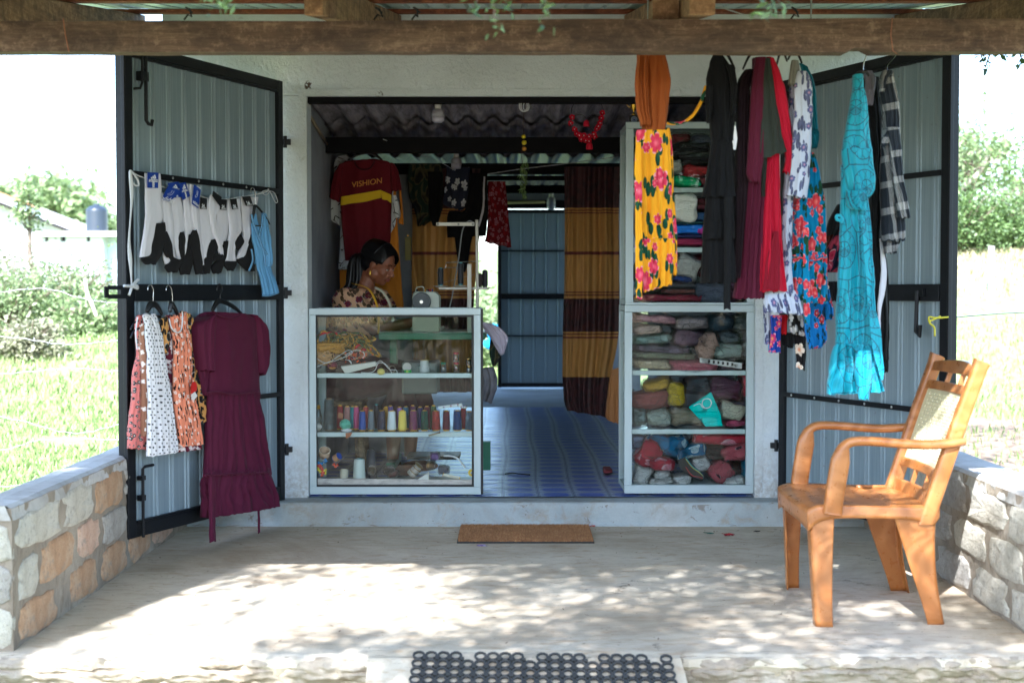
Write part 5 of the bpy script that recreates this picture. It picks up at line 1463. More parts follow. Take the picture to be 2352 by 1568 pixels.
# ------------------------------------------------------------------ clothes hung behind the beam on the right
z6 = lambda x, y: (1400 + x * .4169,93.3 + y * .4169)
def zr6(*rows):
 out = []
 for r in rows:
  if len(r) == 3: out.append(z6(r[1], r[0]) + z6(r[2], r[0]))
  else: out.append(z6(r[0], r[1]) + z6(r[2], r[3]))
 return out
z66 = lambda x, y: (1736 + x * .3096,448 + y * .3096)
z8 = lambda x, y: (1773 + x * .3572,93.3 + y * .3572)
def zrX(z, *rows):
 out = []
 for r in rows:
  if len(r) == 3: out.append(z(r[1], r[0]) + z(r[2], r[0]))
  else: out.append(z(r[0], r[1]) + z(r[2], r[3]))
 return out
rope = thing('hanging_rail', (0.95,-2.1,2.1), 'round rail under the porch rafters that carries the hanging clothes', 'rail')
m = MB(); m.tube([(0.35,-2.1,2.145),(1.0,-2.1,2.14),(1.95,-2.1,2.145)], 0.011,10); m.build('rail_tube', M['black'], rope, smooth=True)
for x in (0.5,1.1,1.9):
 m = MB(); m.tube([(x, -2.1,2.14),(x, -2.1, zr(-2.1) + 0.03)], 0.003,6); m.build('tie', M['wire'], rope)
F['rust'] = fabric('rust_brown_jersey', S(150,76,26),0.7)
F['yellow'] = floral('yellow_print_with_pink_lilies', S(236,166,24), S(206,52,84), S(240,120,140), S(24,84,58), sc=8, size=0.33, petals=6, leaf_sc=14, leaf_size=0.34, layers=2, prob=0.72)
F['black1'] = fabric('black_crepe', S(8,9,12),0.8,0.05)
F['black2'] = fabric('very_dark_plum', S(26,10,18),0.8,0.05)
F['wine'] = fabric('wine_jersey', S(80,14,40),0.75)
F['olive'] = fabric('dark_olive_jersey', S(44,50,44),0.75)
F['red'] = fabric('crimson_jersey', S(178,8,44),0.7)
F['whiteblue'] = floral('pale_grey_print_with_blue_flowers', S(186,194,212), S(84,92,136), S(200,150,170), S(96,102,138), sc=15, size=0.27, petals=5, leaf_sc=22, leaf_size=0.30, layers=1, leaf_stretch=0.35)
F['teal'] = fabric('teal_cotton', S(20,106,122),0.7)
F['bluefl'] = floral('blue_print_with_red_blossoms', S(20,128,174), S(208,58,70), S(232,130,120), S(34,84,56), sc=11, size=0.34, petals=5, leaf_sc=18, leaf_size=0.30, layers=2)
F['greylace'] = fabric('silver_lace', S(128,128,120),0.6)
F['redleaf'] = floral('navy_print_with_pink_leaves', S(24,16,42), S(176,44,74), S(130,20,44), S(190,66,90), sc=16, size=0.34, petals=2, leaf_sc=22, leaf_size=0.44, layers=1)
F['blackfl'] = floral('black_print_with_orange_and_white_flowers', S(14,12,16), S(222,206,190), S(214,120,60), None, sc=13, size=0.40, petals=5, layers=1, prob=0.6)
F['tinyblue'] = floral('bright_blue_print_with_small_red_flowers', S(24,116,190), S(176,26,44), S(220,180,180), S(16,70,90), sc=17, size=0.30, petals=5, leaf_sc=30, leaf_size=0.26, layers=1)
F['royalfl'] = floral('royal_blue_print_with_pink_and_mustard_flowers', S(24,60,150), S(196,50,110), S(226,180,80), None, sc=17, size=0.42, petals=5, layers=2)
F['bwfl'] = floral('black_and_white_sprig_print', S(14,14,16), S(206,206,206), S(206,206,206), S(206,206,206), sc=22, size=0.3, petals=3, leaf_sc=28, leaf_size=0.40, layers=1)
# turquoise print of fans
t = NT('turquoise_print_with_dark_fans'); uv = t.co('UV')
v = t.mp(uv, (6.2,6.2,1)); vo = t.vor(v, 1.0, 'F1', 0.7, '2D'); d = t.vm('SUBTRACT', v, vo.outputs['Position']); x, y, _ = t.sep(d)
r_ = t.vm('LENGTH', t.comb(x, y, 0)); an = t.math('ARCTAN2', x, y)
spoke = t.math('LESS_THAN', t.math('ABSOLUTE', t.math('SINE', t.math('MULTIPLY', an, 3.0))), t.math('DIVIDE', 0.035, t.math('ADD', r_, 0.02)))
rg = t.math('MAXIMUM', t.math('LESS_THAN', t.math('ABSOLUTE', t.math('SUBTRACT', r_, 0.40)),0.012), t.math('LESS_THAN', t.math('ABSOLUTE', t.math('SUBTRACT', r_, 0.17)),0.012))
leafs = t.math('LESS_THAN', t.math('ABSOLUTE', t.math('SUBTRACT', t.math('ABSOLUTE', t.math('SINE', t.math('MULTIPLY', an, 5.0))), t.math('MULTIPLY', t.math('ABSOLUTE', t.math('SUBTRACT', r_, 0.29)),7.0))),0.10)
edge = t.math('LESS_THAN', t.vor(v, 1.0, 'DISTANCE_TO_EDGE', 0.7, '2D').outputs['Distance'], 0.014)
ln = t.math('MAXIMUM', t.math('MAXIMUM', t.math('MULTIPLY', spoke, t.math('LESS_THAN', r_, 0.17)), rg), t.math('MAXIMUM', t.math('MULTIPLY', leafs, t.math('LESS_THAN', t.math('ABSOLUTE', t.math('SUBTRACT', r_, 0.29)),0.1)), edge))
dark = t.math('MULTIPLY', t.math('LESS_THAN', r_, 0.15), t.math('GREATER_THAN', y, 0.0))
c = t.mix(t.math('MULTIPLY', dark, 0.6), S(20,150,172), S(12,92,112)); c = t.mix(t.math('MULTIPLY', ln, 0.85), c, S(10,66,88))
t.bsdf(c, 0.6, t.bump(t.math('ADD', t.noise(uv, 400,2), t.math('MULTIPLY', t.noise(t.mp(uv, (30,90,1)),1.0,4,0.6),3)),0.35,0.0015), Sheen_Weight=0.1); F['turq'] = t.m
# plaid
t = NT('black_and_grey_plaid'); uv = t.co('UV'); ux, uy, _ = t.sep(t.mp(uv, (10.5,10.5,1), rot=(0,0,0.12)))
def band(a):
 f = t.math('FRACT', a)
 w = t.math('LESS_THAN', t.math('ABSOLUTE', t.math('SUBTRACT', f, 0.5)),0.13)
 return t.math('MULTIPLY', w, t.math('ADD', 0.35, t.math('MULTIPLY', t.math('GREATER_THAN', t.math('SINE', t.math('MULTIPLY', a, 150)),0.1),0.65)))
bb_ = t.math('MULTIPLY', t.math('ADD', band(ux), band(uy)),0.5)
t.bsdf(t.mix(bb_, S(28,36,46), S(206,206,206)),0.85, t.bump(t.noise(uv, 300,3),0.3,0.001)); F['plaid'] = t.m
def hanger_over(x, y0px, Y, label, lx, rx, spx, thick=0.007, group=None, steel=False):
 """hangers whose crook goes up over the rail hidden behind the beam"""
 pl = YP(Y); T = thing('hanger', pl.pt(x, spx), label, 'hanger', group)
 m = MB(); b = pl.pt(x, spx); top = Vector((b.x, -2.1,2.158))
 m.tube(curve_pts([b, b + Vector((0,0,0.03)), Vector((b.x + 0.012,(Y - 2.1) / 2,(b.z + 2.14) / 2)), Vector((b.x + 0.015,-2.1 - 0.018,2.14)), top, Vector((b.x, -2.1 + 0.022,2.13))], 20),0.0022 if steel else 0.0042,6)
 m.build('hook', M['steel'] if steel else M['blackplastic'], T, smooth=True)
 m = MB(); l = pl.pt(lx[0], lx[1]); r = pl.pt(rx[0], rx[1])
 # arms run mostly in depth, so they read edge on
 l.y -= 0.0; r.y += 0.0
 m.tube(curve_pts([l, l.lerp(b, 0.5) + Vector((0,0,0.008)), b, r.lerp(b, 0.5) + Vector((0,0,0.008)), r], 16), [thick * (0.7 + 0.5 * math.sin(PI * i / 16)) for i in range(17)], 8, flat=0.6)
 m.build('arms', M['blackplastic'], T, smooth=True)
 return T
hanger_over(1502,119,-1.98, 'hanger inside the rust bodice of the yellow floral dress', (1472,112),(1524,112),104)
hanger_over(1660,119,-1.98, 'black hanger in the first black dress, its arm showing above the shoulder', (1640,120),(1688,160),112,0.006)
hanger_over(1731,119,-2.0, 'black hanger between the black dresses and the wine dress', (1706,160),(1745,128),116,0.006)
hanger_over(1795,119,-2.04, 'left black hanger between the red and the pale floral dress', (1784,150),(1808,142),116,0.006)
hanger_over(1825,119,-2.0, 'right black hanger over the pale floral dress', (1810,138),(1842,146),116,0.006)
hanger_over(1983,119,-2.1, 'hanger with a silver hook over the turquoise dress', (1962,176),(1996,176),166,0.006, steel=True)
hanger_over(2037,119,-1.95, 'hanger with a black hook over the plaid shirt', (2022,178),(2050,180),168,0.006)
Y = -2.05
T = garment('dress', 'yellow floral dress with a rust bodice hanging before the glass cabinet', 'dress', YP(-2.02),1505,700, [
 ('bodice', zrX(z6,(60,150,305),(130,152,322),(220,160,334),(330,170,328),(430,175,316),(525,180,300)), F['rust'], 0.0, dict(folds=3, amp=0.010, thick=0.05, top=0.6)),
 ('sleeve', zrX(z6,(80,156,215),(180,142,214),(280,140,216),(380,148,218),(440,165,225),(470,170,222)), F['rust'], 0.055, dict(folds=4, amp=0.006, thick=0.025, top=0.8)),
 ('back_skirt', zrX(z6,(483,240,335),(600,240,346),(900,250,358),(1060,260,372),(1290,280,371)), F['yellow'], 0.0, dict(folds=4, amp=0.010, thick=0.03)),
 ('skirt', zrX(z6,(495,150,330),(560,143,335),(700,143,340),(900,140,345),(1050,142,352),(1100,144,356)), F['yellow'], 0.035, dict(folds=5, amp=0.013, thick=0.035, nu=90)),
 ('ruffle', zrX(z6,(1090,160,358),(1150,165,360),(180,1250,352,1230),(188,1385,345,1340)), F['yellow'], 0.05, dict(folds=5, amp=0.014, thick=0.03, nu=90, top=0.6)),
 ('tie', zrX(z6,(560,142,172),(800,138,178),(1000,142,180),(1200,140,182),(1420,142,180)), F['yellow'], 0.09, dict(folds=1, amp=0.003, thick=0.004))])
m = MB(); P_ = YP(-2.0); m.tube(curve_pts([P_.pt(*z6(*p)) for p in ((315,455),(360,458),(410,448),(460,410),(500,345),(520,290),(532,250))], 30), [0.009] * 31,8, flat=0.35); m.build('strap', F['yellow'], T, smooth=True)
T = garment('dress', 'black tiered dress hanging nearest the yellow floral dress', 'dress', YP(-2.0),1660,700, [
 ('bodice', zrX(z6,(575,66,605,70),(552,120,650,125),(536,190,690,200),(530,260,700,270),(400,548,690),(560,560,680)), F['black1'], 0.0, dict(folds=3, amp=0.008, thick=0.05)),
 ('skirt', zrX(z6,(540,560,680),(700,540,680),(865,505,690)), F['black1'], 0.01, dict(folds=4, amp=0.010, thick=0.05)),
 ('skirt_tier', zrX(z6,(855,530,680),(1000,520,685),(1095,508,690)), F['black1'], 0.0, dict(folds=4, amp=0.010, thick=0.05)),
 ('skirt_tier', zrX(z6,(1085,515,680),(1200,508,690),(1336,502,692)), F['black1'], -0.01, dict(folds=4, amp=0.010, thick=0.05)),
 ('sleeve', zrX(z6,(640,130,690,140),(660,200,702,230),(665,300,695,300),(420,660,690)), F['black1'], 0.04, dict(folds=2, amp=0.005, thick=0.02)),
 ('sleeve', zrX(z6,(250,530,570),(340,526,566),(410,532,560),(455,536,552)), F['black1'], 0.05, dict(folds=2, amp=0.004, thick=0.015)),
 ('sash', zrX(z6,(860,634,676),(1100,632,672),(1300,632,670),(1480,630,668)), F['black1'], 0.06, dict(folds=1, amp=0.003, thick=0.004))])
m = MB(); q = YP(-2.03).pt(*z6(684,540)); m.prism([(-.012,-.04),(.008,-.042),(.014,0),(.008,.045),(-.002,.05),(-.012,.02)], q, (1,0,0),(0,0,1),(0,.002,0)); m.build('swing_tag', ink, T)
garment('dress', 'very dark plum dress between the black and the wine dress', 'dress', YP(-1.97),1700,600, [
 ('dress_body', zrX(z6,(740,165,788,165),(702,240,775,240),(700,400,770,400),(690,700,765,700),(900,685,760),(1100,680,740),(1310,678,722)), F['black2'], 0.0, dict(folds=4, amp=0.010, thick=0.05))])
garment('dress', 'wine coloured long dress with a long cuffed sleeve', 'dress', YP(-1.98),1730,600, [
 ('dress_body', zrX(z6,(790,100,860,95),(775,300,850,300),(760,600,850,600),(800,750,860),(1100,722,850),(1300,700,845),(1420,678,850)), F['wine'], 0.0, dict(folds=5, amp=0.012, thick=0.05, nu=90)),
 ('sleeve', zrX(z6,(800,95,862,95),(782,250,852,250),(768,450,850,450),(762,620,848,620),(755,740,830,770),(780,780,815,788)), F['wine'], 0.06, dict(folds=2, amp=0.005, thick=0.03))])
garment('blouse', 'dark olive wide sleeved top in front of the red dress', 'blouse', YP(-2.04),1770,250, [
 ('sleeve', zrX(z6,(848,100,888,100),(835,250,905,240),(820,400,935,400),(800,560,962,560),(790,668,975,612)), F['olive'], 0.0, dict(folds=2, amp=0.006, thick=0.025)),
 ('top_body', zrX(z6,(650,832,870),(750,830,866),(860,834,858)), F['olive'], -0.03, dict(folds=2, amp=0.006, thick=0.02))])
garment('dress', 'crimson dress with long sleeve and a hem slit', 'dress', YP(-2.0),1780,500, [
 ('skirt', zrX(z6,(600,868,935),(800,850,935),(1000,838,942),(1200,825,955),(818,1385,975,1378)), F['red'], 0.0, dict(folds=3, amp=0.012, thick=0.045)),
 ('inner_fold', zrX(z6,(1050,905,930),(1200,865,940),(845,1372,935,1376)), fabric('crimson_inside', S(120,6,30),0.8),0.052, dict(folds=2, amp=0.004, thick=0.008)),
 ('sleeve', zrX(z6,(862,92,905,100),(885,200,950,210),(915,400,990,400),(950,560,1008,560),(970,650,1012,680),(955,720,1000,745)), F['red'], 0.03, dict(folds=2, amp=0.006, thick=0.03))])
garment('dress', 'pale grey dress with blue flowers and long sleeve', 'dress', YP(-2.03),1850,400, [
 ('dress_body', zrX(z6,(1000,200,1060,200),(985,400,1040,400),(965,700,1012,700),(950,1000,1006,1000),(945,1250,1000,1250),(1400,860,1020)), F['whiteblue'], -0.05, dict(folds=3, amp=0.006, thick=0.03)),
 ('hem_tier', zrX(z6,(1375,850,1020),(1440,845,1050),(860,1492,1062,1510)), F['whiteblue'], -0.04, dict(folds=6, amp=0.010, thick=0.03, nu=90)),
 ('yoke', zrX(z6,(1000,110,1040,112),(990,180,1048,200),(984,245,1030,250)), F['greylace'], 0.012, dict(folds=2, amp=0.004, thick=0.02)),
 ('sleeve', zrX(z6,(1035,170,1085,175),(1020,250,1112,240),(1016,400,1116,400),(1006,600,1108,600),(995,740,1098,750),(978,850,1085,872)), F['whiteblue'], 0.03, dict(folds=2, amp=0.006, thick=0.03))])
garment('blouse', 'teal blouse with a gathered cuff behind the pale floral dress', 'blouse', YP(-1.9),1860,300, [
 ('sleeve', zrX(z6,(1045,125,1090,150),(1070,220,1128,240),(1085,400,1142,400),(1095,480,1150,500)), F['teal'], 0.0, dict(folds=3, amp=0.006, thick=0.03)),
 ('cuff', zrX(z6,(498,1100,1148),(540,1104,1152),(592,1106,1144)), F['teal'], 0.01, dict(folds=6, amp=0.006, thick=0.02, top=0.9))])
T = garment('dress', 'blue dress with large red blossoms beside the door hinge', 'dress', YP(-1.93),1865,600, [
 ('dress_body', zrX(z6,(620,1085,1120),(700,1060,1150),(860,1020,1178),(1000,1010,1190),(1200,1008,1196)), F['bluefl'], 0.0, dict(folds=5, amp=0.014, thick=0.04, nu=90)),
 ('skirt_ruffle', zrX(z6,(1180,1006,1194),(1300,996,1198),(988,1425,1195,1452)), F['bluefl'], 0.01, dict(folds=6, amp=0.014, thick=0.035, nu=90, top=0.6)),
 ('tie', zrX(z6,(1000,1066,1094),(1250,1066,1100),(1460,1068,1108),(1560,1072,1100)), F['bluefl'], 0.06, dict(folds=1, amp=0.003, thick=0.004))])
trim([z66(268,460), z66(340,466), z66(420,486), z66(520,460)], YP(-1.99), T, 0.003, F['bluefl'])
T = garment('dress', 'turquoise fan print dress with long sleeves, its hem in the sun', 'dress', YP(-2.1),1965,600, [
 ('sleeve_top', zrX(z8,(222,525,580),(300,523,585),(380,510,600),(520,484,615),(640,462,628),(720,450,640)), F['turq'], 0.0, dict(folds=2, amp=0.007, thick=0.05)),
 ('puff_sleeve', zrX(z8,(700,450,640),(800,460,650),(880,470,658),(960,490,655),(1010,510,620)), F['turq'], 0.02, dict(folds=4, amp=0.009, thick=0.05, top=0.7)),
 ('cuff', zrX(z8,(965,480,612),(1010,478,604),(1060,488,600),(1090,520,595)), F['turq'], 0.055, dict(folds=9, amp=0.007, thick=0.03, top=0.9, wrinkle=0.006)),
 ('dress_body', zrX(z8,(800,446,560),(950,444,600),(1100,440,625),(1300,435,640),(1568,425,655)) + zrX(z66,(700,610,872),(900,600,880),(1120,594,885)), F['turq'], -0.01, dict(folds=5, amp=0.014, thick=0.05, nu=100, nv=70)),
 ('ruffle', zrX(z66,(1100,592,870),(1160,566,880),(1300,545,910),(1400,535,935),(528,1475,945,1455)), F['turq'], 0.0, dict(folds=6, amp=0.02, thick=0.05, nu=110, top=0.6)),
 ('ruffle_point', zrX(z66,(1150,745,850),(1300,735,858),(1440,750,850),(1512,770,835)), F['turq'], 0.065, dict(folds=2, amp=0.008, thick=0.02, top=0.8)),
 ('tie', zrX(z66,(850,838,885),(950,845,915),(1150,868,938),(1300,905,948),(1366,922,942)), F['turq'], 0.07, dict(folds=1, amp=0.004, thick=0.005)),
 ('tie', zrX(z66,(150,780,800),(350,795,840),(600,815,860),(820,825,862)), F['turq'], 0.09, dict(folds=1, amp=0.003, thick=0.004))])
m = MB(); P_ = YP(-2.17); m.tube(curve_pts([P_.pt(*z8(*p)) for p in ((440,1155),(418,1150),(416,1128),(436,1125),(452,1148),(440,1170))], 20),0.006,6); m.build('bow', F['turq'], T, smooth=True); m = MB(); m.tube(curve_pts([P_.pt(*z8(*p)) for p in ((545,1062),(580,1085),(592,1060),(570,1050),(550,1075))], 16),0.007,6); m.build('bow', F['turq'], T, smooth=True)
garment('jacket', 'black tracksuit with a white side stripe behind the turquoise dress', 'tracksuit', YP(-1.86),2020,600, [
 ('garment_body', zrX(z8,(240,590,684),(400,600,695),(600,620,705),(800,630,702),(1100,630,700)) + zrX(z66,(300,830,925),(500,850,965),(800,870,978),(1100,868,982),(1220,860,978)), F['black1'], 0.0, dict(folds=3, amp=0.008, thick=0.05, nv=70)),
 ('trouser_leg', zrX(z66,(1150,905,982),(1250,925,980),(1312,945,968)), F['black1'], 0.0, dict(folds=2, amp=0.004, thick=0.03)),
 ('stripe', zrX(z66,(325,915,930),(480,925,962),(600,928,968),(750,912,955),(880,905,928),(1035,912,922)), F['sock'], 0.062, dict(folds=1, amp=0.002, thick=0.004))])
garment('blouse', 'pale grey frilled blouse collar behind the turquoise dress', 'blouse', YP(-1.9),2002,170, [('collar', zrX(z8,(198,595,640),(230,590,660),(260,600,665),(420,600,640)), fabric('grey_mauve_cotton', S(140,134,146)),0.0, dict(folds=4, amp=0.006, thick=0.03))])
T = garment('shirt', 'black and white plaid shirt hanging rightmost before the door', 'shirt', YP(-1.98),2040,300, [
 ('shirt_body', zrX(z8,(197,712,772),(240,696,782),(300,690,796),(450,712,820),(600,708,824),(800,702,832),(1000,700,845),(1200,708,850),(1290,712,850)), F['plaid'], 0.0, dict(folds=4, amp=0.010, thick=0.04)),
 ('sleeve', zrX(z8,(560,735,812),(700,755,828),(850,768,838),(1000,790,862),(1140,808,886)), F['plaid'], 0.055, dict(folds=2, amp=0.007, thick=0.03)),
 ('shirt_tail', zrX(z8,(1240,712,850),(1300,712,820),(1340,722,802),(1368,725,800)), F['plaid'], -0.02, dict(folds=4, amp=0.008, thick=0.03)),
 ('collar', zrX(z8,(192,716,776),(215,704,776),(250,700,740),(330,690,720)), F['plaid'], 0.05, dict(folds=3, amp=0.004, thick=0.016)),
 ('pocket', zrX(z8,(740,560,760,560),(745,572,815,610),(705,640,770,650),(705,680,720,685)), F['plaid'], 0.06, dict(folds=1, amp=0.003, thick=0.006))])
garment('dress', 'navy dress with pink leaves between the blue and turquoise dresses', 'dress', YP(-1.7),1915,600, [
 ('dress_body', zrX(z66,(600,190,650,200),(575,300,650,300),(560,450,640),(535,560,620),(525,600,610),(545,645,590)), F['redleaf'], 0.0, dict(folds=3, amp=0.008, thick=0.03)),
 ('lining', zrX(z66,(225,530,640),(300,520,590),(400,522,565),(520,524,548)), fabric('dark_rust', S(84,36,26)),-0.03, dict(folds=2, amp=0.006, thick=0.02)),
 ('hood', zrX(z66,(68,610,650),(100,585,655),(200,540,650),(300,520,600)), F['black1'], -0.01, dict(folds=2, amp=0.006, thick=0.04))])
garment('dress', 'black dress with white and orange flowers below the navy leaf dress', 'dress', YP(-1.66),1910,670, [('dress_body', zrX(z66,(640,530,612),(700,525,614),(785,550,615)), F['blackfl'], 0.0, dict(folds=2, amp=0.006, thick=0.03))])
GX = 'lower ends of small clothes hung behind the blue dress'
garment('scarf', 'grey scarf end with blue flowers at the white pillar', 'scarf', YP(-1.72),1760,780, [('scarf_body', zrX(z66,(820,55,112),(900,56,112),(1000,60,112),(1104,60,114)), F['whiteblue'], 0.0, dict(folds=2, amp=0.005, thick=0.015))], GX)
garment('skirt', 'royal blue skirt end with pink and mustard flowers', 'skirt', YP(-1.75),1780,760, [('skirt_body', zrX(z66,(890,108,190),(1000,112,186),(1100,105,180),(1165,92,182)), F['royalfl'], 0.0, dict(folds=3, amp=0.006, thick=0.02)),('hem', zrX(z66,(1110,92,184),(1166,94,170)), F['lightblue'], -0.015, dict(folds=2, amp=0.004, thick=0.02))], GX)
garment('trousers', 'red trouser leg with a black hem below the pale floral dress', 'trousers', YP(-1.72),1800,760, [('upper', zrX(z66,(890,190,240),(1030,184,226)), fabric('bright_red', S(190,18,32)),0.0, dict(folds=2, amp=0.005, thick=0.02)),('lower', zrX(z66,(1020,182,280),(1080,185,285),(190,1100,275,1142)), F['black1'], -0.01, dict(folds=2, amp=0.006, thick=0.02))], GX)
garment('blouse', 'black sprig print blouse end under the pale floral hem', 'blouse', YP(-1.74),1825,750, [('blouse_body', zrX(z66,(880,240,350),(960,245,355),(258,1020,358,1045)), F['bwfl'], 0.0, dict(folds=3, amp=0.006, thick=0.02))], GX)
garment('scarf', 'narrow black scarf end with one big orange flower', 'scarf', YP(-1.70),1840,820, [('scarf_body', zrX(z66,(1000,280,370),(1080,284,372),(1180,296,372),(300,1275,365,1300)), F['blackfl'], 0.0, dict(folds=2, amp=0.005, thick=0.012))], GX)
garment('dress', 'bright blue dress end with tiny red flowers under the blossoms', 'dress', YP(-1.78),1870,760, [('skirt_body', zrX(z66,(800,390,512),(900,360,515),(1000,362,522),(1080,378,520),(395,1140,480,1130)), F['tinyblue'], 0.0, dict(folds=5, amp=0.009, thick=0.03)),('sleeve', zrX(z66,(700,510,545),(800,512,565),(880,515,575),(920,515,572)), F['tinyblue'], 0.01, dict(folds=2, amp=0.004, thick=0.02))], GX)
# ------------------------------------------------------------------ plastic armchair
t = NT('wood_grain_brown_plastic'); ob = t.co('Object')
w = t.noise(t.mp(ob, (1.6,1.6,2.4)),1.8,3,0.45,1.0)
band = t.math('ADD', 0.5, t.math('MULTIPLY', t.math('SINE', t.math('MULTIPLY', w, 34.0)),0.5))
c = t.ramp(band, (0.0, S(158,98,48)),(1.0, S(182,120,68)))
t.bsdf(c, t.math('ADD', 0.22, t.math('MULTIPLY', t.noise(ob, 40,3),0.15)), None, Specular_IOR_Level=0.5, Subsurface_Weight=0.05, Subsurface_Radius=(0.02,0.01,0.005)); CH = t.m
cane_m = plain('cream_cane_plastic', S(216,206,168),0.45)
chair = thing('plastic_armchair', (1.32,-2.0,0), 'brown wood grain plastic armchair with a cream cane back panel', 'armchair')
def solid(o, th, off=-1):
 s_ = o.modifiers.new('solid', 'SOLIDIFY'); s_.thickness = th; s_.offset = off; return o
YN, YFr = -2.30,-1.67
def chair_leg(ct, cb, sx, sy, wt, wb, bow=0.0):
 """ct/cb outer corner at top/bottom; sx,sy = direction of the two flanges"""
 m = MB()
 def fn(u, v):
  z = ct[2] * (1 - v) + cb[2] * v
  x = ct[0] * (1 - v) + cb[0] * v + bow * math.sin(PI * v); y = ct[1] * (1 - v) + cb[1] * v
  wx = wt[0] * (1 - v) ** 1.6 + wb[0] * (1 - (1 - v) ** 1.6); wy = wt[1] * (1 - v) + wb[1] * v
  r = 0.014
  a = u * 2 - 1
  if a < -0.25: f = (-a - 0.25) / 0.75; return (x + sx * (r + (wx - r) * f), y, z)
  if a > 0.25: f = (a - 0.25) / 0.75; return (x, y + sy * (r + (wy - r) * f), z)
  f = (a + 0.25) / 0.5 * PI / 2
  return (x + sx * r * (1 - math.sin(f)), y + sy * r * (1 - math.cos(f)), z)
 m.grid(fn, 24,20)
 o = m.build('leg', CH, chair, smooth=True); solid(o, 0.004,0)
 return o
chair_leg((1.072, YN + 0.02,0.415),(1.088, YN - 0.022,0.0),1,1,(0.088,0.07),(0.060,0.045))
chair_leg((1.080, YFr - 0.03,0.415),(1.108, YFr + 0.02,0.0),1,-1,(0.088,0.07),(0.054,0.045))
chair_leg((1.535, YN + 0.04,0.43),(1.560, YN + 0.015,0.0),-1,1,(0.17,0.06),(0.062,0.045),-0.018)
chair_leg((1.535, YFr - 0.07,0.43),(1.580, YFr - 0.035,0.0),-1,-1,(0.17,0.06),(0.062,0.045),-0.018)
m = MB()
def seatf(u, v):
 x = 1.066 + 0.475 * u; y = (YN + 0.015) * (1 - v) + (YFr - 0.02) * v
 pin = 0.02 * u; y = y + (pin if v < 0.5 else -pin) * abs(v - 0.5) * 2
 e = min(v, 1 - v)
 z = 0.432 - 0.022 * math.sin(PI * min(1, u * 1.1)) * math.sin(PI * v) - 0.012 * u
 if u < 0.12: z -= 0.018 * ((0.12 - u) / 0.12) ** 2; x -= 0.012 * math.sin(PI * v)
 if e < 0.06: z += 0.002
 return (x, y, z + 0.0015 * math.sin(u * 60) * (1 if 0.1 < v < 0.9 and 0.15 < u < 0.85 else 0))
m.grid(seatf, 40,36); solid(m.build('seat', CH, chair, smooth=True),0.005,-1)
m = MB()
def skirt(u, v):
 # walk round the seat rim
 k = u * 4; i = int(k) % 4; f = k - int(k)
 if i == 0: p = seatf(f, 0)
 elif i == 1: p = seatf(1, f)
 elif i == 2: p = seatf(1 - f, 1)
 else: p = seatf(0,1 - f)
 if i == 0 or i == 2: dp = 0.045 + 0.03 * (2 * f - 1) ** 4
 elif i == 3: dp = 0.06 + 0.03 * (2 * f - 1) ** 4
 else: dp = 0.04
 return (p[0] + (0.004 * v if i == 3 else 0), p[1] - (0.006 * v if i == 0 else -0.006 * v if i == 2 else 0), p[2] - dp * v)
m.grid(skirt, 96,4, closed=False); solid(m.build('seat_apron', CH, chair, smooth=True),0.004,0)
# back: posts, rails, slats, cane
def bx(z, dy=0.0): return 1.515 + (z - 0.43) * 0.325 + 0.03 * max(0, z - 0.75) ** 1
ynb, yfb = YN + 0.045, YFr - 0.075
def post(y, s_):
 m = MB()
 def fn(u, v):
  z = 0.36 + 0.585 * v
  a = 2 * PI * u; w = 0.034 * (1 - 0.12 * v); d = 0.024
  cx = bx(z); sx_ = math.copysign(abs(math.cos(a)) ** 0.5, math.cos(a)) * w; sy_ = math.copysign(abs(math.sin(a)) ** 0.5, math.sin(a)) * d
  return (cx + sx_ * 0.9, y + sy_ + s_ * 0.012 * v, z + (0.014 * math.cos(a) * -1 if v == 1 else 0))
 m.grid(fn, 24,22, closed=True)
 n = 24; o_ = len(m.v) - n; m.f.append(tuple(range(o_, o_ + n))); m.mi.append(0)
 m.build('back_post', CH, chair, smooth=False, bevel=0)
post(ynb, -1); post(yfb, 1)
def railb(name, z0, z1, arch=0.0, th=0.018, mat=None, y0=None, y1=None):
 m = MB(); ya = (ynb + 0.02) if y0 is None else y0; yb_ = (yfb - 0.02) if y1 is None else y1
 def fn(u, v):
  y = ya + (yb_ - ya) * u; k = v * 4; i = int(k) % 4
  zt = z1 + arch * math.sin(PI * u); bow = 0.018 * math.sin(PI * u)
  P_ = [(z0,-th / 2),(zt, -th / 2),(zt, th / 2),(z0, th / 2)][i]
  return (bx(P_[0]) + bow + P_[1], y, P_[0])
 m.grid(fn, 20,4, closed=False)
 # remap closed ring: v=1 returns to first corner
 return m.build(name, mat or CH, chair, smooth=False, bevel=0)
def ring_rail(name, z0, z1, arch, th):
 m = MB(); ya, yb_ = ynb + 0.02, yfb - 0.02; n = 20; vs = []
 for q in range(n + 1):
  u = q / n; y = ya + (yb_ - ya) * u; bow = 0.018 * math.sin(PI * u); zt = z1 + arch * math.sin(PI * u)
  vs += [(bx(z0) + bow - th / 2, y, z0),(bx(zt) + bow - th / 2, y, zt),(bx(zt) + bow + th / 2, y, zt),(bx(z0) + bow + th / 2, y, z0)]
 m.add(vs, [(q * 4 + i, q * 4 + (i + 1) % 4, q * 4 + 4 + (i + 1) % 4, q * 4 + 4 + i) for q in range(n) for i in range(4)])
 m.build(name, CH, chair, bevel=0.005)
ring_rail('top_rail', 0.888,0.925,0.012,0.024); ring_rail('back_rail', 0.818,0.85,0,0.02); ring_rail('back_rail', 0.512,0.546,0.0,0.02); ring_rail('back_rail', 0.41,0.462,0,0.02)
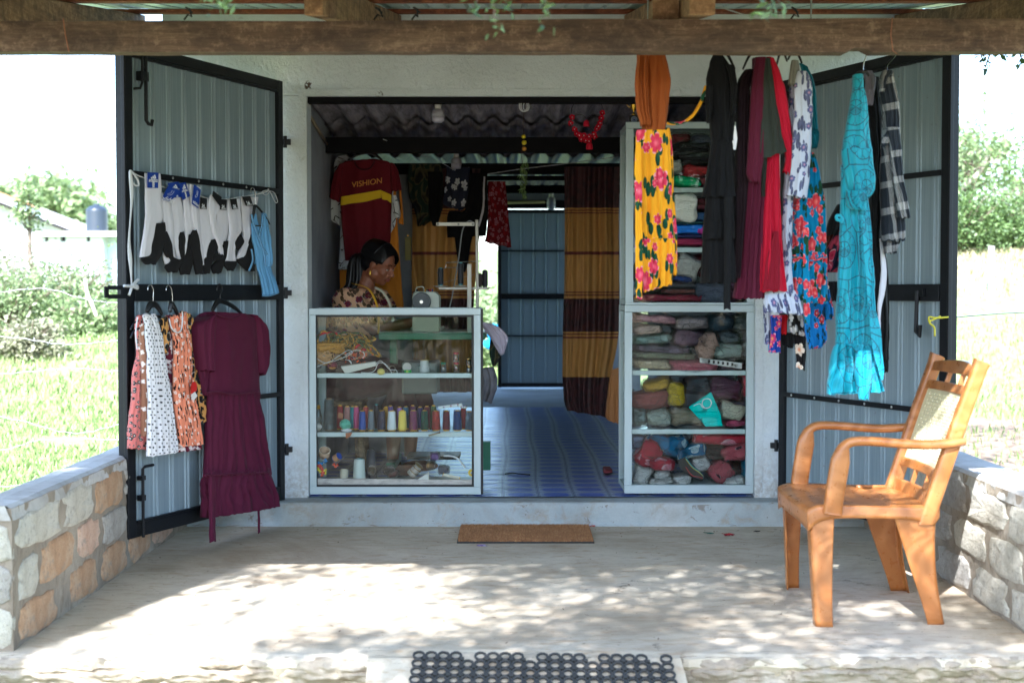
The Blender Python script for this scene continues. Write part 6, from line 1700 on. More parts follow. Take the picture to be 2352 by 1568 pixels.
for k in (0.34,0.66):
 for z0, z1 in ((0.848,0.892),(0.46,0.514)):
  y = ynb + (yfb - ynb) * k; m = MB(); m.bar((bx(z0) + 0.015, y, z0),(bx(z1) + 0.015, y, z1),0.018,0.012, up=(0,1,0)); m.build('slat', CH, chair, bevel=0.003)
m = MB(); NY, NZ = 19,22
def cpt(a, b):
 z = 0.546 + 0.272 * b; return (bx(z) + 0.016 * math.sin(PI * a) , ynb + 0.028 + (yfb - ynb - 0.056) * a, z)
for j in range(NZ):
 for i in range(NY):
  a0, a1, b0, b1 = i / NY, (i + 1) / NY, j / NZ, (j + 1) / NZ
  if 1 <= i < NY - 1 and 1 <= j < NZ - 1:
   s_ = 0.20 if (i + j) % 2 else 0.30; da, db = (a1 - a0) * s_, (b1 - b0) * s_
   vs = [cpt(a0, b0), cpt(a1, b0), cpt(a1, b1), cpt(a0, b1), cpt(a0 + da, b0 + db), cpt(a1 - da, b0 + db), cpt(a1 - da, b1 - db), cpt(a0 + da, b1 - db)]
   m.add(vs, [(0,1,5,4),(1,2,6,5),(2,3,7,6),(3,0,4,7)])
  else: m.add([cpt(a0, b0), cpt(a1, b0), cpt(a1, b1), cpt(a0, b1)], [(0,1,2,3)])
solid(m.build('cane_panel', cane_m, chair, smooth=False),0.005,0)
def arm(y, s_):
 m = MB()
 keys = [(1.150, y, 0.40),(1.158, y, 0.47),(1.172, y - s_ * 0.0,0.56),(1.182, y, 0.615),(1.196, y, 0.648),(1.235, y, 0.662),(1.32, y - 0.0,0.660),(1.42, y, 0.652),(1.50, y, 0.650),(1.575, y - s_ * 0.004,0.655),(1.615, y - s_ * 0.03,0.658)]
 n = 60; vs = []; P = curve_pts(keys, n); ns = 14
 for i in range(n + 1):
  t0 = (P[min(i + 1, n)] - P[max(i - 1,0)]).normalized(); side = Vector((0,1,0)); side = (side - t0 * side.dot(t0)).normalized(); up = t0.cross(side)
  f = i / n
  w = 0.030 if f < 0.35 else 0.030 - 0.003 * math.sin((f - .35) * 5); h = 0.028 * (1.25 - f) if f < 0.4 else 0.0165
  h = 0.034 if f < 0.25 else (0.034 - (f - 0.25) / 0.15 * 0.0175 if f < 0.4 else 0.0165)
  for q in range(ns):
   a = 2 * PI * q / ns
   vs.append(P[i] + side * (math.copysign(abs(math.cos(a)) ** 0.7, math.cos(a)) * w * 0.9) + up * (math.copysign(abs(math.sin(a)) ** 0.7, math.sin(a)) * h))
 m.add(vs, [(i * ns + q, i * ns + (q + 1) % ns, (i + 1) * ns + (q + 1) % ns, (i + 1) * ns + q) for i in range(n) for q in range(ns)] + [tuple(range(ns)), tuple(n * ns + q for q in range(ns - 1,-1,-1))])
 m.build('armrest', CH, chair, smooth=True)
arm(YN + 0.012,-1); arm(YFr - 0.018,1)
# ------------------------------------------------------------------ display cabinets
def zat(py, Y=0.03): return at(1176, py, Y).z
def xat(px, Y=0.03): return at(px, 668, Y).x
YF, YBK = 0.03,0.44
def cabinet(label, x0, x1, z0, z1, shelves, stile=0.036, rail=0.034, gasket=True, brail=0.04, mull=None):
 T = thing('display_cabinet', ((x0 + x1) / 2,0.24, z0), label, 'display cabinet')
 def b(name, a, mat, bevel=0.002): m = MB(); m.box(*a); return m.build(name, mat, T, bevel=bevel)
 for (ya, yb_) in ((YF, YF + 0.03),(YBK - 0.03, YBK)):
  b('frame_rail', (x0, x1, ya, yb_, z1 - rail, z1), M['alu']); b('frame_rail', (x0, x1, ya, yb_, z0, z0 + brail), M['alu'])
  b('frame_stile', (x0, x0 + stile, ya, yb_, z0 + brail + 0.0005, z1 - rail - 0.0005), M['alu']); b('frame_stile', (x1 - stile, x1, ya, yb_, z0 + brail + 0.0005, z1 - rail - 0.0005), M['alu'])
 for xx in (x0 + 0.003, x1 - 0.028):
  b('side_rail', (xx, xx + 0.025, YF + 0.031, YBK - 0.031, z1 - 0.03, z1 - 0.002), M['alu']); b('side_rail', (xx, xx + 0.025, YF + 0.031, YBK - 0.031, z0 + 0.002, z0 + 0.03), M['alu'])
 for xx in (x0 + 0.010, x1 - 0.016): b('side_pane', (xx, xx + 0.005, YF + 0.031, YBK - 0.031, z0 + 0.031, z1 - 0.031), M['glass'], 0)
 b('top_pane', (x0 + 0.03, x1 - 0.03, YF + 0.031, YBK - 0.031, z1 - 0.012, z1 - 0.006), M['glass'], 0)
 b('base_board', (x0 + 0.03, x1 - 0.03, YF + 0.031, YBK - 0.031, z0 + brail - 0.012, z0 + brail), M['alu'], 0)
 b('front_pane', (x0 + stile - 0.004, x1 - stile + 0.004, YF + 0.012, YF + 0.0165, z0 + brail - 0.003, z1 - rail + 0.003), M['glass'], 0)
 xm = (x0 + x1) / 2
 b('sliding_pane', (x0 + stile, xm + 0.02, YBK - 0.020, YBK - 0.0155, z0 + brail, z1 - rail), M['glass'], 0)
 b('sliding_pane', (xm - 0.05, x1 - stile, YBK - 0.012, YBK - 0.0075, z0 + brail, z1 - rail), M['glass'], 0)
 for zs_ in shelves:
  b('shelf_edge', (x0 + stile + 0.001, x1 - stile - 0.001, YF + 0.022, YF + 0.034, zs_ - 0.0255, zs_ - 0.0005), M['alu']); b('shelf_pane', (x0 + 0.02, x1 - 0.02, YF + 0.035, YBK - 0.03, zs_ - 0.006, zs_ - 0.0005), M['glass'], 0)
 if gasket:
  gx0, gx1, gz0, gz1 = x0 + stile, x1 - stile, z0 + brail, z1 - rail; g = 0.011
  for a in ((gx0, gx1, YF - 0.001, YF + 0.010, gz1 - g, gz1 - 0.0003),(gx0, gx1, YF - 0.001, YF + 0.010, gz0 + 0.0003, gz0 + g),(gx0 + 0.0003, gx0 + 0.004, YF - 0.001, YF + 0.010, gz0 + g, gz1 - g),(gx1 - g, gx1 - 0.0003, YF - 0.001, YF + 0.010, gz0 + g, gz1 - g)):
   b('gasket', a, M['gasket'], 0)
 return T
LZ0, LZ1 = zat(1135), zat(708)
s1, s2 = zat(857), zat(993)
cabinet('waist high glass haberdashery cabinet of thread and trims, left of the doorway', OX0 + 0.006, xat(1104), LZ0, LZ1,(s1, s2))
m = MB(); m.box(xat(1104) + 0.0005, xat(1104) + 0.012, YF + 0.004, YF + 0.04, LZ0, LZ1 - 0.004); m.build('cabinet_edge_seal', M['gasket'], label='black rubber seal strip down the right edge of the thread cabinet', cat='seal strip')
RX0, RX1 = xat(1435), OX1 - 0.004
RZ1 = zat(700)
r1, r2 = zat(851), zat(986)
cabinet('lower glass cabinet packed with bagged clothes, right of the doorway', RX0, RX1, zat(1133), RZ1 - 0.001,(r1, r2), stile=0.040, rail=0.036, gasket=False, brail=0.045)
u1, u2 = zat(430), zat(568)
cabinet('tall upper glass cabinet of folded clothes standing on the lower one', RX0 + 0.004, RX1, RZ1, zat(280),(u1, u2), stile=0.04, rail=0.034, gasket=False, brail=0.012)
# ------------------------------------------------------------------ bagged clothes
z7 = lambda x, y: (1400 + x * .35725,653.3 + y * .35725)
def lump(name, x0, x1, z0, z1, y0, y1, mat, parent, seed, rot=0.0, grow=0.0, crink=0.0, nu=28, nv=16, sq=0.5):
 m = MB(); cx, cy, cz = (x0 + x1) / 2,(y0 + y1) / 2,(z0 + z1) / 2
 a, b, c = (x1 - x0) / 2 + grow, (y1 - y0) / 2 + grow, (z1 - z0) / 2 + grow
 cr, sr = math.cos(rot), math.sin(rot)
 def pw(v, e): return math.copysign(abs(v) ** e, v)
 def fn(u, v):
  th = 2 * PI * u; ph = PI * (v - 0.5)
  x = a * pw(math.cos(ph), sq) * pw(math.cos(th), sq); y = b * pw(math.cos(ph), sq) * pw(math.sin(th), sq); z = c * pw(math.sin(ph), sq * 1.4)
  w = 1 + 0.20 * nz(x * 9 + seed, y * 9, z * 14) + 0.07 * nz(x * 30 + seed, y * 30, z * 30)
  w += crink * (nz(x * 40, y * 40 + seed, z * 40) + abs(nz(x * 22, seed, z * 26)) * 1.6)
  x *= w; y *= w; z *= w * (1 + 0.10 * math.sin(x * 45 + seed))
  return (cx + x * cr - z * sr, cy + y, cz + x * sr + z * cr)
 m.grid(fn, nu, nv, closed=True, uvfn=lambda u, v: (u * (a + b) * 2, v * 2 * c))
 return m.build(name, mat, parent, smooth=True)
FB = {}
def fb(nm, rgb):
 if nm in FB: return FB[nm]
 c = S(*tuple(min(235,12 + x * 1.5) for x in rgb))
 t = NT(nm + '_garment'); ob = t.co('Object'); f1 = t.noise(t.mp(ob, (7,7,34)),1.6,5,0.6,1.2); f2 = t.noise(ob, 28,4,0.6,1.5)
 c = t.mix(t.math('MULTIPLY', f2,0.4), c, tuple(x * 0.7 for x in c[:3]) + (1,))  # slight fold darkening put into the colour, with the crumple noise
 t.bsdf(c, 0.7, t.bump(t.math('ADD', f1, t.math('MULTIPLY', f2,0.4)),0.8,0.02), Specular_IOR_Level=0.25); FB[nm] = t.m
 return t.m
GP = {}
def pack(zf, x0, y0, x1, y1, nm, rgb, where, rot=0.0, bag=True, depth=(0.08,0.36), name='folded_garment', mat=None, group=None, floor=None, kind='garment'):
 a = zf(x0, y1); b = zf(x1, y0); ym = 0.10
 pa = at(a[0], a[1], ym); pb = at(b[0], b[1], ym)
 z0 = pa.z if floor is None else floor
 T = thing(name, ((pa.x + pb.x) / 2, sum(depth) / 2, z0), '%s %s%s, %s' % (nm.replace('_', ' '), kind, ' in clear bag' if bag else '', where), 'packed clothes' if bag else 'folded clothes', group)
 s_ = rnd.uniform(0,90)
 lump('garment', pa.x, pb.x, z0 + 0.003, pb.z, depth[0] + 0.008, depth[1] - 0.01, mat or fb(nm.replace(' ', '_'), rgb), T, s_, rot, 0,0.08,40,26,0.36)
 if bag: lump('clear_bag', pa.x, pb.x, z0 + 0.003, pb.z, depth[0] + 0.008, depth[1] - 0.01, M['bag'], T, s_, rot, 0.008,0.13,48,30,0.36)
 return T
bluep = floral('blue_white_swirl_print', S(24,116,164), S(170,206,220), S(200,226,232), None, sc=26, size=0.36, petals=3, layers=1)
redp = floral('red_pink_print', S(196,44,66), S(226,140,156), S(236,190,200), None, sc=24, size=0.34, petals=3, layers=1)
rosed = floral('rose_print_with_dark_specks', S(190,88,100), S(60,30,44), S(60,30,44), None, sc=34, size=0.16, petals=2, layers=1)
A = 'lower cabinet top shelf'
for (x0, y0, x1, y1, nm, rgb, w, rot, dp) in (
 (160,196,430,252, 'mauve', (150,110,122), 'top left of ' + A, -.06,(0.08,.3)),(152,262,330,322, 'beige grey', (150,130,122), 'left, second from the top on ' + A, 0.03,(.07,.3)),(150,325,400,385, 'grey green', (104,122,120), 'left, third from the top on ' + A, .08,(.08,.3)),
 (420,215,640,290, 'grey taupe', (112,104,108), 'top middle of ' + A, .04,(.07,.32)),(430,290,620,400, 'plum grey', (84,64,78), 'middle of the pile, ' + A, -.05,(.08,.32)),(655,205,800,300, 'blue black', (28,44,58), 'top right of ' + A, .03,(.08,.32)),
 (805,205,925,300, 'charcoal', (52,60,64), 'farthest right at the top of ' + A, .0,(.1,.34)),(560,320,706,480, 'taupe', (136,110,100), 'standing diagonally, middle of ' + A, .35,(.065,.2)),(710,310,840,380, 'dark slate', (58,66,74), 'right of the taupe one, ' + A, .0,(.08,.3)),
 (655,380,850,470, 'sea grey', (120,136,134), 'under the slate one, right on ' + A, -.04,(.065,.28)),(855,370,925,470, 'pewter', (104,112,114), 'right edge of ' + A, 0,(.08,.3)),(155,392,510,442, 'pink edged plum', (74,66,82), 'long one, left on ' + A, -.05,(.07,.34)),
 (155,436,540,484, 'olive grey', (92,100,84), 'flat in the left pile of ' + A, -.03,(.07,.34)),(158,484,400,545, 'peach', (196,138,116), 'bottom left on ' + A, -.03,(.065,.34)),(385,490,700,562, 'dusky rose', (140,72,84), 'bottom middle on ' + A, -.04,(.065,.34)),
 (700,500,925,552, 'near black plum', (44,34,46), 'bottom right on ' + A, .03,(.08,.34))):
 pack(z7, x0, y0, x1, y1, nm, rgb, w, rot, depth=dp)
T = thing('printed_card', at(1657,832,0.08), 'white card with black letters across the bags on the upper lower-cabinet shelf', 'card')
m = MB(); p = at(*z7(580,470),0.066); q = at(*z7(850,505),0.066); u_ = (q - p); m.add([p, q, q + Vector((0,0,-.03)), p + Vector((0,0,-.026)), p + Vector((0,.003,0)), q + Vector((0,.003,0)), q + Vector((0,.003,-.03)), p + Vector((0,.003,-.026))], [(3,2,1,0),(4,5,6,7),(0,1,5,4),(2,3,7,6)]); m.build('card_sheet', plain('grey_white_card', S(186,188,190),0.4), T)
for k in range(6):
 m = MB(); a_ = p + u_ * (0.2 + 0.11 * k) + Vector((0,-.001,-.005)); m.add([a_, a_ + u_ * 0.05, a_ + u_ * 0.05 + Vector((0,0,-.014)), a_ + Vector((0,0,-.017))], [(3,2,1,0)]); m.build('mark', M['gasket'], T)
A = 'lower cabinet middle shelf'
for (x0, y0, x1, y1, nm, rgb, w, rot, dp) in (
 (150,800,240,905, 'slate green', (84,98,98), 'bottom left corner of ' + A, 0,(.07,.3)),(245,805,400,910, 'grey sage', (112,122,116), 'bottom, second from the left on ' + A, .03,(.065,.3)),(385,795,620,900, 'moss brown', (104,98,84), 'bottom middle of ' + A, -.03,(.065,.3)),
 (150,685,400,800, 'brown wine', (104,52,50), 'left, above the green ones on ' + A, .12,(.07,.32)),(235,612,400,690, 'ochre', (180,118,40), 'top left of ' + A, .3,(.09,.32)),(375,630,482,780, 'amber', (196,128,24), 'bright one left of centre, ' + A, -.05,(.075,.25)),
 (488,605,640,700, 'dark graphite', (40,44,52), 'top centre of ' + A, .05,(.08,.32)),(640,605,850,735, 'dark aubergine', (52,22,42), 'top right of the centre on ' + A, -.2,(.09,.32)),(860,592,925,720, 'crimson', (150,22,50), 'top right corner of ' + A, 0,(.09,.32)),
 (730,745,925,840, 'navy', (24,44,74), 'right of the teal bag on ' + A, .05,(.1,.34)),(715,770,870,880, 'beige', (176,150,134), 'right of the teal bag, ' + A, -.25,(.066,.25)),(740,868,925,912, 'pink and brown', (120,44,70), 'under the beige one, ' + A, .08,(.08,.3))):
 pack(z7, x0, y0, x1, y1, nm, rgb, w, rot, depth=dp)
T = thing('teal_bag', at(*z7(620,915),0.07), 'teal bag with white looped cord printed on it, in the middle cabinet shelf', 'bag')
m = MB(); P_ = at(*z7(620,915),0.062)
def tp(x, y, Y=0.062): return at(*z7(x, y), Y)
pts = [tp(510,790), tp(655,690), tp(715,830), tp(730,912), tp(620,914)]
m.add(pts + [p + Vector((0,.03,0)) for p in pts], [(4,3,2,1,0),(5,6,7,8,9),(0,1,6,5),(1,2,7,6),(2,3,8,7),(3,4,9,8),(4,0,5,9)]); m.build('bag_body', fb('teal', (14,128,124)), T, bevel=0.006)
m = MB(); m.tube(curve_pts([tp(x, y, .059) for x, y in ((540,780),(580,765),(600,790),(640,790),(655,760),(640,735),(605,740),(595,770),(610,790))], 40),0.0022,6); m.build('cord_print', ink, T, smooth=True)
A = 'lower cabinet bottom shelf'
for (x0, y0, x1, y1, nm, rgb, w, rot, dp, mt) in (
 (240,968,500,1100, 'blue swirl print', 0, 'top left of ' + A, -.1,(.08,.32), bluep),(430,1030,620,1120, 'small blue swirl print', 0, 'centre of ' + A, .25,(.075,.3), bluep),(186,1010,330,1170, 'red print', 0, 'left on ' + A, -.5,(.066,.25), redp),
 (255,1110,418,1200, 'pink and red print', 0, 'below the blue print, ' + A, -.15,(.064,.25), redp),(560,965,925,1035, 'red and pink', 0, 'across the top right of ' + A, -.03,(.07,.3), redp),(625,1035,750,1130, 'black', (18,20,22), 'right of centre on ' + A, 0,(.09,.3), None),
 (720,1030,880,1130, 'rose speckled', 0, 'right on ' + A, .25,(.066,.2), rosed),(650,1120,780,1285, 'rose speckled lower', 0, 'standing on the floor of ' + A, .75,(.064,.2), rosed),(530,1105,650,1210, 'white', (204,204,206), 'centre of ' + A, .3,(.08,.25), None),
 (155,1165,265,1290, 'cream', (222,216,170), 'bottom left corner of ' + A, -.4,(.066,.25), None),(290,1200,385,1262, 'pale blue', (150,200,214), 'low on the left of ' + A, 0,(.066,.25), None),(265,1240,400,1290, 'flesh beige', (198,170,148), 'bottom row of ' + A, .2,(.064,.22), None),
 (400,1225,520,1290, 'ivory', (206,204,184), 'bottom row centre of ' + A, .0,(.064,.22), None),(725,1230,870,1290, 'grey white', (178,186,184), 'bottom right of ' + A, .0,(.068,.25), None),(855,1135,925,1255, 'dark teal', (14,84,112), 'right edge of ' + A, .1,(.07,.3), None),
 (780,1125,860,1230, 'dark brown', (54,38,36), 'behind the rose one on ' + A, .0,(.12,.34), None),(150,975,240,1060, 'slate blue', (88,100,124), 'top left corner of ' + A, 0,(.12,.34), None)):
 pack(z7, x0, y0, x1, y1, nm, rgb, w, rot, depth=dp, mat=mt)
T = thing('striped_case', at(*z7(520,1250),0.07), 'black case with coloured curved stripes leaning in the bottom cabinet shelf', 'case')
def prism7(name, pts, Y, d, mat, par, bev=0.004):
 P = [at(*z7(*p), Y) for p in pts]; n = len(P); m = MB(); m.add(P + [p + Vector((0, d, 0)) for p in P], [tuple(range(n - 1,-1,-1)), tuple(range(n, 2 * n))] + [(i, (i + 1) % n, (i + 1) % n + n, i + n) for i in range(n)]); return m.build(name, mat, par, bevel=bev)
prism7('case_body', [(440,1130),(490,1108),(605,1230),(600,1262),(520,1232),(450,1180)], 0.06,0.04, M['blackplastic'], T)
for k, (c_, dy) in enumerate(((S(40,170,200),0),(S(220,200,60),8),(S(200,60,60),60))):
 m = MB(); m.tube(curve_pts([at(*z7(490,1112 + dy),.057), at(*z7(530,1165 + dy),.057), at(*z7(575,1200 + dy * .6),.057), at(*z7(602,1228 + dy * .3),.057)], 14),0.0016,5); m.build('stripe', plain('stripe_%d' % k, c_, 0.4), T, smooth=True)
# upper cabinet
A = 'upper cabinet top shelf'
for (x0, y0, x1, y1, nm, rgb, w, rot, dp, bg) in (
 (345,515,440,560, 'dark red', (92,18,30), 'top left on ' + A, .1,(.08,.3), True),(450,520,560,565, 'blue grey', (60,66,92), 'top right on ' + A, .0,(.08,.3), True),(350,560,560,625, 'deep black', (16,16,22), 'upper pile on ' + A, .05,(.07,.3), True),(370,620,560,690, 'black glossy', (20,22,28), 'lower pile on ' + A, .1,(.065,.3), True),
 (340,650,402,735, 'white', (186,190,192), 'left pile on ' + A, .2,(.065,.25), True),(400,690,545,760, 'scarlet', (184,40,48), 'above the green one, ' + A, -.1,(.065,.3), True),(340,745,500,803, 'green', (14,112,74), 'bottom of ' + A, -.12,(.062,.3), False),(500,740,620,803, 'maroon', (80,26,36), 'bottom right of ' + A, 0,(.07,.3), True),
 (150,520,340,800, 'mixed dark', (34,30,36), 'behind the yellow dress, ' + A, 0,(.1,.34), True),(600,520,780,800, 'dark stack', (26,26,34), 'behind the black dress on ' + A, 0,(.1,.34), True)):
 pack(z6, x0, y0, x1, y1, nm, rgb, w, rot, bag=bg, depth=dp)
A = 'upper cabinet middle shelf'
for (x0, y0, x1, y1, nm, rgb, w, rot, dp, bg) in (
 (350,1092,560,1132, 'red and blue', (96,22,50), 'bottom of the stack, ' + A, 0,(.07,.3), False),(355,1068,560,1092, 'deep navy', (20,24,60), 'second in the stack, ' + A, 0,(.07,.3), False),(355,1014,520,1068, 'royal blue', (22,76,150), 'third in the stack, ' + A, 0,(.065,.3), False),(478,1016,560,1066, 'magenta', (120,30,100), 'right end of the blue fold, ' + A, 0,(.06,.3), False),
 (358,998,560,1014, 'dark green', (16,44,50), 'thin layer under white bundle, ' + A, 0,(.07,.3), False),(470,940,560,1000, 'navy', (24,30,86), 'right of the white bundle, ' + A, 0,(.09,.3), False),(460,860,560,935, 'maroon', (88,20,34), 'behind the white bundle, ' + A, 0,(.1,.3), True),
 (150,860,340,1130, 'grey stack', (70,66,76), 'behind the yellow dress, ' + A, 0,(.1,.34), False),(600,860,780,1130, 'black stack', (20,20,26), 'behind the dark dresses, ' + A, 0,(.1,.34), False)):
 pack(z6, x0, y0, x1, y1, nm, rgb, w, rot, bag=bg, depth=dp)
pack(z6,345,845,485,1000, 'white crumpled', (204,204,222), 'on the blue fold, upper cabinet middle shelf', -.1, bag=False, depth=(.06,.28), kind='cloth bundle')
A = 'upper cabinet lowest shelf'
for (x0, y0, x1, y1, nm, rgb, w, rot, dp, bg) in (
 (365,1185,500,1310, 'white', (196,198,196), 'slumped pile on ' + A, -.45,(.07,.28), True),(470,1335,640,1445, 'slate grey', (66,72,90), 'bottom right of ' + A, 0,(.062,.3), True),(360,1300,480,1330, 'blue and red', (40,60,120), 'above the dark stack, ' + A, -.1,(.08,.3), True),
 (300,1335,475,1365, 'silver black', (70,70,76), 'upper of the flat stack on ' + A, .0,(.07,.3), True),(300,1368,470,1395, 'brown', (84,52,48), 'middle of the flat stack on ' + A, .0,(.065,.3), True),(150,1400,480,1440, 'wine red', (110,30,46), 'lowest of the flat stack on ' + A, .0,(.062,.3), True),
 (370,1180,600,1290, 'dark crimson', (70,14,24), 'at the back of ' + A, 0,(.2,.36), False),(150,1190,340,1390, 'olive black', (40,42,36), 'behind the yellow dress, ' + A, 0,(.1,.34), False),(640,1190,800,1445, 'plum black', (34,18,30), 'behind the dark dresses, ' + A, 0,(.1,.34), False)):
 pack(z6, x0, y0, x1, y1, nm, rgb, w, rot, bag=bg, depth=dp)
# trophy on top of the upper cabinet
tz = zat(280)
tx = at(1455,280,0.2).x
T = thing('trophy', (tx, 0.2, tz), 'small gold cup trophy on a black block, atop the upper cabinet', 'trophy')
gold = plain('gold_plastic', S(212,168,60),0.25,0.85)
m = MB(); m.box(tx - 0.025, tx + 0.025,0.16,0.22, tz + 0.0005, tz + 0.052); m.build('base', M['blackplastic'], T, bevel=0.002)
m = MB(); m.lathe([(0.015,0),(0.004,0.012),(0.004,0.02),(0.012,0.032),(0.017,0.06),(0.021,0.09),(0.018,0.088),(0.01,0.04)], (tx, 0.19, tz + 0.0525),18); m.build('cup', gold, T, smooth=True)
for s_ in (-1,1):
 m = MB(); m.tube(curve_pts([(tx + s_ * 0.018,0.19, tz + 0.135),(tx + s_ * 0.036,0.19, tz + 0.128),(tx + s_ * 0.034,0.19, tz + 0.105),(tx + s_ * 0.014,0.19, tz + 0.092)], 10),0.002,6); m.build('handle', gold, T, smooth=True)
m = MB(); m.lathe([(0.0001,0),(0.017,0),(0.017,0.002),(0.0001,0.002)], (tx, 0.1595, tz + 0.027),20, axis=(0,-1,0)); bdg = m.build('medallion', plain('silver_blue', S(150,160,184),0.3,0.5), T)
m = MB(); m.tube([(tx + 0.011 * math.cos(a),0.1565, tz + 0.027 + 0.011 * math.sin(a)) for a in [2 * PI * i / 16 for i in range(17)]], 0.0012,4); m.prism([(-.005,-.006),(.005,-.006),(.004,.005),(0,.002),(-.004,.005)], (tx, 0.157, tz + 0.027),(1,0,0),(0,0,1),(0,-.001,0)); m.build('crest', plain('navy_print', S(30,40,110),0.4), bdg)
gxx = at(1462,380,0.33).x
m = MB(); m.box(gxx - 0.01, gxx + 0.012,0.32,0.34, zat(445), zat(445) + 0.0);
T = thing('gold_figure', (RX0 + 0.05,0.1, u1), 'thin gold trophy stem inside the upper cabinet, left edge', 'trophy')
m = MB(); q = at(1458,430,0.1); m.lathe([(0.012,0.003),(0.01,0.012),(0.004,0.02),(0.006,0.07),(0.010,0.11),(0.006,0.13)], (q.x, 0.1, u1),12); m.build('stem', gold, T, smooth=True)
# ------------------------------------------------------------------ haberdashery in the left cabinet
zc1 = lambda x, y: (690.7 + x * .18255,709.3 + y * .18255)      # upper shelf crop
zc2 = lambda x, y: (690.7 + x * .18255,868.0 + y * .18255)
zc3 = lambda x, y: (690.7 + x * .18255,998.7 + y * .18255)
def cx_(x, Y): return at(zc1(x, 0)[0], 700, Y).x
F['thread'] = {}
def threadm(nm, rgb):
 k = 'th_' + nm
 if k in F: return F[k]
 t = NT(nm.replace(' ', '_') + '_thread'); ob = t.co('Object'); z = t.sep(ob)[2]
 h = t.math('SINE', t.math('ADD', t.math('MULTIPLY', z, 3800), t.math('MULTIPLY', t.noise(ob, 40,2),6)))
 h2 = t.math('SINE', t.math('MULTIPLY', z, 260))
 c = S(*rgb)
 t.bsdf(t.mix(t.math('MULTIPLY', t.noise(t.mp(ob, (1,1,0.3)),70,3),0.5), c, tuple(x * 0.6 for x in c[:3]) + (1,)),0.45, t.bump(t.math('ADD', h, h2),0.25,0.0008), Sheen_Weight=0.2)
 F[k] = t.m; return t.m
conem = plain('yellow_spool_plastic', S(222,168,40),0.4)
conew = plain('teal_spool_plastic', S(70,150,160),0.4)
def cone(label, x, y, z, r, h, nm, rgb, wrap=False, tip=None, group=None, name='thread_cone', straight=0.0):
 T = thing(name, (x, y, z), label, 'thread cone', group)
 tp_ = tip or conem
 m = MB(); m.lathe([(r * 0.78,0.0003),(r * 0.82,0.004),(r * 0.8,0.006)], (x, y, z),18); m.build('base_rim', tp_, T, smooth=True)
 m = MB(); rt = r * (0.80 + 0.2 * straight)
 m.lathe([(r * 0.9,0.0062),(r, 0.010),(r * 0.99,0.016),((r + rt) / 2, h * 0.5),(rt, h * 0.93),(rt * 0.93, h * 0.955)], (x, y, z),22); m.build('thread_winding', threadm(nm, rgb), T, smooth=True)
 m = MB(); m.lathe([(rt * 0.6, h * 0.956),(rt * 0.62, h * 0.99),(rt * 0.55, h)], (x, y, z),16); m.build('spool_tip', tp_, T, smooth=True)
 if wrap:
  m = MB(); m.grid(lambda u, v: (x + (r * 1.04 - (r - rt) * v) * (1 + 0.03 * nz(u * 20, v * 9, x * 9)) * math.cos(2 * PI * u), y + (r * 1.04 - (r - rt) * v) * (1 + 0.03 * nz(u * 20, v * 9, x * 9)) * math.sin(2 * PI * u), z + 0.007 + (h * 0.95) * v),28,10, closed=True); m.build('clear_wrap', M['bag'], T, smooth=True)
 return T
row = [(770,.0195,.108, 'royal blue', (30,72,160),0),(880,.0185,.110, 'grey', (104,116,128),0),(1010,.0225,.110, 'dark violet', (66,62,96),1),(1140,.0245,.108, 'white', (216,226,234),0),(1275,.0240,.110, 'pale yellow', (226,204,88),0),(1415,.0225,.110, 'mauve', (160,72,124),1),
       (1555,.0210,.110, 'green', (30,106,84),1),(1700,.0235,.108, 'coral', (216,78,72),1),(1830,.0210,.108, 'maroon', (130,34,66),1),(1970,.0240,.110, 'blue', (28,84,160),1),(2120,.0230,.104, 'silver blue', (120,150,178),1)]
order = ['royal blue', 'grey', 'dark violet', 'white', 'pale yellow', 'mauve', 'green', 'coral', 'maroon', 'blue', 'silver blue']
for i, (x, r, h, nm, rgb, wr) in enumerate(row):
 nb = 'leftmost in the front row' if i == 0 else 'rightmost in the front row' if i == len(row) - 1 else 'between the %s and %s ones' % (order[i - 1], order[i + 1])
 cone('%s thread cone, %s, middle cabinet shelf' % (nm, nb), cx_(x, 0.12),0.12, s2, r, h, nm, rgb, bool(wr), group='thread cones in the front row')
back = [(490,.02,.13, 'deep red', (130,16,30)),(580,.018,.125, 'dusty pink', (170,120,116)),(645,.016,.125, 'teal', (20,120,130)),(692,.019,.125, 'rose', (196,70,130)),(815,.017,.125, 'brick', (170,60,56)),(950,.018,.135, 'black', (22,26,34)),
  (1070,.018,.122, 'amber', (190,140,40)),(1125,.018,.128, 'violet', (90,60,140)),(1240,.018,.122, 'lilac', (150,110,180)),(1320,.018,.124, 'petrol', (20,90,120)),(1405,.018,.13, 'plum', (90,30,80)),(1500,.018,.122, 'indigo', (40,40,110)),(1585,.018,.126, 'wine', (110,24,50)),(1670,.018,.13, 'moss', (70,96,60)),(2045,.018,.12, 'cherry', (150,30,40))]
for i, (x, r, h, nm, rgb) in enumerate(back):
 cone('%s thread cone in the back row of the middle cabinet shelf' % nm, cx_(x, 0.20),0.20, s2, r, h, nm, rgb, False, conew if nm == 'black' else None, group='thread cones in the back row')
cone('tall dark silver metallic thread cone at the left of the middle shelf', cx_(352,0.13),0.13, s2,.030,.172, 'dark silver metallic', (96,112,116), True, plain('cardboard', S(150,130,108),0.9), name='metallic_thread_cone')
cone('tall white yarn cone with a grey tip on the bottom cabinet shelf', cx_(730,0.13),0.13, LZ0 + 0.041,.035,.138, 'white yarn', (206,216,212), False, plain('grey_tip', S(120,150,154),0.5), name='yarn_cone')
cone('short cream thread reel left of the white yarn cone', cx_(535,0.12),0.12, LZ0 + 0.041,.0225,.082, 'cream', (196,190,172), False, plain('cream_tip', S(190,184,164),0.5), name='thread_reel', straight=1.0)
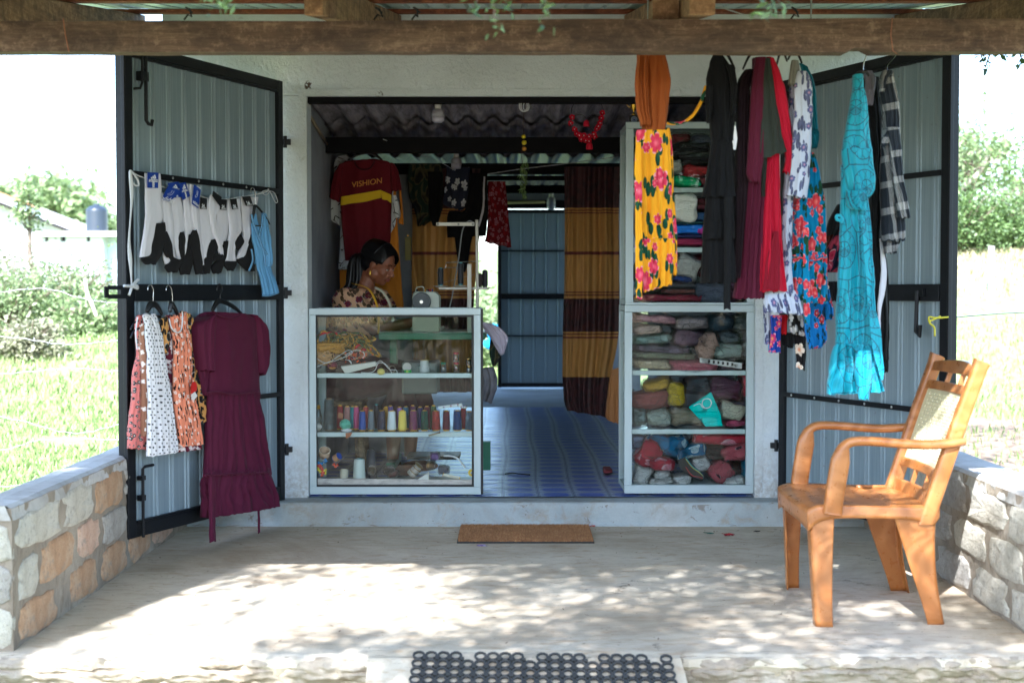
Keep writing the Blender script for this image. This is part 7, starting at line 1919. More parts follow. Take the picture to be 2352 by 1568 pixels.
cone('dark cone behind the white yarn cone on the bottom shelf', cx_(880,0.26),0.26, LZ0 + 0.041,.030,.175, 'charcoal', (36,42,54), False, M['blackplastic'], name='yarn_cone')
# clear bottle with yellow cap
x = cx_(210,0.2); T = thing('squeeze_bottle', (x, 0.2, s2), 'clear bottle with a yellow cap behind the metallic cone', 'bottle')
m = MB(); m.lathe([(.022,0.001),(.022,.07),(.014,.095),(.011,.11)], (x, .2, s2),16); m.build('bottle_body', M['jar'], T, smooth=True)
m = MB(); m.lathe([(.013,.11),(.013,.128),(.010,.13)], (x, .2, s2),14); m.build('cap', conem, T, smooth=True)
# green lined tube
x = cx_(165,.11); T = thing('cardboard_tube', (x, .1, s2), 'white roll with a bright green inside at the left of the middle shelf', 'tube')
m = MB(); m.lathe([(.0205,0),(.0205,.05),(.0165,.05),(.0165,0),(.0205,0)], (x - 0.003,.085, s2 + .021),22, axis=(0.5,1,0), caps=False); m.build('tube_body', [plain('white_paper', S(206,206,200),0.7)], T, smooth=False)
m = MB(); m.lathe([(.0162,0.001),(.0162,.048)], (x - 0.003,.085, s2 + .021),22, axis=(0.5,1,0), caps=False); m.build('green_lining', plain('bright_green', S(60,170,90),0.5), T, smooth=True)
# mint yarn ball on a label
def ball(name, label, c, r, mat, n=60, cat='yarn ball', cr=0.0022, sq=0.9, parts='yarn'):
 T = thing(name, (c[0], c[1], c[2] - r * sq), label, cat)
 m = MB(); m.ell(c, (r * .9, r * .9, r * .9 * sq),14,10)
 for k in range(n):
  q = Matrix.Rotation(rnd.uniform(0,6.28),3, 'X') @ Matrix.Rotation(rnd.uniform(0,6.28),3, 'Y')
  a0 = rnd.uniform(0,6.28); rr_ = r * rnd.uniform(.9,1.02)
  P_ = [Vector(c) + (lambda v: Vector((v.x, v.y, v.z * sq)))(q @ Vector((rr_ * math.cos(a0 + i * .28), rr_ * math.sin(a0 + i * .28),0))) for i in range(11)]
  m.tube(P_, cr, 4, caps=False)
 m.build(parts, mat, T, smooth=True); return T
p = at(*zc2(560,560),.09)
T = ball('yarn_ball', 'mint green yarn ball on its brown card label, middle shelf', (p.x, .095, s2 + .036),.030, threadm('mint', (110,204,182)),60)
m = MB(); q = at(*zc2(500,470),.085); m.prism([(-.014,-.012),(.012,-.02),(.016,.010),(-.010,.016)], q, (1,0,0),(0,0,1),(0,.002,0)); q = at(*zc2(600,715),.045)
m.build('card_label', plain('kraft_card', S(150,104,74),0.8), T)
m = MB(); q = at(*zc2(602,720),.026); m.prism([(-.016,.012),(.020,.016),(.010,-.004),(-.014,-.018)], q, (1,0,0),(0,0,1),(0,.002,0)); m.build('card_flap', plain('kraft_card', S(150,104,74),0.8), T)
m = MB(); m.ell(at(*zc2(575,655),.088),(.028,.018,.010),14,8); m.build('white_base', whitetrim, T, smooth=True)
# strips with coloured beads
def strip(label, a, b, w, Y, seed):
 pa, pb = at(*zc2(*a), Y), at(*zc2(*b), Y); T = thing('button_card', pa, label, 'card')
 u_ = (pb - pa); L = u_.length; un = u_.normalized(); vn = Vector((-un.z, 0, un.x))
 m = MB(); m.prism([(0,0),(L, 0),(L, w),(0, w)], pa, un, vn, (0,.0015,0)); m.build('card_strip', plain('pale_card', S(196,206,210),0.4), T)
 cols = [S(30,150,110), S(190,60,160), S(60,30,40), S(110,40,150), S(30,110,130), S(220,190,60), S(200,60,50), S(30,90,160)]
 k = 0
 for g in range(3):
  m_ = 2 + (g > 0)
  for i in range(m_):
   for j in range(2):
    m = MB(); c_ = pa + un * (L * (0.2 + 0.3 * g) + j * .005) + vn * (w * .3 + i * .0045) + Vector((0,-.001,0)); m.ell(c_, (.0022,.0014,.0022),7,5); m.build('bead', plain('bead_%d' % ((k + seed) % 8), cols[(k + seed) % 8], 0.2), T, smooth=True); k += 1
strip('white bead card leaning over the coral thread cone', (1735,390),(2035,350),.0145,.075,0)
strip('tilted bead card at the right end of the middle shelf', (1990,372),(2090,385),.012,.08,3)
T = thing('wooden_bobbin', at(*zc2(1680,700),.02), 'small brown bobbin wedged under the coral cone at the shelf edge', 'bobbin')
m = MB(); a_, b_ = at(*zc2(1608,722),.022), at(*zc2(1756,682),.022); d_ = b_ - a_; m.tube([a_, a_ + d_ * .08, a_ + d_ * .1, a_ + d_ * .88, a_ + d_ * .9, b_], [.0045,.0045,.0038,.0038,.0045,.0045], 12); m.build('bobbin_body', plain('olive_brown', S(122,112,84),0.6), T, smooth=True)
# upper shelf: trims
goldtr = floral('gold_green_zari_trim', S(176,128,40), S(40,90,50), S(150,30,40), S(60,84,30), sc=60, size=0.4, petals=4, layers=1)
def ribbonpile(name, label, loops, mat, r, flat, cat='trim', group=None):
 T = thing(name, loops[0][0], label, cat, group)
 for L in loops:
  m = MB(); m.tube(curve_pts(L, len(L) * 8), r, 7, flat=flat); m.build('braid', mat, T, smooth=True)
 return T
def wind(x0, x1, y0, y1, n, Yr, seed, zf=zc1, amp=1):
 P_ = []
 for i in range(n):
  u = i / (n - 1); xx = x0 + (x1 - x0) * (0.5 + 0.5 * math.sin(i * 1.9 + seed + nz(i, seed) * 2)); yy = y0 + (y1 - y0) * (0.5 + 0.5 * math.sin(i * 2.7 + seed * 2))
  P_.append(at(*zf(xx, yy), Yr[0] + (Yr[1] - Yr[0]) * (0.5 + 0.5 * math.sin(i * 1.3 + seed))))
 return P_
loops = [[at(*zc1(*p),.1 + .004 * k) for k, p in enumerate(pp)] for pp in (((220,470),(215,360),(270,285),(330,300),(350,400),(320,480)),((330,330),(420,310),(470,400),(420,470)),((460,330),(560,295),(640,340),(680,480),(640,500)),
         ((620,310),(760,310),(860,400),(940,380),(900,350)),((700,380),(800,420),(930,500),(1010,600)),((690,400),(800,470),(900,560),(1000,600)),((380,420),(500,340),(590,420),(600,480)))]
ribbonpile('gold_trim', 'coils of wide gold and green zari trim on the upper cabinet shelf', loops + [wind(250,860,330,500,14,(.14,.26),1.0), wind(260,900,340,480,14,(.12,.24),4.0), wind(180,700,400,560,14,(.12,.24),8.0)], goldtr, .0075,.30)
ribbonpile('gold_cord_hank', 'loose hank of thin gold cord under the zari trim', [wind(70,560,430,560,16,(.075,.16), s_) for s_ in (0.3,2.2,3.9,5.1,6.6,8.4,9.7)], fabric('gold_cord', S(190,142,60),0.4),.0028,1.0)
ribbonpile('tan_cord_hank', 'tan loose cords spilling at the lower left of the upper shelf', [wind(75,400,530,720,16,(.065,.14), s_) for s_ in (1.3,3.2,5.5,7.1)], fabric('tan_cord', S(206,164,116),0.7),.0022,1.0)
ribbonpile('white_cord_tangle', 'tangled thin white cord across the upper cabinet shelf', [[at(*zc1(*p),.064) for p in pp] for pp in (((80,640),(90,560),(150,540),(200,620),(330,680),(480,590),(600,520),(640,560),(440,650),(340,670),(160,740),(90,700)),((560,580),(700,520),(800,560),(780,620)),((940,700),(1000,650),(1060,700),(1120,760),(1200,770),(1210,820),(1150,830),(1130,770),(1060,690),(980,680),(940,760),(880,800),(760,800)),((600,640),(640,690),(620,650),(560,640)))], whitetrim, .0017,1.0)
ribbonpile('red_tape', 'flat bright red tape lying across the gold trim', [[at(*zc1(*p),.11) for p in pp] for pp in (((62,420),(150,370),(250,320),(330,300),(460,310)),((690,490),(740,450),(800,470),(810,520),(770,500)))], fabric('red_tape', S(196,24,44),0.6),.007,.22)
T = ball('black_white_cord', 'ball of black and white striped cord at the lower left of the upper shelf', tuple(at(*zc1(225,725),.1)),.014, threadm('grey speckle', (120,124,130)),40, 'cord ball', .0014)
T = ball('maroon_fringe', 'maroon fringe trim bundle with gold tips on the upper shelf', tuple(at(*zc1(400,710),.1)),.026, threadm('maroon fringe', (120,24,50)),70, 'trim', .0018,.8)
m = MB()
for i in range(16):
 a = PI * (0.05 + 0.9 * i / 15); q = at(*zc1(400,730),.072); m.tube([q + Vector((-.006 * math.cos(a),0,-.002)), q + Vector((-.02 * math.cos(a),-.001,-.013 * math.sin(a)))], .0009,4)
m.build('fringe_tips', fabric('gold_cord', S(190,142,60),0.4), T, kind='stuff')
T = thing('orange_flower_trim', at(*zc1(740,690),.09), 'heap of small orange cloth flowers on the upper cabinet shelf', 'trim')
om = fabric('orange_petal', S(230,104,56),0.7)
for i in range(46):
 c_ = at(*zc1(rnd.gauss(745,62), rnd.uniform(500,690)), rnd.uniform(.075,.12)); m = MB(); r_ = .0062; q = Matrix.Rotation(rnd.uniform(-.9,.9),3, 'X') @ Matrix.Rotation(rnd.uniform(-.9,.9),3, 'Z')
 V_ = [c_]
 for k in range(10): V_.append(c_ + q @ Vector((r_ * (1 if k % 2 else .55) * math.cos(k * PI / 5),-.002 if k % 2 else 0, r_ * (1 if k % 2 else .55) * math.sin(k * PI / 5))))
 m.add(V_, [(0, k + 1,(k + 1) % 10 + 1) for k in range(10)]); m.build('cloth_flower', om, T)
T = thing('white_card_roll', at(*zc1(720,745),.07), 'folded white card lying tilted in front of the orange flowers', 'card')
q = [at(*zc1(*p),.062) for p in ((500,725),(940,665),(955,715),(560,818))]; m = MB(); m.add(q + [p + Vector((0,.025,.004)) for p in q], [(3,2,1,0),(4,5,6,7),(0,1,5,4),(1,2,6,5),(2,3,7,6),(3,0,4,7)]); m.build('card_body', plain('white_paper', S(206,206,200),0.7), T, bevel=.003)
ball('yellow_cord_ball', 'ball of pale yellow cord hanging over the upper shelf edge', tuple(at(*zc1(1010,790),.045)),.019, threadm('pale lemon', (214,208,120)),60, 'cord ball', .0018,.85)
x = cx_(1160,.11); T = thing('tape_roll', (x, .11, s1), 'large empty brown tape roll standing on the upper shelf', 'tape roll')
m = MB(); m.lathe([(.0175,0),(.0175,.03),(.0150,.03),(.0150,0),(.0175,0)], (x, .085, s1 + .019),26, axis=(-.25,1,0), caps=False); m.build('roll_ring', plain('brown_ring', S(130,110,96),0.5), T, smooth=False)
x = cx_(1345,.1); T = thing('green_tape', (x, .1, s1), 'flat green tape roll lying on the upper cabinet shelf', 'tape roll')
m = MB(); m.lathe([(.019,0.0005),(.019,.0135),(.008,.0135)], (x, .1, s1),26); m.build('tape_winding', plain('leaf_green_tape', S(60,176,80),0.35), T)
m = MB(); m.box(x - .008, x + .004,.080,.0805, s1 + .0007, s1 + .0133); m.build('tape_label', plain('lime', S(150,190,60),0.4), T)
x = cx_(1340,.2); T = thing('white_reel', (x, .2, s1), 'white flanged reel tilted behind the green tape', 'reel')
m = MB(); m.lathe([(.0001,0),(.0225,0),(.0225,.002),(.006,.002),(.006,.012),(.0225,.012),(.0225,.014),(.0001,.014)], (x, .15, s1 + .024),24, axis=(.2,1,.25)); m.build('reel_body', plain('white_paper', S(206,206,200),0.7), T)
for k, (r_, z0_, h_, lb) in enumerate(((.0265, s1,.030, 'lower spool of silver white cord on the upper shelf'),(.0225, s1 + .0315,.030, 'upper spool of white cord on the wider spool'))):
 x = cx_(1555,.12); T = thing('cord_spool', (x, .12, z0_), lb, 'cord spool')
 m = MB(); pr = [(r_ * .9,.0005)]
 for j in range(7): pr += [(r_ * (1.0 + .02 * math.sin(j * 2)),.002 + j * h_ / 7),(r_ * .96,.002 + (j + .9) * h_ / 7)]
 m.lathe(pr, (x, .12, z0_),26); m.build('cord_winding', threadm('silver white', (196,204,206)), T, smooth=False)
 if k: m = MB(); m.lathe([(.0225, h_ + .001),(.0225, h_ + .003),(.005, h_ + .003),(.005, h_ + .001)], (x, .12, z0_),26); m.build('flange', plain('gold_card', S(196,160,80),0.5), T)
redlid = plain('red_lid', S(160,32,42),0.35); goldlid = plain('gold_lid', S(170,138,84),0.3,0.7); greenlid = plain('green_lid', S(24,122,86),0.35)
def jar(label, x, z, r, h, lid, fill, fh, red=False, Y=.12):
 T = thing('jar', (x, Y, z), label, 'jar', 'jars of beads and sequins on the upper cabinet shelf')
 m = MB(); m.lathe([(r * .9,.0005),(r, .004),(r, h * .72),(r * .82, h * .8),(r * .82, h * .83)], (x, Y, z),20, caps=False); m.build('jar_glass', M['jar'], T, smooth=True)
 m = MB(); m.lathe([(r * .88, h * .81),(r * .9, h * .82),(r * .9, h * .98),(r * .8, h)], (x, Y, z),20); m.build('lid', lid, T, smooth=False)
 m = MB(); rs_ = rnd.uniform(0,9)
 m.lathe([(r * .9,.002),(r * .94, fh * .5),(r * .92, fh),(r * .4, fh * 1.12),(.0005, fh * 1.05)], (x, Y, z),16); m.build('bead_fill', fill, T)
 if red: m = MB(); m.tube(curve_pts([(x - r * .3, Y - r * .6, z + h * .5),(x, Y - r * .5, z + h * .3),(x + r * .3, Y - r * .5, z + h * .22)], 8), [.0016,.0018,.002,.0022,.003,.004,.0045,.004,.003], 7); m.build('red_scoop', redlid, T, smooth=True)
def beads(nm, a, b):
 t = NT(nm); v = t.vor(t.co('Object'),420); t.bsdf(t.mix(t.sep(v.outputs['Color'])[0], a, b),0.3, t.bump(t.math('SUBTRACT', 1.0, v.outputs['Distance']),1.0,0.004)); return t.m
silver = beads('silver_beads', S(150,156,160), S(220,224,226)); mixb = beads('mixed_beads', S(190,150,150), S(226,214,196))
jar('jar of silver beads with a green lid on the upper shelf', cx_(1795,.12), s1,.0155,.052, greenlid, silver, .02)
jar('lower jar with a red lid and a red scoop inside', cx_(1958,.12), s1,.0155,.0525, redlid, mixb, .006, True)
jar('upper jar with a red lid, topmost on the stack of two', cx_(1955,.12), s1 + .053,.0155,.0525, redlid, mixb, .009, True)
jar('lower small jar with a gold lid near the right frame', cx_(2118,.12), s1,.0135,.034, goldlid, silver, .018)
jar('upper small jar with a gold lid near the right frame', cx_(2112,.12), s1 + .0345,.0135,.040, goldlid, mixb, .014)
# bottom shelf
zb0 = LZ0 + 0.0405
x = cx_(300,.12); c_ = at(*zc3(300,215),.12); T = thing('pearl_trim_roll', (c_.x, .12, zb0), 'roll of beige lace trim edged with white pearls', 'trim roll')
ax = Vector((.15,-.6,.8)).normalized(); uu = ax.orthogonal().normalized(); ww = ax.cross(uu)
m = MB(); m.lathe([(.028,-.028),(.030,-.02),(.030,.012),(.027,.013),(.018,.008),(.016,-.02)], c_, 26, axis=ax); m.build('lace_winding', fabric('beige_lace', S(176,148,124),0.7), T, smooth=True)
pm = plain('pearl', S(226,216,200),0.2)
for i in range(30):
 a = 2 * PI * i / 30; m = MB(); m.ell(c_ + ax * .014 + uu * (.029 * math.cos(a)) + ww * (.029 * math.sin(a)),(.0021,.0021,.0021),7,5); m.build('pearl', pm, T, smooth=True)
c_ = at(*zc3(455,280),.10); T = thing('tan_ribbon_roll', c_ - Vector((0,0,.02)), 'tan embossed ribbon roll with blue rims leaning on the pearl trim', 'ribbon roll')
ax = Vector((.75,-.45,.5)).normalized()
m = MB(); m.lathe([(.0185,-.016),(.0185,.016)], c_, 24, axis=ax); m.build('ribbon_winding', fabric('tan_ribbon', S(192,146,104),0.5), T)
m = MB(); m.lathe([(.0195,.0165),(.0195,.019),(.002,.019)], c_, 24, axis=ax); m.lathe([(.0195,-.019),(.0195,-.0165)], c_, 24, axis=ax); m.build('blue_rim', plain('blue_rim', S(30,70,160),0.4), T)
cols_ = [('yellow', (214,196,50)),('dark green', (16,74,66)),('red', (206,60,48)),('sky blue', (20,120,180)),('navy', (20,60,100)),('orange red', (214,84,60)),('lemon', (220,210,70))]
RB = thing('ribbon_heap', at(*zc3(150,500),.1), 'heap of yellow, red, blue and green ribbons in the bottom left corner', 'ribbons')
for k, (nm, pp) in enumerate((('yellow', ((70,310),(150,370),(230,440),(250,470))),('red', ((110,330),(190,370),(260,400),(290,490))),('sky blue', ((160,360),(220,350),(280,360))),('dark green', ((80,380),(130,430),(190,470))),('navy', ((75,450),(140,490),(220,500))),('lemon', ((70,530),(130,500),(190,490))),('orange red', ((230,400),(260,460),(270,520))),('orange red', ((410,360),(440,390),(470,370))),('sky blue', ((300,300),(320,330),(300,350))),('yellow', ((300,460),(320,430),(310,500))))):
 m = MB(); m.tube(curve_pts([at(*zc3(*p),.075 + .006 * (k % 4)) for p in pp], 14), [.0085 + .003 * math.sin(i * 1.1) for i in range(15)], 8, flat=.4); m.build('ribbon', fabric('ribbon_' + nm.replace(' ', '_'), S(*dict(cols_)[nm]),0.5), RB, smooth=True)
c_ = at(*zc3(1440,440),.09); ax = Vector((.62,-.2,.72)).normalized(); T = thing('silver_lace_roll', (c_.x, .09, zb0), 'glittery silver lace ribbon roll with gold edges, leaning', 'ribbon roll')
gl = beads('silver_glitter', S(170,168,164), S(206,196,186))
for k, (a0, a1) in enumerate(((-.034,-.012),(-.010,.014),(.016,.034))):
 m = MB(); m.lathe([(.0255 - .003 * k, a0),(.026 - .003 * k, (a0 + a1) / 2),(.0255 - .003 * k, a1)], c_, 26, axis=ax); m.build('ribbon_winding', gl, T, smooth=True)
for a0 in (-.0345,-.011,.015,.0345):
 m = MB(); m.lathe([(.0245, a0 - .0010),(.0265, a0),(.0245, a0 + .0010)], c_, 26, axis=ax); m.build('gold_edge', goldlid, T, smooth=True)
T = thing('white_card_sheet', at(*zc3(1500,560),.07), 'folded white paper under the silver lace roll', 'paper')
q = [at(*zc3(*p),.062) for p in ((1370,620),(1610,470),(1612,622),(1400,636))]; m = MB(); m.add(q + [p + Vector((0,.04,0)) for p in q], [(3,2,1,0),(4,5,6,7),(0,1,5,4),(1,2,6,5),(2,3,7,6),(3,0,4,7)]); m.build('paper_body', plain('white_paper', S(206,206,200),0.7), T, bevel=.002)
T = thing('mottled_strip', (cx_(600,.1),.1, zb0), 'white mottled strip along the front of the bottom shelf', 'paper')  # pale mottled strip standing along the shelf front
m = MB(); xa, xb_ = cx_(115,.06), cx_(2165,.06); ztop = at(*zc3(600,530),.055).z
m.grid(lambda u, v: (xa + (xb_ - xa) * u, .050 + .02 * v * v + .002 * nz(u * 30, v * 2), zb0 - .012 + (ztop - zb0 + .006 - .008 * u + .002 * nz(u * 14,3)) * math.sin(min(v * 1.3,1) * PI / 2)),80,6)
tt = NT('mottled_grey_white'); ob = tt.co('Object'); c = tt.mix(tt.ramp(tt.noise(tt.mp(ob, (4,4,14)),4,5,.7),(.45,0.0),(.7,.6)), S(200,190,186), S(110,100,100)); tt.bsdf(c, .7); solid(m.build('strip_face', tt.m, T),.001)
for (lb, cc, rx, nm, rgb) in (('purple crumpled clear bag on the right of the bottom shelf', (1690,260),.022, 'lilac', (150,70,110)),('brown straw braid under the lilac bag', (1640,370),.022, 'straw', (140,104,56)),('slate blue bag behind the thread spool', (1800,430),.026, 'slate', (84,100,128)),('dark felt pieces in the middle of the bottom shelf', (1120,440),.028, 'dark felt', (44,42,44)),('red and black scraps behind the silver lace', (1160,490),.026, 'dark wine', (90,34,40)),('brown bead strings behind the white yarn cone', (895,440),.020, 'bronze', (96,78,50))):
 p = at(*zc3(*cc),.15); T = thing('haberdashery_bundle', (p.x, .15, zb0), lb, 'haberdashery')
 lump('bundle', p.x - rx, p.x + rx, p.z - .02, p.z + .018,.11,.2, threadm(nm, rgb), T, rnd.uniform(0,50),0,0,.1); lump('clear_bag', p.x - rx, p.x + rx, p.z - .02, p.z + .018,.11,.2, M['bag'], T, rnd.uniform(0,50),0,.004,.1)
# silver strap of net over the right side
ribbonpile('white_net', 'strip of white net arching over the slate bag', [[at(*zc3(*p),.1) for p in ((1800,260),(1900,265),(1980,300),(2040,370),(2070,410))]], whitetrim, .006,.3)
T = thing('thread_spool', at(*zc3(1900,520),.08), 'lying spool of cream thread with yellow ends on the bottom shelf', 'spool')
a_, b_ = at(*zc3(1775,495),.08), at(*zc3(2010,545),.08); d_ = b_ - a_
m = MB(); m.tube([a_ + d_ * .1, b_ - d_ * .05], .0085,14); m.build('thread_winding', threadm('cream2', (206,202,186)), T)
m = MB(); m.lathe([(.0001,0),(.012,0),(.012,.002),(.0001,.002)], a_ + d_ * .06,18, axis=d_); m.lathe([(.0001,0),(.0095,0),(.0095,.002),(.0001,.002)], b_ - d_ * .05,18, axis=d_); m.build('flange', conem, T)
c_ = at(*zc3(2150,475),.08); T = thing('yellow_reel', (c_.x, .08, zb0), 'big bright yellow plastic reel at the right end of the bottom shelf', 'reel')
m = MB(); m.lathe([(.006,0),(.0185,0),(.0185,.002),(.006,.002),(.006,0)], c_, 28, axis=(0,1,0), caps=False); m.lathe([(.006,.014),(.0185,.014),(.0185,.016),(.006,.016),(.006,.014)], c_, 28, axis=(0,1,0), caps=False); m.build('flange', plain('bright_yellow', S(226,190,30),0.35), T)
m = MB(); m.lathe([(.006,.0022),(.012,.0022),(.012,.0138),(.006,.0138),(.006,.0022)], c_, 22, axis=(0,1,0), caps=False); m.build('thread_winding', gl, T)
# ------------------------------------------------------------------ clothes and curtains inside
z3 = lambda x, y: (690.7 + x * .2976,186.7 + y * .2976)
z5 = lambda x, y: (1101.4 + x * .2975,186.7 + y * .2975)
z5b = lambda x, y: (1026.7 + x * .3572,653.3 + y * .3572)
YT = 1.12
F['tee'] = fabric('maroon_jersey', S(92,12,26),0.8)
F['ochre'] = fabric('ochre_cotton', S(206,128,40),0.8)
t = NT('white_cloth_with_black_cracks'); uv = t.co('UV'); v_ = t.vor(uv, 16, 'DISTANCE_TO_EDGE', 1.0, '2D'); nn_ = t.noise(uv, 20,3)
t.bsdf(t.mix(t.math('MULTIPLY', t.math('LESS_THAN', v_.outputs['Distance'], 0.05), t.math('GREATER_THAN', nn_, 0.5)), S(196,200,206), S(30,30,40)),0.85); F['crack'] = t.m
t = NT('green_brown_camouflage'); uv = t.co('UV'); n_ = t.noise(uv, 9,2,0.4,0.6); c = t.ramp(n_, (0.0, S(20,34,30)),(0.45, S(26,48,38)),(0.47, S(84,78,52)),(0.55, S(20,24,24))); t.bsdf(c, 0.9); F['camo'] = t.m
F['navyfl'] = floral('navy_print_with_white_and_orange_flowers', S(40,46,66), S(196,200,208), S(160,166,180), None, sc=14, size=0.36, petals=5, layers=1)
F['redpat'] = floral('dark_red_batik', S(110,14,30), S(150,90,100), S(130,60,74), S(150,20,36), sc=26, size=0.34, petals=4, leaf_sc=22, leaf_size=0.4, layers=1)
T = garment('tshirt', 'maroon t-shirt with orange lettering and a yellow chest band', 't-shirt', YP(YT),840,590, [
 ('shirt_body', zrX(z3,(410,612,580,600),(330,625,690,625),(300,700,705,690),(296,800,705,790),(305,940,702,920),(325,1180,696,1180),(345,1385,685,1330)), F['tee'], 0.0, dict(folds=2.4, amp=0.010, thick=0.035, top=0.5)),
 ('sleeve', zrX(z3,(300,640,330,630),(255,720,322,720),(235,820,310,830),(222,900,300,935)), F['tee'], 0.01, dict(folds=2, amp=0.005, thick=0.03)),
 ('sleeve', zrX(z3,(690,628,720,635),(690,720,755,700),(695,800,775,790),(705,850,780,835)), F['tee'], 0.0, dict(folds=2, amp=0.005, thick=0.03))])
cloth('chest_band', zrX(z3,(312,892,620,840),(310,930,622,880),(308,962,622,905)), YP(YT - 0.030), fabric('yellow_band', S(214,178,24),0.7), T, thick=0.014, folds=1, amp=0.004, nu=40, nv=10)
cloth('chest_band', zrX(z3,(620,842,702,878),(622,880,702,912),(626,905,700,938)), YP(YT - 0.024), fabric('yellow_band', S(214,178,24),0.7), T, thick=0.014, folds=1, amp=0.002, nu=30, nv=10)
lo = at(*z3(512,785), YT - 0.056); r_ = at(*z3(606,772), YT - 0.050); l_ = at(*z3(418,800), YT - 0.05)
lettering('VISHION', 0.047, lo, (r_ - l_),(0.02,0,1), plain('orange_print', S(206,130,40),0.6), T, ext=0.002)
m = MB(); P_ = YP(YT - 0.04); m.tube(curve_pts([P_.pt(*z3(*p)) for p in ((415,620),(440,665),(490,682),(540,668),(572,612))], 16),0.004,6); m.build('neck_rib', fabric('dark_rib', S(56,10,20),0.8), T, smooth=True)
T = garment('shirt', 'white long shirt with black crackle print behind the maroon t-shirt', 'shirt', YP(YT + 0.08),800,610, [
 ('shirt_body', zrX(z3,(345,572,400,600),(270,600,420,620),(256,720,700,700),(290,950,705,950),(305,1150,712,1150),(290,1452,374,1452)), F['crack'], 0.0, dict(folds=3, amp=0.010, thick=0.03)),
 ('sleeve', zrX(z3,(215,900,310,905),(204,960,315,960),(205,1040,318,1050),(245,1080,312,1118)), F['crack'], 0.0, dict(folds=2, amp=0.006, thick=0.03)),
 ('sleeve', zrX(z3,(700,880,735,880),(702,950,760,950),(706,1000,768,1000),(712,1060,768,1056)), F['crack'], 0.0, dict(folds=2, amp=0.005, thick=0.03))])
T = garment('shirt', 'ochre long garment hanging farthest back behind the t-shirt', 'shirt', YP(YT + 0.16),800,660, [
 ('body', zrX(z3,(700,300,740,300),(900,250,770,250)) [:0] + zrX(z3,(700,310,730),(1000,310,745),(1300,305,760),(1800,300,800)), F['ochre'], 0.0, dict(folds=4, amp=0.012, thick=0.03)),
 ('sleeve', zrX(z3,(195,915,230,920),(166,1000,215,1010),(180,1030,215,1032)), F['ochre'], 0.0, dict(folds=2, amp=0.004, thick=0.02)),
 ('sleeve', zrX(z3,(755,830,775,835),(765,950,785,950),(755,1095,796,1105)), F['ochre'], 0.0, dict(folds=2, amp=0.004, thick=0.02))])
hanger(YP(YT),845,331,842,350,800,368,878,368, 'black hanger holding the maroon t-shirt below the purlin', False, 0.0,0.010)
YB = 1.93
garment('jacket', 'dark green camouflage clothing hung left of the navy floral cloth', 'jacket', YP(YB),980,520, [
 ('jacket_body', zrX(z3,(830,640,1080,640),(825,750,1100,750),(840,900,1095,900),(880,1000,1085,1010),(900,1118,950,1115)), F['camo'], 0.0, dict(folds=5, amp=0.02, thick=0.04)),
 ('sleeve', zrX(z3,(980,700,1090,700),(985,900,1095,900),(990,1020,1080,1030),(1020,1115,1050,1118)), F['black1'], 0.04, dict(folds=3, amp=0.01, thick=0.03))])
garment('shirt', 'navy cloth with white and orange flowers hung at the back', 'shirt', YP(YB),1050,480, [('shirt_body', zrX(z3,(1125,665,1310,665),(1115,780,1300,780),(1105,880,1290,880),(1098,945,1270,975),(1150,972,1240,996)), F['navyfl'], 0.02, dict(folds=3, amp=0.012, thick=0.03))])
garment('trousers', 'black track trousers with a white side stripe at the back', 'trousers', YP(YB),1080,600, [
 ('trouser_body', zrX(z3,(1305,710,1440,712),(1290,850,1440,850),(1260,1000,1445,1000),(1140,1010,1440,1100),(1130,1210,1430,1190)), F['black1'], 0.0, dict(folds=3, amp=0.014, thick=0.04)),
 ('trouser_leg', zrX(z3,(1190,1195,1330,1180),(1200,1300,1310,1270),(1215,1420,1290,1400),(1230,1480,1270,1470)), F['black1'], 0.0, dict(folds=2, amp=0.008, thick=0.03)),
 ('side_stripe', zrX(z3,(735,1412,1424),(850,1406,1420),(950,1404,1418),(1050,1385,1402),(1120,1368,1384)), F['sock'], 0.045, dict(folds=1, amp=0.001, thick=0.004))])
garment('dress', 'dark red batik cloth hung left of the closed back door', 'cloth', YP(YB),1145,500, [('cloth_body', zrX(z5,(775,65,200),(900,66,212),(1060,62,226),(1180,52,236),(35,1240,246,1285)), F['redpat'], 0.0, dict(folds=3, amp=0.012, thick=0.03))])
# banded curtains: maroon and gold by height
def curtain_mat(name, bands, uzero):
 t = NT(name); p = t.n('ShaderNodeNewGeometry').outputs['Position']; z = t.sep(p)[2]; ob = t.co('Object')
 n_ = t.noise(t.mp(ob, (18,18,3)),1.5,4,0.6)
 gold = t.mix(n_, S(206,158,84), S(168,118,56)); brown = t.mix(t.ramp(t.noise(ob, 24,4),(.45,0.0),(.6,1.0)), S(66,22,26), S(44,14,20))
 c = gold
 for (za, zb, kind) in bands:
  inb = t.math('MULTIPLY', t.math('GREATER_THAN', z, min(za, zb)), t.math('LESS_THAN', z, max(za, zb)))
  c = t.mix(inb, c, brown if kind == 'b' else S(96,30,30))
 t.bsdf(c, 0.6, t.bump(n_, 0.2,0.003), Sheen_Weight=0.2); return t.m
YC = 2.03
def zz(y, zf): return at(1350, zf(0, y)[1], YC).z
bands = [(zz(660, z5), zz(985, z5), 'b'),(zz(1000, z5), zz(1008, z5), 'l'),(zz(1020, z5), zz(1028, z5), 'l'),(zz(1318, z5), zz(1342, z5), 'l'),(zz(46, z5b), zz(54, z5b), 'l'),(zz(64, z5b), zz(72, z5b), 'l'),(zz(90, z5b), zz(300, z5b), 'b'),(zz(312, z5b), zz(320, z5b), 'l'),(zz(332, z5b), zz(342, z5b), 'l'),(zz(588, z5b), zz(860, z5b), 'b')]
CM = curtain_mat('maroon_and_gold_banded_curtain', bands, 0)
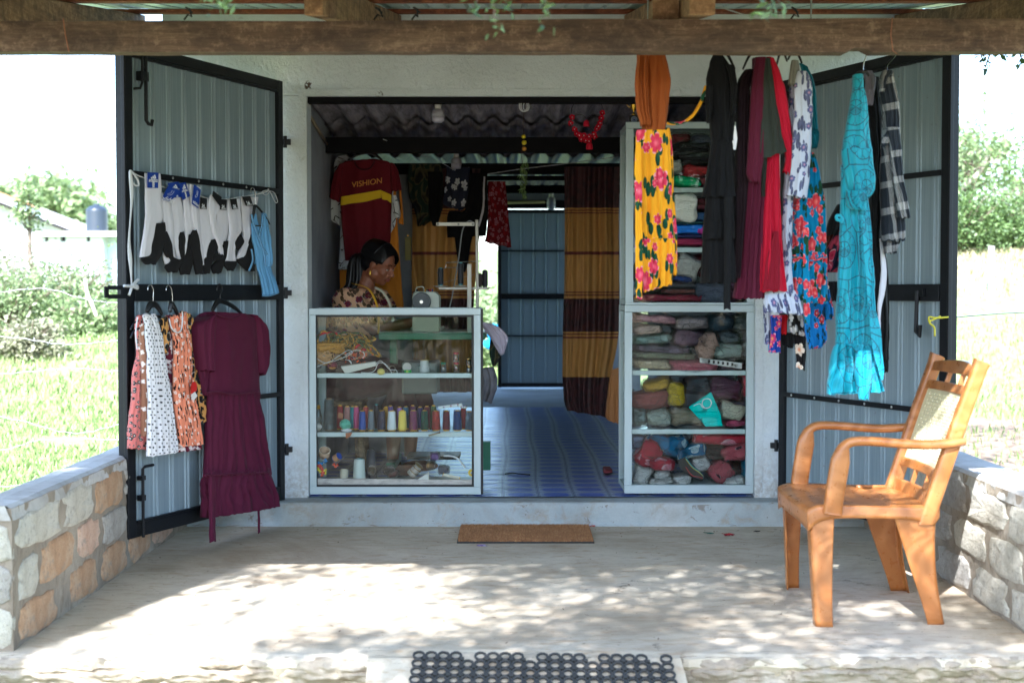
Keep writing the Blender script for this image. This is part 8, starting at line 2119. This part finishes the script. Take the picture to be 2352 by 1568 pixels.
garment('curtain', 'maroon and gold banded curtain right of the back doorway', 'curtain', YP(YC - 0.10),1355,700, [
 ('curtain_panel', zrX(z5,(655,690,652,1075,650),(0,0,0))[:0] + [(1296,383,1424,383),(1297,480,1422,480),(1297,600,1422,600),(1293,760,1421,760),(1292,860,1405,860),(1296,920,1398,930),(1303,942,1398,958)], CM, 0.0, dict(folds=3.2, amp=0.030, thick=0.02, nu=110, nv=60, top=0.9, hem=0.004))])
garment('curtain', 'maroon and gold banded curtain at the left, behind the hung clothes', 'curtain', YP(YC - 0.04),1040,700, [
 ('curtain_panel', [(945,388,1110,388),(946,500,1106,500),(946,620,1094,620),(948,760,1086,760),(950,900,1084,900)], CM, 0.0, dict(folds=4, amp=0.030, thick=0.02, nu=110, nv=60, top=0.9))])
garment('curtain', 'peach curtain edge showing beside the right glass cabinet', 'curtain', YP(1.45),1412,960, [('curtain_panel', [(1402,850,1436,840),(1396,900,1436,900),(1391,955,1432,960),(1402,968,1432,974)], fabric('peach_drape', S(196,140,90),0.7),0.0, dict(folds=3, amp=0.012, thick=0.02))])
m = MB(); m.tube(curve_pts([at(1120,400,1.9), at(1200,388,1.9), at(1300,376,1.9), at(1420,360,1.9)], 20),.003,6); m.build('clothes_line', M['string'], label='white line strung across the back doorway above the curtains', cat='line', smooth=True)
m = MB(); m.tube(curve_pts([at(880,320,0.9), at(960,352,1.2), at(1010,372,1.6), at(1045,392,1.9)], 16),.0022,6); m.build('clothes_line', M['string'], label='thin line running back from the purlin over the hung clothes', cat='line', smooth=True)
# calendar, bulbs, coil, charm, garland
T = thing('calendar', at(937,595,2.02), 'narrow pale yellow calendar on the dark wall behind the woman', 'calendar')
m = MB(); a_ = at(*z3(805,1380),2.02); b_ = at(*z3(850,1205),2.02); m.box(a_.x, b_.x, 2.030,2.048, a_.z, b_.z); m.build('calendar_sheet', plain('calendar_paper', S(170,160,104),0.7), T)
m = MB(); m.lathe([(.006,0),(.006,.006)], ((a_.x + b_.x) / 2,2.035, b_.z + .012),8, axis=(0,-1,0)); m.build('nail', gold, T)
def bulb(label, px, py0, py1, Y, r):
 c_ = at(px, (py0 + py1) / 2, Y); T = thing('light_bulb', at(px, py1, Y), label, 'light bulb')
 zt_ = at(px, py0, Y).z; zb_ = at(px, py1, Y).z; h = zt_ - zb_
 m = MB(); m.lathe([(r * .45, h * .78),(r * .5, h * .8),(r * .5, h * 1.3)], (c_.x, Y, zb_),16); m.build('holder', M['whiteplastic'], T, smooth=True)
 m = MB(); m.lathe([(r * .55, h * .8),(r * .9, h * .72),(r, h * .5),(r, h * .36)], (c_.x, Y, zb_),20); m.build('heat_sink', plain('pale_grey_plastic', S(176,176,186),0.4), T, smooth=True)
 m = MB(); m.lathe([(r * .98, h * .355),(r * .95, h * .12),(r * .6, h * .01),(.001,0)], (c_.x, Y, zb_),20); m.build('diffuser', plain('milky_diffuser', S(196,196,214),0.3), T, smooth=True)
bulb('unlit white led bulb hanging under the front roof sheet', 1006,243,282,0.45,.036)
bulb('unlit white led bulb near the back doorway header', 1266,446,482,7.6,.045)
bulb('dim grey bulb behind the purlin under the second roof sheet', 1048,356,388,1.8,.034)
T = thing('rope_coil', at(1208,262,0.06), 'small coil of white rope hung from the head of the opening', 'rope')
m = MB()
for k in range(5):
 c0 = at(1202 + k, 242 + k, 0.055); rr_ = .026 - .002 * k
 m.tube([c0 + Vector((rr_ * .85 * math.cos(a) + .006 * math.sin(k * 2),-.003 * k, rr_ * 1.3 * math.sin(a))) for a in [2 * PI * i / 20 for i in range(21)]], .0020,6)
m.tube([at(1202,222,.055), at(1203,240,.05)], .002,6); m.build('rope_loops', M['string'], T, smooth=True)
T = thing('lime_charm', at(1203,455,0.5), 'hanging charm of three yellow limes over a bunch of green leaves', 'charm')
lime = plain('yellow_lime', S(214,196,30),0.45,0,.2,.2,60); YL = 0.5
for (px, py, r_, mt) in ((341,428,.0125, lime),(345,474,.0142, lime),(345,522,.0125, plain('withered_lime', S(196,140,56),0.5))):
 m = MB(); m.ell(at(*z5(px, py), YL),(r_, r_, r_ * .95),14,10); m.build('lime', mt, T, smooth=True)
m = MB(); m.tube([at(1203,222, YL), at(*z5(341,415), YL), at(*z5(326,560), YL), at(*z5(330,640), YL)], .0012,5); m.build('thread', fabric('dark_thread', S(70,50,40)), T)
P_ = []
for i in range(130):
 f = rnd.random(); P_.append(at(*z5(342 + rnd.gauss(0,13),620 + 270 * f), YL) + Vector((0, rnd.gauss(0,.01),0)))
leaf_mesh('leaf_bunch', np.array(P_),.034, M['leaf'], T, nrs, aspect=.2, droop=2.2)
T = thing('flower_garland', at(1348,342,0.3), 'red cloth flower garland on wire loops hung in the opening', 'garland'); YG = 0.3
m = MB(); m.tube(curve_pts([at(*z5(*p), YG) for p in ((710,250),(715,200),(760,150),(835,125),(900,140),(940,180),(955,225))], 24),.0018,6)
m.tube(curve_pts([at(*z5(*p), YG) for p in ((735,265),(780,258),(815,275),(828,295),(840,275),(880,255),(925,262))], 24),.0018,6)
m.tube(curve_pts([at(*z5(*p), YG) for p in ((835,360),(860,365),(880,395))], 8),.0014,6); m.tube([at(1348,222, YG), at(*z5(835,128), YG)], .0012,5); m.build('wire', M['blackplastic'], T, smooth=True)
rm = fabric('red_organza', S(186,14,46),0.5)
for i, (px, py) in enumerate(((715,280),(704,325),(733,372),(750,405),(785,450),(805,420),(820,460),(845,465),(845,430),(882,410),(905,370),(930,325),(940,285),(948,245),(770,420),(890,430),(918,350))):
 m = MB(); c_ = at(*z5(px, py), YG) + Vector((0, rnd.uniform(-.01,.01),0))
 for k in range(6):
  a = k * PI / 3 + rnd.random(); d_ = Vector((math.cos(a),-.5, math.sin(a))).normalized(); s_ = Vector((-math.sin(a),0, math.cos(a))); L = .019
  m.add([c_, c_ + d_ * L * .6 + s_ * L * .45, c_ + d_ * L, c_ + d_ * L * .6 - s_ * L * .45, c_ + d_ * L * .5 + Vector((0,.006,0))], [(0,3,4),(4,3,2),(2,1,4),(4,1,0)])
 m.build('red_flower', rm, T)
 m = MB(); m.ell(c_ + Vector((0,-.008,0)),(.003,.003,.003),6,4); m.build('flower_centre', whitetrim, T)
for (px, py, s_) in ((825,325,.018),(848,500,.02)):
 m = MB(); c_ = at(*z5(px, py), YG); m.lathe([(.004, s_),(s_ * .8, s_ * .5),(s_ * .95,-s_ * .4),(s_ * .9,-s_ * .9),(s_ * .3,-s_ * .5)], c_, 9); m.build('red_bell', rm, T)
# ------------------------------------------------------------------ sewing table and machine
green = plain('green_enamel', S(22,112,82),0.4); cream = plain('cream_enamel', S(178,186,172),0.35); grey_e = plain('grey_cast', S(120,124,124),0.45)
TT = 0.972
ST = thing('sewing_table', (-.42,.8,.13), 'industrial sewing table with a bright green top edge behind the thread cabinet', 'table')
m = MB(); m.box(-.74,-.15,.50,1.10, TT - .042, TT - .004); m.build('tabletop_edge', green, ST, bevel=.004)
m = MB(); m.box(-.735,-.155,.505,1.095, TT - .0035, TT); m.build('tabletop', plain('pale_laminate', S(196,204,204),0.35), ST)
for x in (-.68,-.20):
 m = MB(); m.box(x - .025, x + .025,.55,1.05,.20,.24); m.build('foot', green, ST, bevel=.003)
 m = MB(); m.box(x - .02, x + .02,.76,.84,.241, TT - .043); m.build('leg', green, ST, bevel=.003)
 for y in (.58,1.02):
  m = MB(); m.lathe([(.026,-.012),(.03,-.008),(.03,.008),(.026,.012)], (x + .01, y, .162),16, axis=(1,0,0)); m.build('castor', M['gasket'], ST)
m = MB(); m.box(-.18,-.12,.54,.60,.20,.36); m.build('side_bracket', green, ST, bevel=.004)
m = MB(); m.box(-.62,-.42,.62,.90,.62,.80); m.build('motor_box', grey_e, ST, bevel=.01)
m = MB(); m.lathe([(.055,0),(.055,.03),(.01,.03)], (-.52,.58,.72),22, axis=(0,1,0)); m.build('pulley', grey_e, ST)
m = MB(); m.box(-.60,-.30,.70,.95,.24,.26); m.build('treadle', M['black'], ST)
SM = thing('sewing_machine', (-.49,.75, TT), 'cream industrial sewing machine with a black slotted handwheel facing out', 'sewing machine')
def mx(px): return at(px, 700,.54).x
def mz(py): return at(1176, py, .54).z
m = MB(); m.prism([(mx(946), TT),(mx(1009), TT),(mx(1009), mz(679)),(mx(1003), mz(674)),(mx(998), mz(670)),(mx(955), mz(669)),(mx(948), mz(676)),(mx(946), mz(684))], (0,.55,0),(1,0,0),(0,0,1),(0,.15,0)); m.build('motor_housing', cream, SM, bevel=.006)
m = MB(); m.box(-.565,-.43,.7005,1.02, TT + .14, TT + .225); m.build('arm_casting', cream, SM, bevel=.02)
m = MB(); m.box(-.56,-.44,.92,1.0, TT + .06, TT + .139); m.build('head', cream, SM, bevel=.012)
m = MB(); m.box(-.58,-.40,.7005,1.04, TT + .0005, TT + .02); m.build('bed', cream, SM, bevel=.004)
m = MB(); m.lathe([(.003,0),(.003,.07)], (-.50,.96, TT + .021),8); m.build('needle_bar', M['steel'], SM)
hc = at(968,693,.52); HWm = plain('dark_grey_wheel', S(40,54,60),0.4)
m = MB(); m.lathe([(.0001,-.008),(.048,-.008),(.052,0),(.052,.02),(.048,.029),(.0001,.029)], (hc.x, .52, hc.z),36, axis=(0,1,0)); hw = m.build('handwheel', HWm, SM, smooth=False)
m = MB()
for rr_, n_ in ((.024,10),(.032,14),(.040,18)):
 for k in range(n_):
  a0 = 2 * PI * k / n_; a1 = a0 + 2 * PI / n_ * .62
  P_ = [Vector((hc.x + rr_ * math.cos(a),.5105, hc.z + rr_ * math.sin(a))) for a in (a0,(a0 + a1) / 2, a1)]; m.tube(P_, .0011,4)
m.build('slots', M['gasket'], hw, kind='stuff')
m = MB(); m.lathe([(.001,0),(.009,0),(.009,.006),(.004,.006),(.004,.001)], (hc.x, .512, hc.z),16, axis=(0,-1,0)); m.build('hub', M['steel'], hw)
m = MB(); m.tube(curve_pts([at(955,672,.6), at(957,661,.6), at(962,659,.6), at(972,659,.6), at(974,668,.6)], 14),.0028,7); m.build('thread_guide', cream, SM, smooth=True)
for k, (px, r_, mt) in enumerate(((958,.006, M['gasket']),(976,.006, conem),(980,.005, M['steel']),(988,.007, redlid),(993,.005, plain('blue_knob', S(40,80,150),0.4)),(984,.005, M['gasket']))):
 m = MB(); q = at(px, 671,.6 + .02 * (k % 3)); m.lathe([(r_, 0),(r_ * .8,.008),(r_ * 1.1,.012),(r_ * .5,.018)], q, 10); m.build('tension_knob', mt, SM)
TS = thing('thread_stand', (at(1092,708,.60).x, .6, TT), 'tall cream metal thread stand with plates and guides behind the cabinet', 'thread stand')
YS = .60; mt = plain('cream_rod', S(196,194,184),0.4)
m = MB(); q = at(1095,505, YS); b_ = at(1097,700, YS); m.tube([(b_.x, YS, TT),(q.x, YS, q.z)], .009,12); m.build('pole', mt, TS, smooth=False)
m = MB(); q = at(1078,606, YS - .03); m.box(q.x - .012, q.x + .012, YS - .045, YS - .02, TT, q.z); m.build('short_post', mt, TS, bevel=.003)
m = MB(); a_ = at(1002,515, YS); b_ = at(1090,513, YS); m.box(a_.x, b_.x, YS - .012, YS - .006, a_.z - .010, a_.z + .010); m.build('guide_bar', mt, TS, bevel=.002)
for px in (1006,1053,1086):
 m = MB(); q = at(px, 515, YS - .013); m.lathe([(.006,0),(.006,.003),(.002,.004)], q, 12, axis=(0,-1,0)); m.build('eyelet', grey_e, TS)
m = MB(); m.tube([at(1003,627, YS), at(1022,615, YS), at(1048,614, YS)], .002,5); m.tube([at(1023,615, YS), at(1025,603, YS), at(1098,600, YS), at(1106,600, YS)], .0026,5); m.build('wire_arm', M['steel'], TS)
m = MB(); m.tube(curve_pts([at(1090,513, YS), at(1076,508, YS), at(1062,530, YS), at(1054,590, YS), at(1042,660, YS), at(1034,700, YS), at(1024,730, YS)], 30),.0035,7); m.build('cable', grey_e, TS, smooth=True)
m = MB(); q0 = at(1008,661, YS); q1 = at(1108,661, YS); m.box(q0.x, q1.x + .03, YS - .02, YS + .02, q0.z - .010, q0.z + .004); m.build('plate_arm', mt, TS, bevel=.003)
for k, (px, py0, py1, lb) in enumerate(((1012,615,656, 'left black thread cone on the thread stand'),(1058,603,655, 'middle black thread cone on the thread stand'),(1102,628,660, 'short dark brown thread cone behind the stand pole'),(1114,620,660, 'right black thread cone against the bright back doorway'))):
 Yk = YS + (.0 if k < 2 else .10); q = at(px, py1, Yk); qt = at(px, py0, Yk)
 m = MB(); m.lathe([(.040,0),(.041,.003),(.012,.002 - .010)], (q.x, Yk, q.z - .004),24); m.build('cone_plate', mt, TS, smooth=True)
 cone(lb, q.x, Yk, q.z + .001,.0165, qt.z - q.z, 'black' if k != 2 else 'dark_brown', (16,17,20) if k != 2 else (50,34,30), False, conew if k < 2 else M['blackplastic'], name='stand_cone', straight=.8)
m = MB(); m.tube([at(1015,650, YS), at(1088,630, YS)], .0008,4); m.build('thread_line', M['string'], TS)
garment('cloth', 'lilac white cloth sliding off the right end of the sewing table', 'cloth', YP(.50),1130,780, [
 ('cloth_body', [(1100,738,1126,742),(1108,752,1148,752),(1126,776,1166,774),(1140,800,1164,792),(1150,816,1158,812)], fabric('lilac_white', S(186,178,196),0.8),0.0, dict(folds=2, amp=.006, thick=.012, top=.8)),
 ('dark_edge', [(1126,768,1150,768),(1124,800,1156,790),(1128,830,1146,826),(1132,842,1138,840)], F['camo'], -0.03, dict(folds=3, amp=.010, thick=.02, top=.8))])
garment('bag', 'grey plastic bag hanging below the right end of the sewing table', 'bag', YP(.56),1120,900, [('bag_body', [(1102,846,1132,842),(1102,870,1142,868),(1102,900,1140,898),(1106,918,1128,926)], plain('grey_bag', S(112,112,120),0.35),0.0, dict(folds=2, amp=.010, thick=.03, top=.9, wrinkle=.006))])
m = MB(); q = at(1178,1044,3.0); g0 = Vector((at(1160,1044,.9).x, .9,.134)); g1 = Vector((at(1218,1050,.85).x, .86,.134)); m.tube(curve_pts([g0, g0.lerp(g1,.3) + Vector((0,.02,.004)), g0.lerp(g1,.6) + Vector((0,-.01,.004)), g1], 14),.004,6); m.build('cord_end', M['blackplastic'], label='dark strap end lying on the blue shop floor', cat='strap', smooth=True)
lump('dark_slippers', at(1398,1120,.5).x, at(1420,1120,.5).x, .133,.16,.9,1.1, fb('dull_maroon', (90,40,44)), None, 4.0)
tag(bpy.data.objects['dark_slippers'], 'dull maroon slipper on the blue floor at the right cabinet', 'slipper'); bpy.data.objects['dark_slippers'].name = 'slipper'
# ------------------------------------------------------------------ the woman
fb_ = Vector((.88,-.47,0)).normalized(); lb_ = Vector((-fb_.y, fb_.x, 0)); ub_ = Vector((0,0,1))
pit = R(24); fh = (fb_ * math.cos(pit) - ub_ * math.sin(pit)); lh = lb_; uh = fh.cross(lh)
HC = at(873,607,.80)
HM = Matrix((fh, lh, uh)).transposed()
def h(a, b, c): return HC + fh * a + lh * b + uh * c
NB = HC + Vector((-.095,.028,-.155))          # neck base
BM = Matrix((fb_, lb_, ub_)).transposed()
W = thing('person', (NB.x - .15, NB.y, .13), 'woman in a beige floral blouse bent over the sewing machine', 'person')
def remesh(m, name, mat, vox, disp=0.0, sm=2, df=60):
 o = m.build(name + '_tmp', mat, None, org=(0,0,0))
 r_ = o.modifiers.new('r', 'REMESH'); r_.mode = 'VOXEL'; r_.voxel_size = vox
 if sm: s_ = o.modifiers.new('s', 'SMOOTH'); s_.iterations = sm; s_.factor = .6
 dg = bpy.context.evaluated_depsgraph_get(); me = bpy.data.meshes.new_from_object(o.evaluated_get(dg)); bpy.data.objects.remove(o)
 vs = [v.co.copy() for v in me.vertices]; ns = [v.normal.copy() for v in me.vertices]
 if disp: vs = [v + n * disp * (nz(v.x * df * .35, v.y * df * .35, v.z * df * .12) + .5 * nz(v.x * df, v.y * df, v.z * df * .5)) for v, n in zip(vs, ns)]
 fs = [tuple(p.vertices) for p in me.polygons]; bpy.data.meshes.remove(me)
 mm = MB(); mm.add(vs, fs); return mm.build(name, mat, W, smooth=True)
skin = NT('brown_skin'); ob = skin.co('Object'); n_ = skin.noise(ob, 30,4)
skin.bsdf(skin.mix(n_, S(146,92,66), S(118,70,50)),.48, skin.bump(skin.noise(ob, 220,3),.12,.001), Subsurface_Weight=.12, Subsurface_Radius=(.012,.005,.003)); skin = skin.m
SHr = NB - lb_ * .165 + Vector((-.01,0,-.045)); SHl = NB + lb_ * .165 + Vector((-.01,0,-.045))
PV = NB + Vector((-.17,.03,-.50))
HDr = Vector((-.565,.86, TT + .045)); HDl = Vector((-.555,1.02, TT + .045))
ELr = SHr.lerp(HDr, .5) + Vector((-.03,-.05,-.10)); ELl = SHl.lerp(HDl, .5) + Vector((-.03,.05,-.09))
m = MB()
m.ell(h(-.012,0,.022),(.092,.072,.088),28,18, HM); m.ell(h(.020,0,-.030),(.064,.056,.080),24,16, HM); m.ell(h(.050,0,-.086),(.026,.026,.022),14,10, HM)
m.tube([h(.072,0,.018), h(.090,0,-.006), h(.106,0,-.028), h(.104,0,-.036)], [.006,.0085,.0115,.009], 10)
for s_ in (-1,1):
 m.ell(h(.090, s_ * .012,-.036),(.010,.008,.008),10,8, HM); m.ell(h(.052, s_ * .033,-.028),(.028,.022,.024),14,10, HM); m.ell(h(.071, s_ * .029,.022),(.014,.022,.008),12,8, HM)
 m.ell(h(.0695, s_ * .029,.002),(.0125,.0155,.011),12,8, HM); m.ell(h(-.004, s_ * .073,-.010),(.017,.006,.029),12,8, HM); m.ell(h(.0, s_ * .052,-.055),(.04,.018,.03),12,8, HM)
m.ell(h(.082,0,-.056),(.012,.023,.0062),14,8, HM); m.ell(h(.079,0,-.0675),(.012,.019,.0070),14,8, HM)
m.tube([h(-.030,0,-.05), h(-.045,0,-.10), NB, NB + (PV - NB) * .25], [.052,.048,.055,.08], 16)
m.tube([SHr + Vector((.0,.03,-.01)), NB - Vector((0,0,.03)), SHl], [.045,.06,.045], 12)
m.tube([NB - Vector((0,0,.04)), NB.lerp(PV, .35), NB.lerp(PV, .7), PV], [.10,.125,.115,.135], 16)
for sh, el, hd in ((SHr, ELr, HDr),(SHl, ELl, HDl)):
 m.tube(curve_pts([sh, sh.lerp(el, .5), el, el.lerp(hd, .5), hd], 16), [.046 - .0012 * i for i in range(17)], 12)
 d = Vector((.75,.05,-.25)).normalized(); sd_ = Vector((0,1,0)); m.ell(hd + d * .045,(.05,.040,.017),14,8, Matrix((d, sd_, d.cross(sd_))).transposed())
 for k, (o_, L_) in enumerate(((-.030,.060),(-.010,.070),(.010,.066),(.029,.052))):
  p0_ = hd + d * .07 + sd_ * o_; m.tube([p0_, p0_ + d * L_ * .45 + sd_ * o_ * .15, p0_ + d * L_ * .8 + Vector((0,0,-.010)), p0_ + d * L_ + Vector((-.004,0,-.020))], [.0092,.0088,.0082,.0070], 8)
 tb = -1 if hd is HDl else 1
 p0_ = hd + d * .025 + sd_ * tb * .034; m.tube([p0_, p0_ + d * .022 + sd_ * tb * .014, p0_ + d * .048 + sd_ * tb * .012 + Vector((0,0,-.008))], [.012,.010,.008], 8)
for s_ in (-1,1):
 hp = PV + lb_ * s_ * .09; kn = hp + Vector((.40, s_ * .02,.0)); an = Vector((kn.x - .02, kn.y, .23)); m.tube([hp, hp.lerp(kn, .5), kn, kn.lerp(an, .5), an], [.10,.085,.06,.052,.034], 12); m.ell(an + Vector((.06,0,-.055)),(.11,.042,.034),12,8)
remesh(m, 'body', skin, .0048, sm=3)
t = floral('beige_blouse_print', S(214,168,132), S(110,30,50), S(40,50,66), S(96,74,50), sc=15, size=.34, petals=4, leaf_sc=22, leaf_size=.36, layers=1)
nt_ = t.node_tree
for nd in list(nt_.nodes):
 if nd.type == 'TEX_COORD':
  for l_ in list(nt_.links):
   if l_.from_node == nd: ts = l_.to_socket; nt_.links.remove(l_); mpn = nt_.nodes.new('ShaderNodeMapping'); mpn.inputs[2].default_value = (PI / 2,0,.5); nt_.links.new(nd.outputs['Object'], mpn.inputs[0]); nt_.links.new(mpn.outputs[0], ts)
m = MB()
m.tube([NB - Vector((-.0,0,.045)), NB.lerp(PV, .3), NB.lerp(PV, .65), PV + Vector((0,0,.02)), PV - Vector((0,0,.06))], [.112,.150,.135,.155,.17], 20)
m.ell(NB + fb_ * .075 - ub_ * .15,(.085,.14,.085),16,10, BM); m.tube([SHr - lb_ * .01, NB - Vector((0,0,.055)), SHl + lb_ * .01], [.058,.075,.058], 14)
for sh, el in ((SHr, ELr),(SHl, ELl)):
 m.ell(sh + Vector((0,0,-.015)),(.078,.070,.078),14,10, BM); m.tube([sh, sh.lerp(el, .35), sh.lerp(el, .68)], [.072,.076,.064], 14)
remesh(m, 'blouse', t, .007,.010,2,60)
m = MB()
m.ell(PV, (.17,.19,.12),16,10, BM)
for s_ in (-1,1): hp = PV + lb_ * s_ * .09; kn = hp + Vector((.41, s_ * .02,.0)); m.tube([hp, hp.lerp(kn, .5), kn, kn + Vector((.01,0,-.15)), kn + Vector((.0,0,-.30))], [.13,.12,.09,.10,.11], 14)
remesh(m, 'skirt', fabric('dark_wine_skirt', S(70,24,34),.8),.010,.008,2,40)
hairm = NT('black_hair'); uv = hairm.co('UV'); n_ = hairm.noise(hairm.mp(uv, (900,12,1)),1.0,3); hairm.bsdf(hairm.mix(n_, S(6,5,7), S(16,14,17)),.38, hairm.bump(n_, .5,.001), Specular_IOR_Level=.35); hairm = hairm.m
m = MB(); m.ell(h(-.024,0,.032),(.095,.079,.090),30,20, HM); m.ell(h(-.055,0,-.012),(.066,.070,.070),20,14, HM); hb = m.build('hair', hairm, W, smooth=True)
kn_ = h(-.118,0,-.010)
m = MB()
for k in range(150):
 a = (k + .5) / 150 * 2 - 1; a0 = a * 1.75; b_ = rnd.uniform(.74,1.02)
 p = [h(-.024 + .098 * math.cos(q_) * math.cos(a0 * .30) , .082 * math.sin(a0) * (math.sin(q_) * .15 + .88),.034 + .094 * math.cos(a0) * (math.sin(q_) * .6 + .42)) for q_ in (b_ * .25,.8,1.4,2.0,2.6)]
 p.append(kn_ + uh * rnd.uniform(-.015,.015) + lh * rnd.uniform(-.015,.015)); P_ = curve_pts(p, 14); m.tube(P_, [.0022] + [.0036] * 12 + [.003,.002], 5)
m.build('hair_strands', hairm, hb, smooth=True, kind='stuff')
m = MB(); tip_ = at(790,712,.84); mid_ = at(822,655,.86)
for k in range(34):
 o_ = Vector((rnd.gauss(0,.019), rnd.gauss(0,.02), rnd.gauss(0,.014))); m.tube(curve_pts([kn_, kn_ + Vector((-.03,.01,-.015)) + o_, mid_ + o_ * 1.4, mid_.lerp(tip_, .55) + o_ * 1.5 + Vector((-.01,0,0)), tip_ + o_ * 1.2 + Vector((0,0,-.10))], 16), [.008,.011,.013,.014,.014,.014,.014,.013,.012,.012,.011,.010,.009,.008,.006,.004,.001], 6)
m.build('ponytail', hairm, hb, smooth=True)
m = MB(); m.tube([h(-.016 + .03 * math.cos(a) * 0 + .022 * math.sin(a),.083 * math.cos(a),.036 + .096 * math.sin(a)) for a in [PI * i / 20 for i in range(21)]], .0042,8); m.build('headband', plain('glossy_black_band', S(24,24,28),.12), hb, smooth=True)
eyew = plain('eye_white', S(200,190,184),.2); dk = plain('dark_brown_iris', S(20,12,10),.15); lipm = plain('lip_colour', S(150,78,72),.4)
for s_ in (-1,1):
 m = MB(); m.ell(h(.0735, s_ * .029,-.0035),(.0104,.0112,.0040),12,8, HM); ey = m.build('eye', eyew, W, smooth=True)
 m = MB(); m.ell(h(.0818, s_ * .029,-.0055),(.0034,.0050,.0040),8,6, HM); m.build('iris', dk, ey, smooth=True)
 m = MB(); m.tube(curve_pts([h(.0790, s_ * .013,.0015), h(.0835, s_ * .026,.0035), h(.0795, s_ * .038,.0010), h(.072, s_ * .044,-.003)], 8),.0012,5); m.build('eyelash', dk, ey)
 m = MB(); m.tube(curve_pts([h(.085, s_ * .011,.024), h(.0862, s_ * .026,.030), h(.078, s_ * .043,.026)], 10), [.0012,.002,.0026,.0028,.0028,.0026,.0024,.002,.0016,.0012,.0008], 6, flat=.6); m.build('eyebrow', dk, W, smooth=True)
 m = MB(); q = h(.0, s_ * .078,-.040); m.ell(q, (.004,.003,.004),8,6); m.lathe([(.001,0),(.005,-.006),(.0025,-.012),(.006,-.018),(.002,-.030)], q, 10); m.build('earring', gold, W, smooth=True)
m = MB(); m.ell(h(.0865,0,-.0565),(.0092,.0205,.0042),14,8, HM); m.ell(h(.0835,0,-.0665),(.0092,.0170,.0050),14,8, HM); m.build('lips', lipm, W, smooth=True)
m = MB(); m.tube(curve_pts([NB + lb_ * -.055 + ub_ * .02, NB + fb_ * .075 - lb_ * .03 - ub_ * .035, NB + fb_ * .098 - ub_ * .06, NB + fb_ * .075 + lb_ * .03 - ub_ * .035, NB + lb_ * .055 + ub_ * .02], 20),.002,6); m.build('necklace', gold, W, smooth=True)
P_ = curve_pts([NB + fb_ * .155 - lb_ * .085 - ub_ * .24, NB + fb_ * .150 - lb_ * .085 - ub_ * .10, NB + fb_ * .085 - lb_ * .078 + ub_ * .012, NB - fb_ * .055 - lb_ * .035 + ub_ * .045, NB - fb_ * .055 + lb_ * .04 + ub_ * .045, NB + fb_ * .09 + lb_ * .05 + ub_ * .0, NB + fb_ * .172 + lb_ * .03 - ub_ * .12, NB + fb_ * .170 + lb_ * .03 - ub_ * .24], 50)
T = thing('measuring_tape', P_[10], 'yellow measuring tape hung round the neck of the woman', 'measuring tape')
m = MB(); m.tube(P_[:28], .008,8, flat=.22); m.build('tape_front', conem, T, smooth=True); m = MB(); m.tube(P_[27:], .008,8, flat=.22); m.build('tape_back', plain('tape_white', S(220,214,190),.5), T, smooth=True)
sx, sy = PV.x, PV.y; T = thing('stool', (sx, sy, .13), 'plain dark stool under the woman at the sewing table', 'stool'); zt_ = PV.z - .125
m = MB(); m.box(sx - .17, sx + .17, sy - .17, sy + .17, zt_ - .03, zt_); m.build('seat', M['rafter'], T, bevel=.01)
for a in (-1,1):
 for b in (-1,1): m = MB(); m.bar((sx + a * .14, sy + b * .14, zt_ - .031),(sx + a * .16, sy + b * .16,.131),.035,.035); m.build('leg', M['rafter'], T)
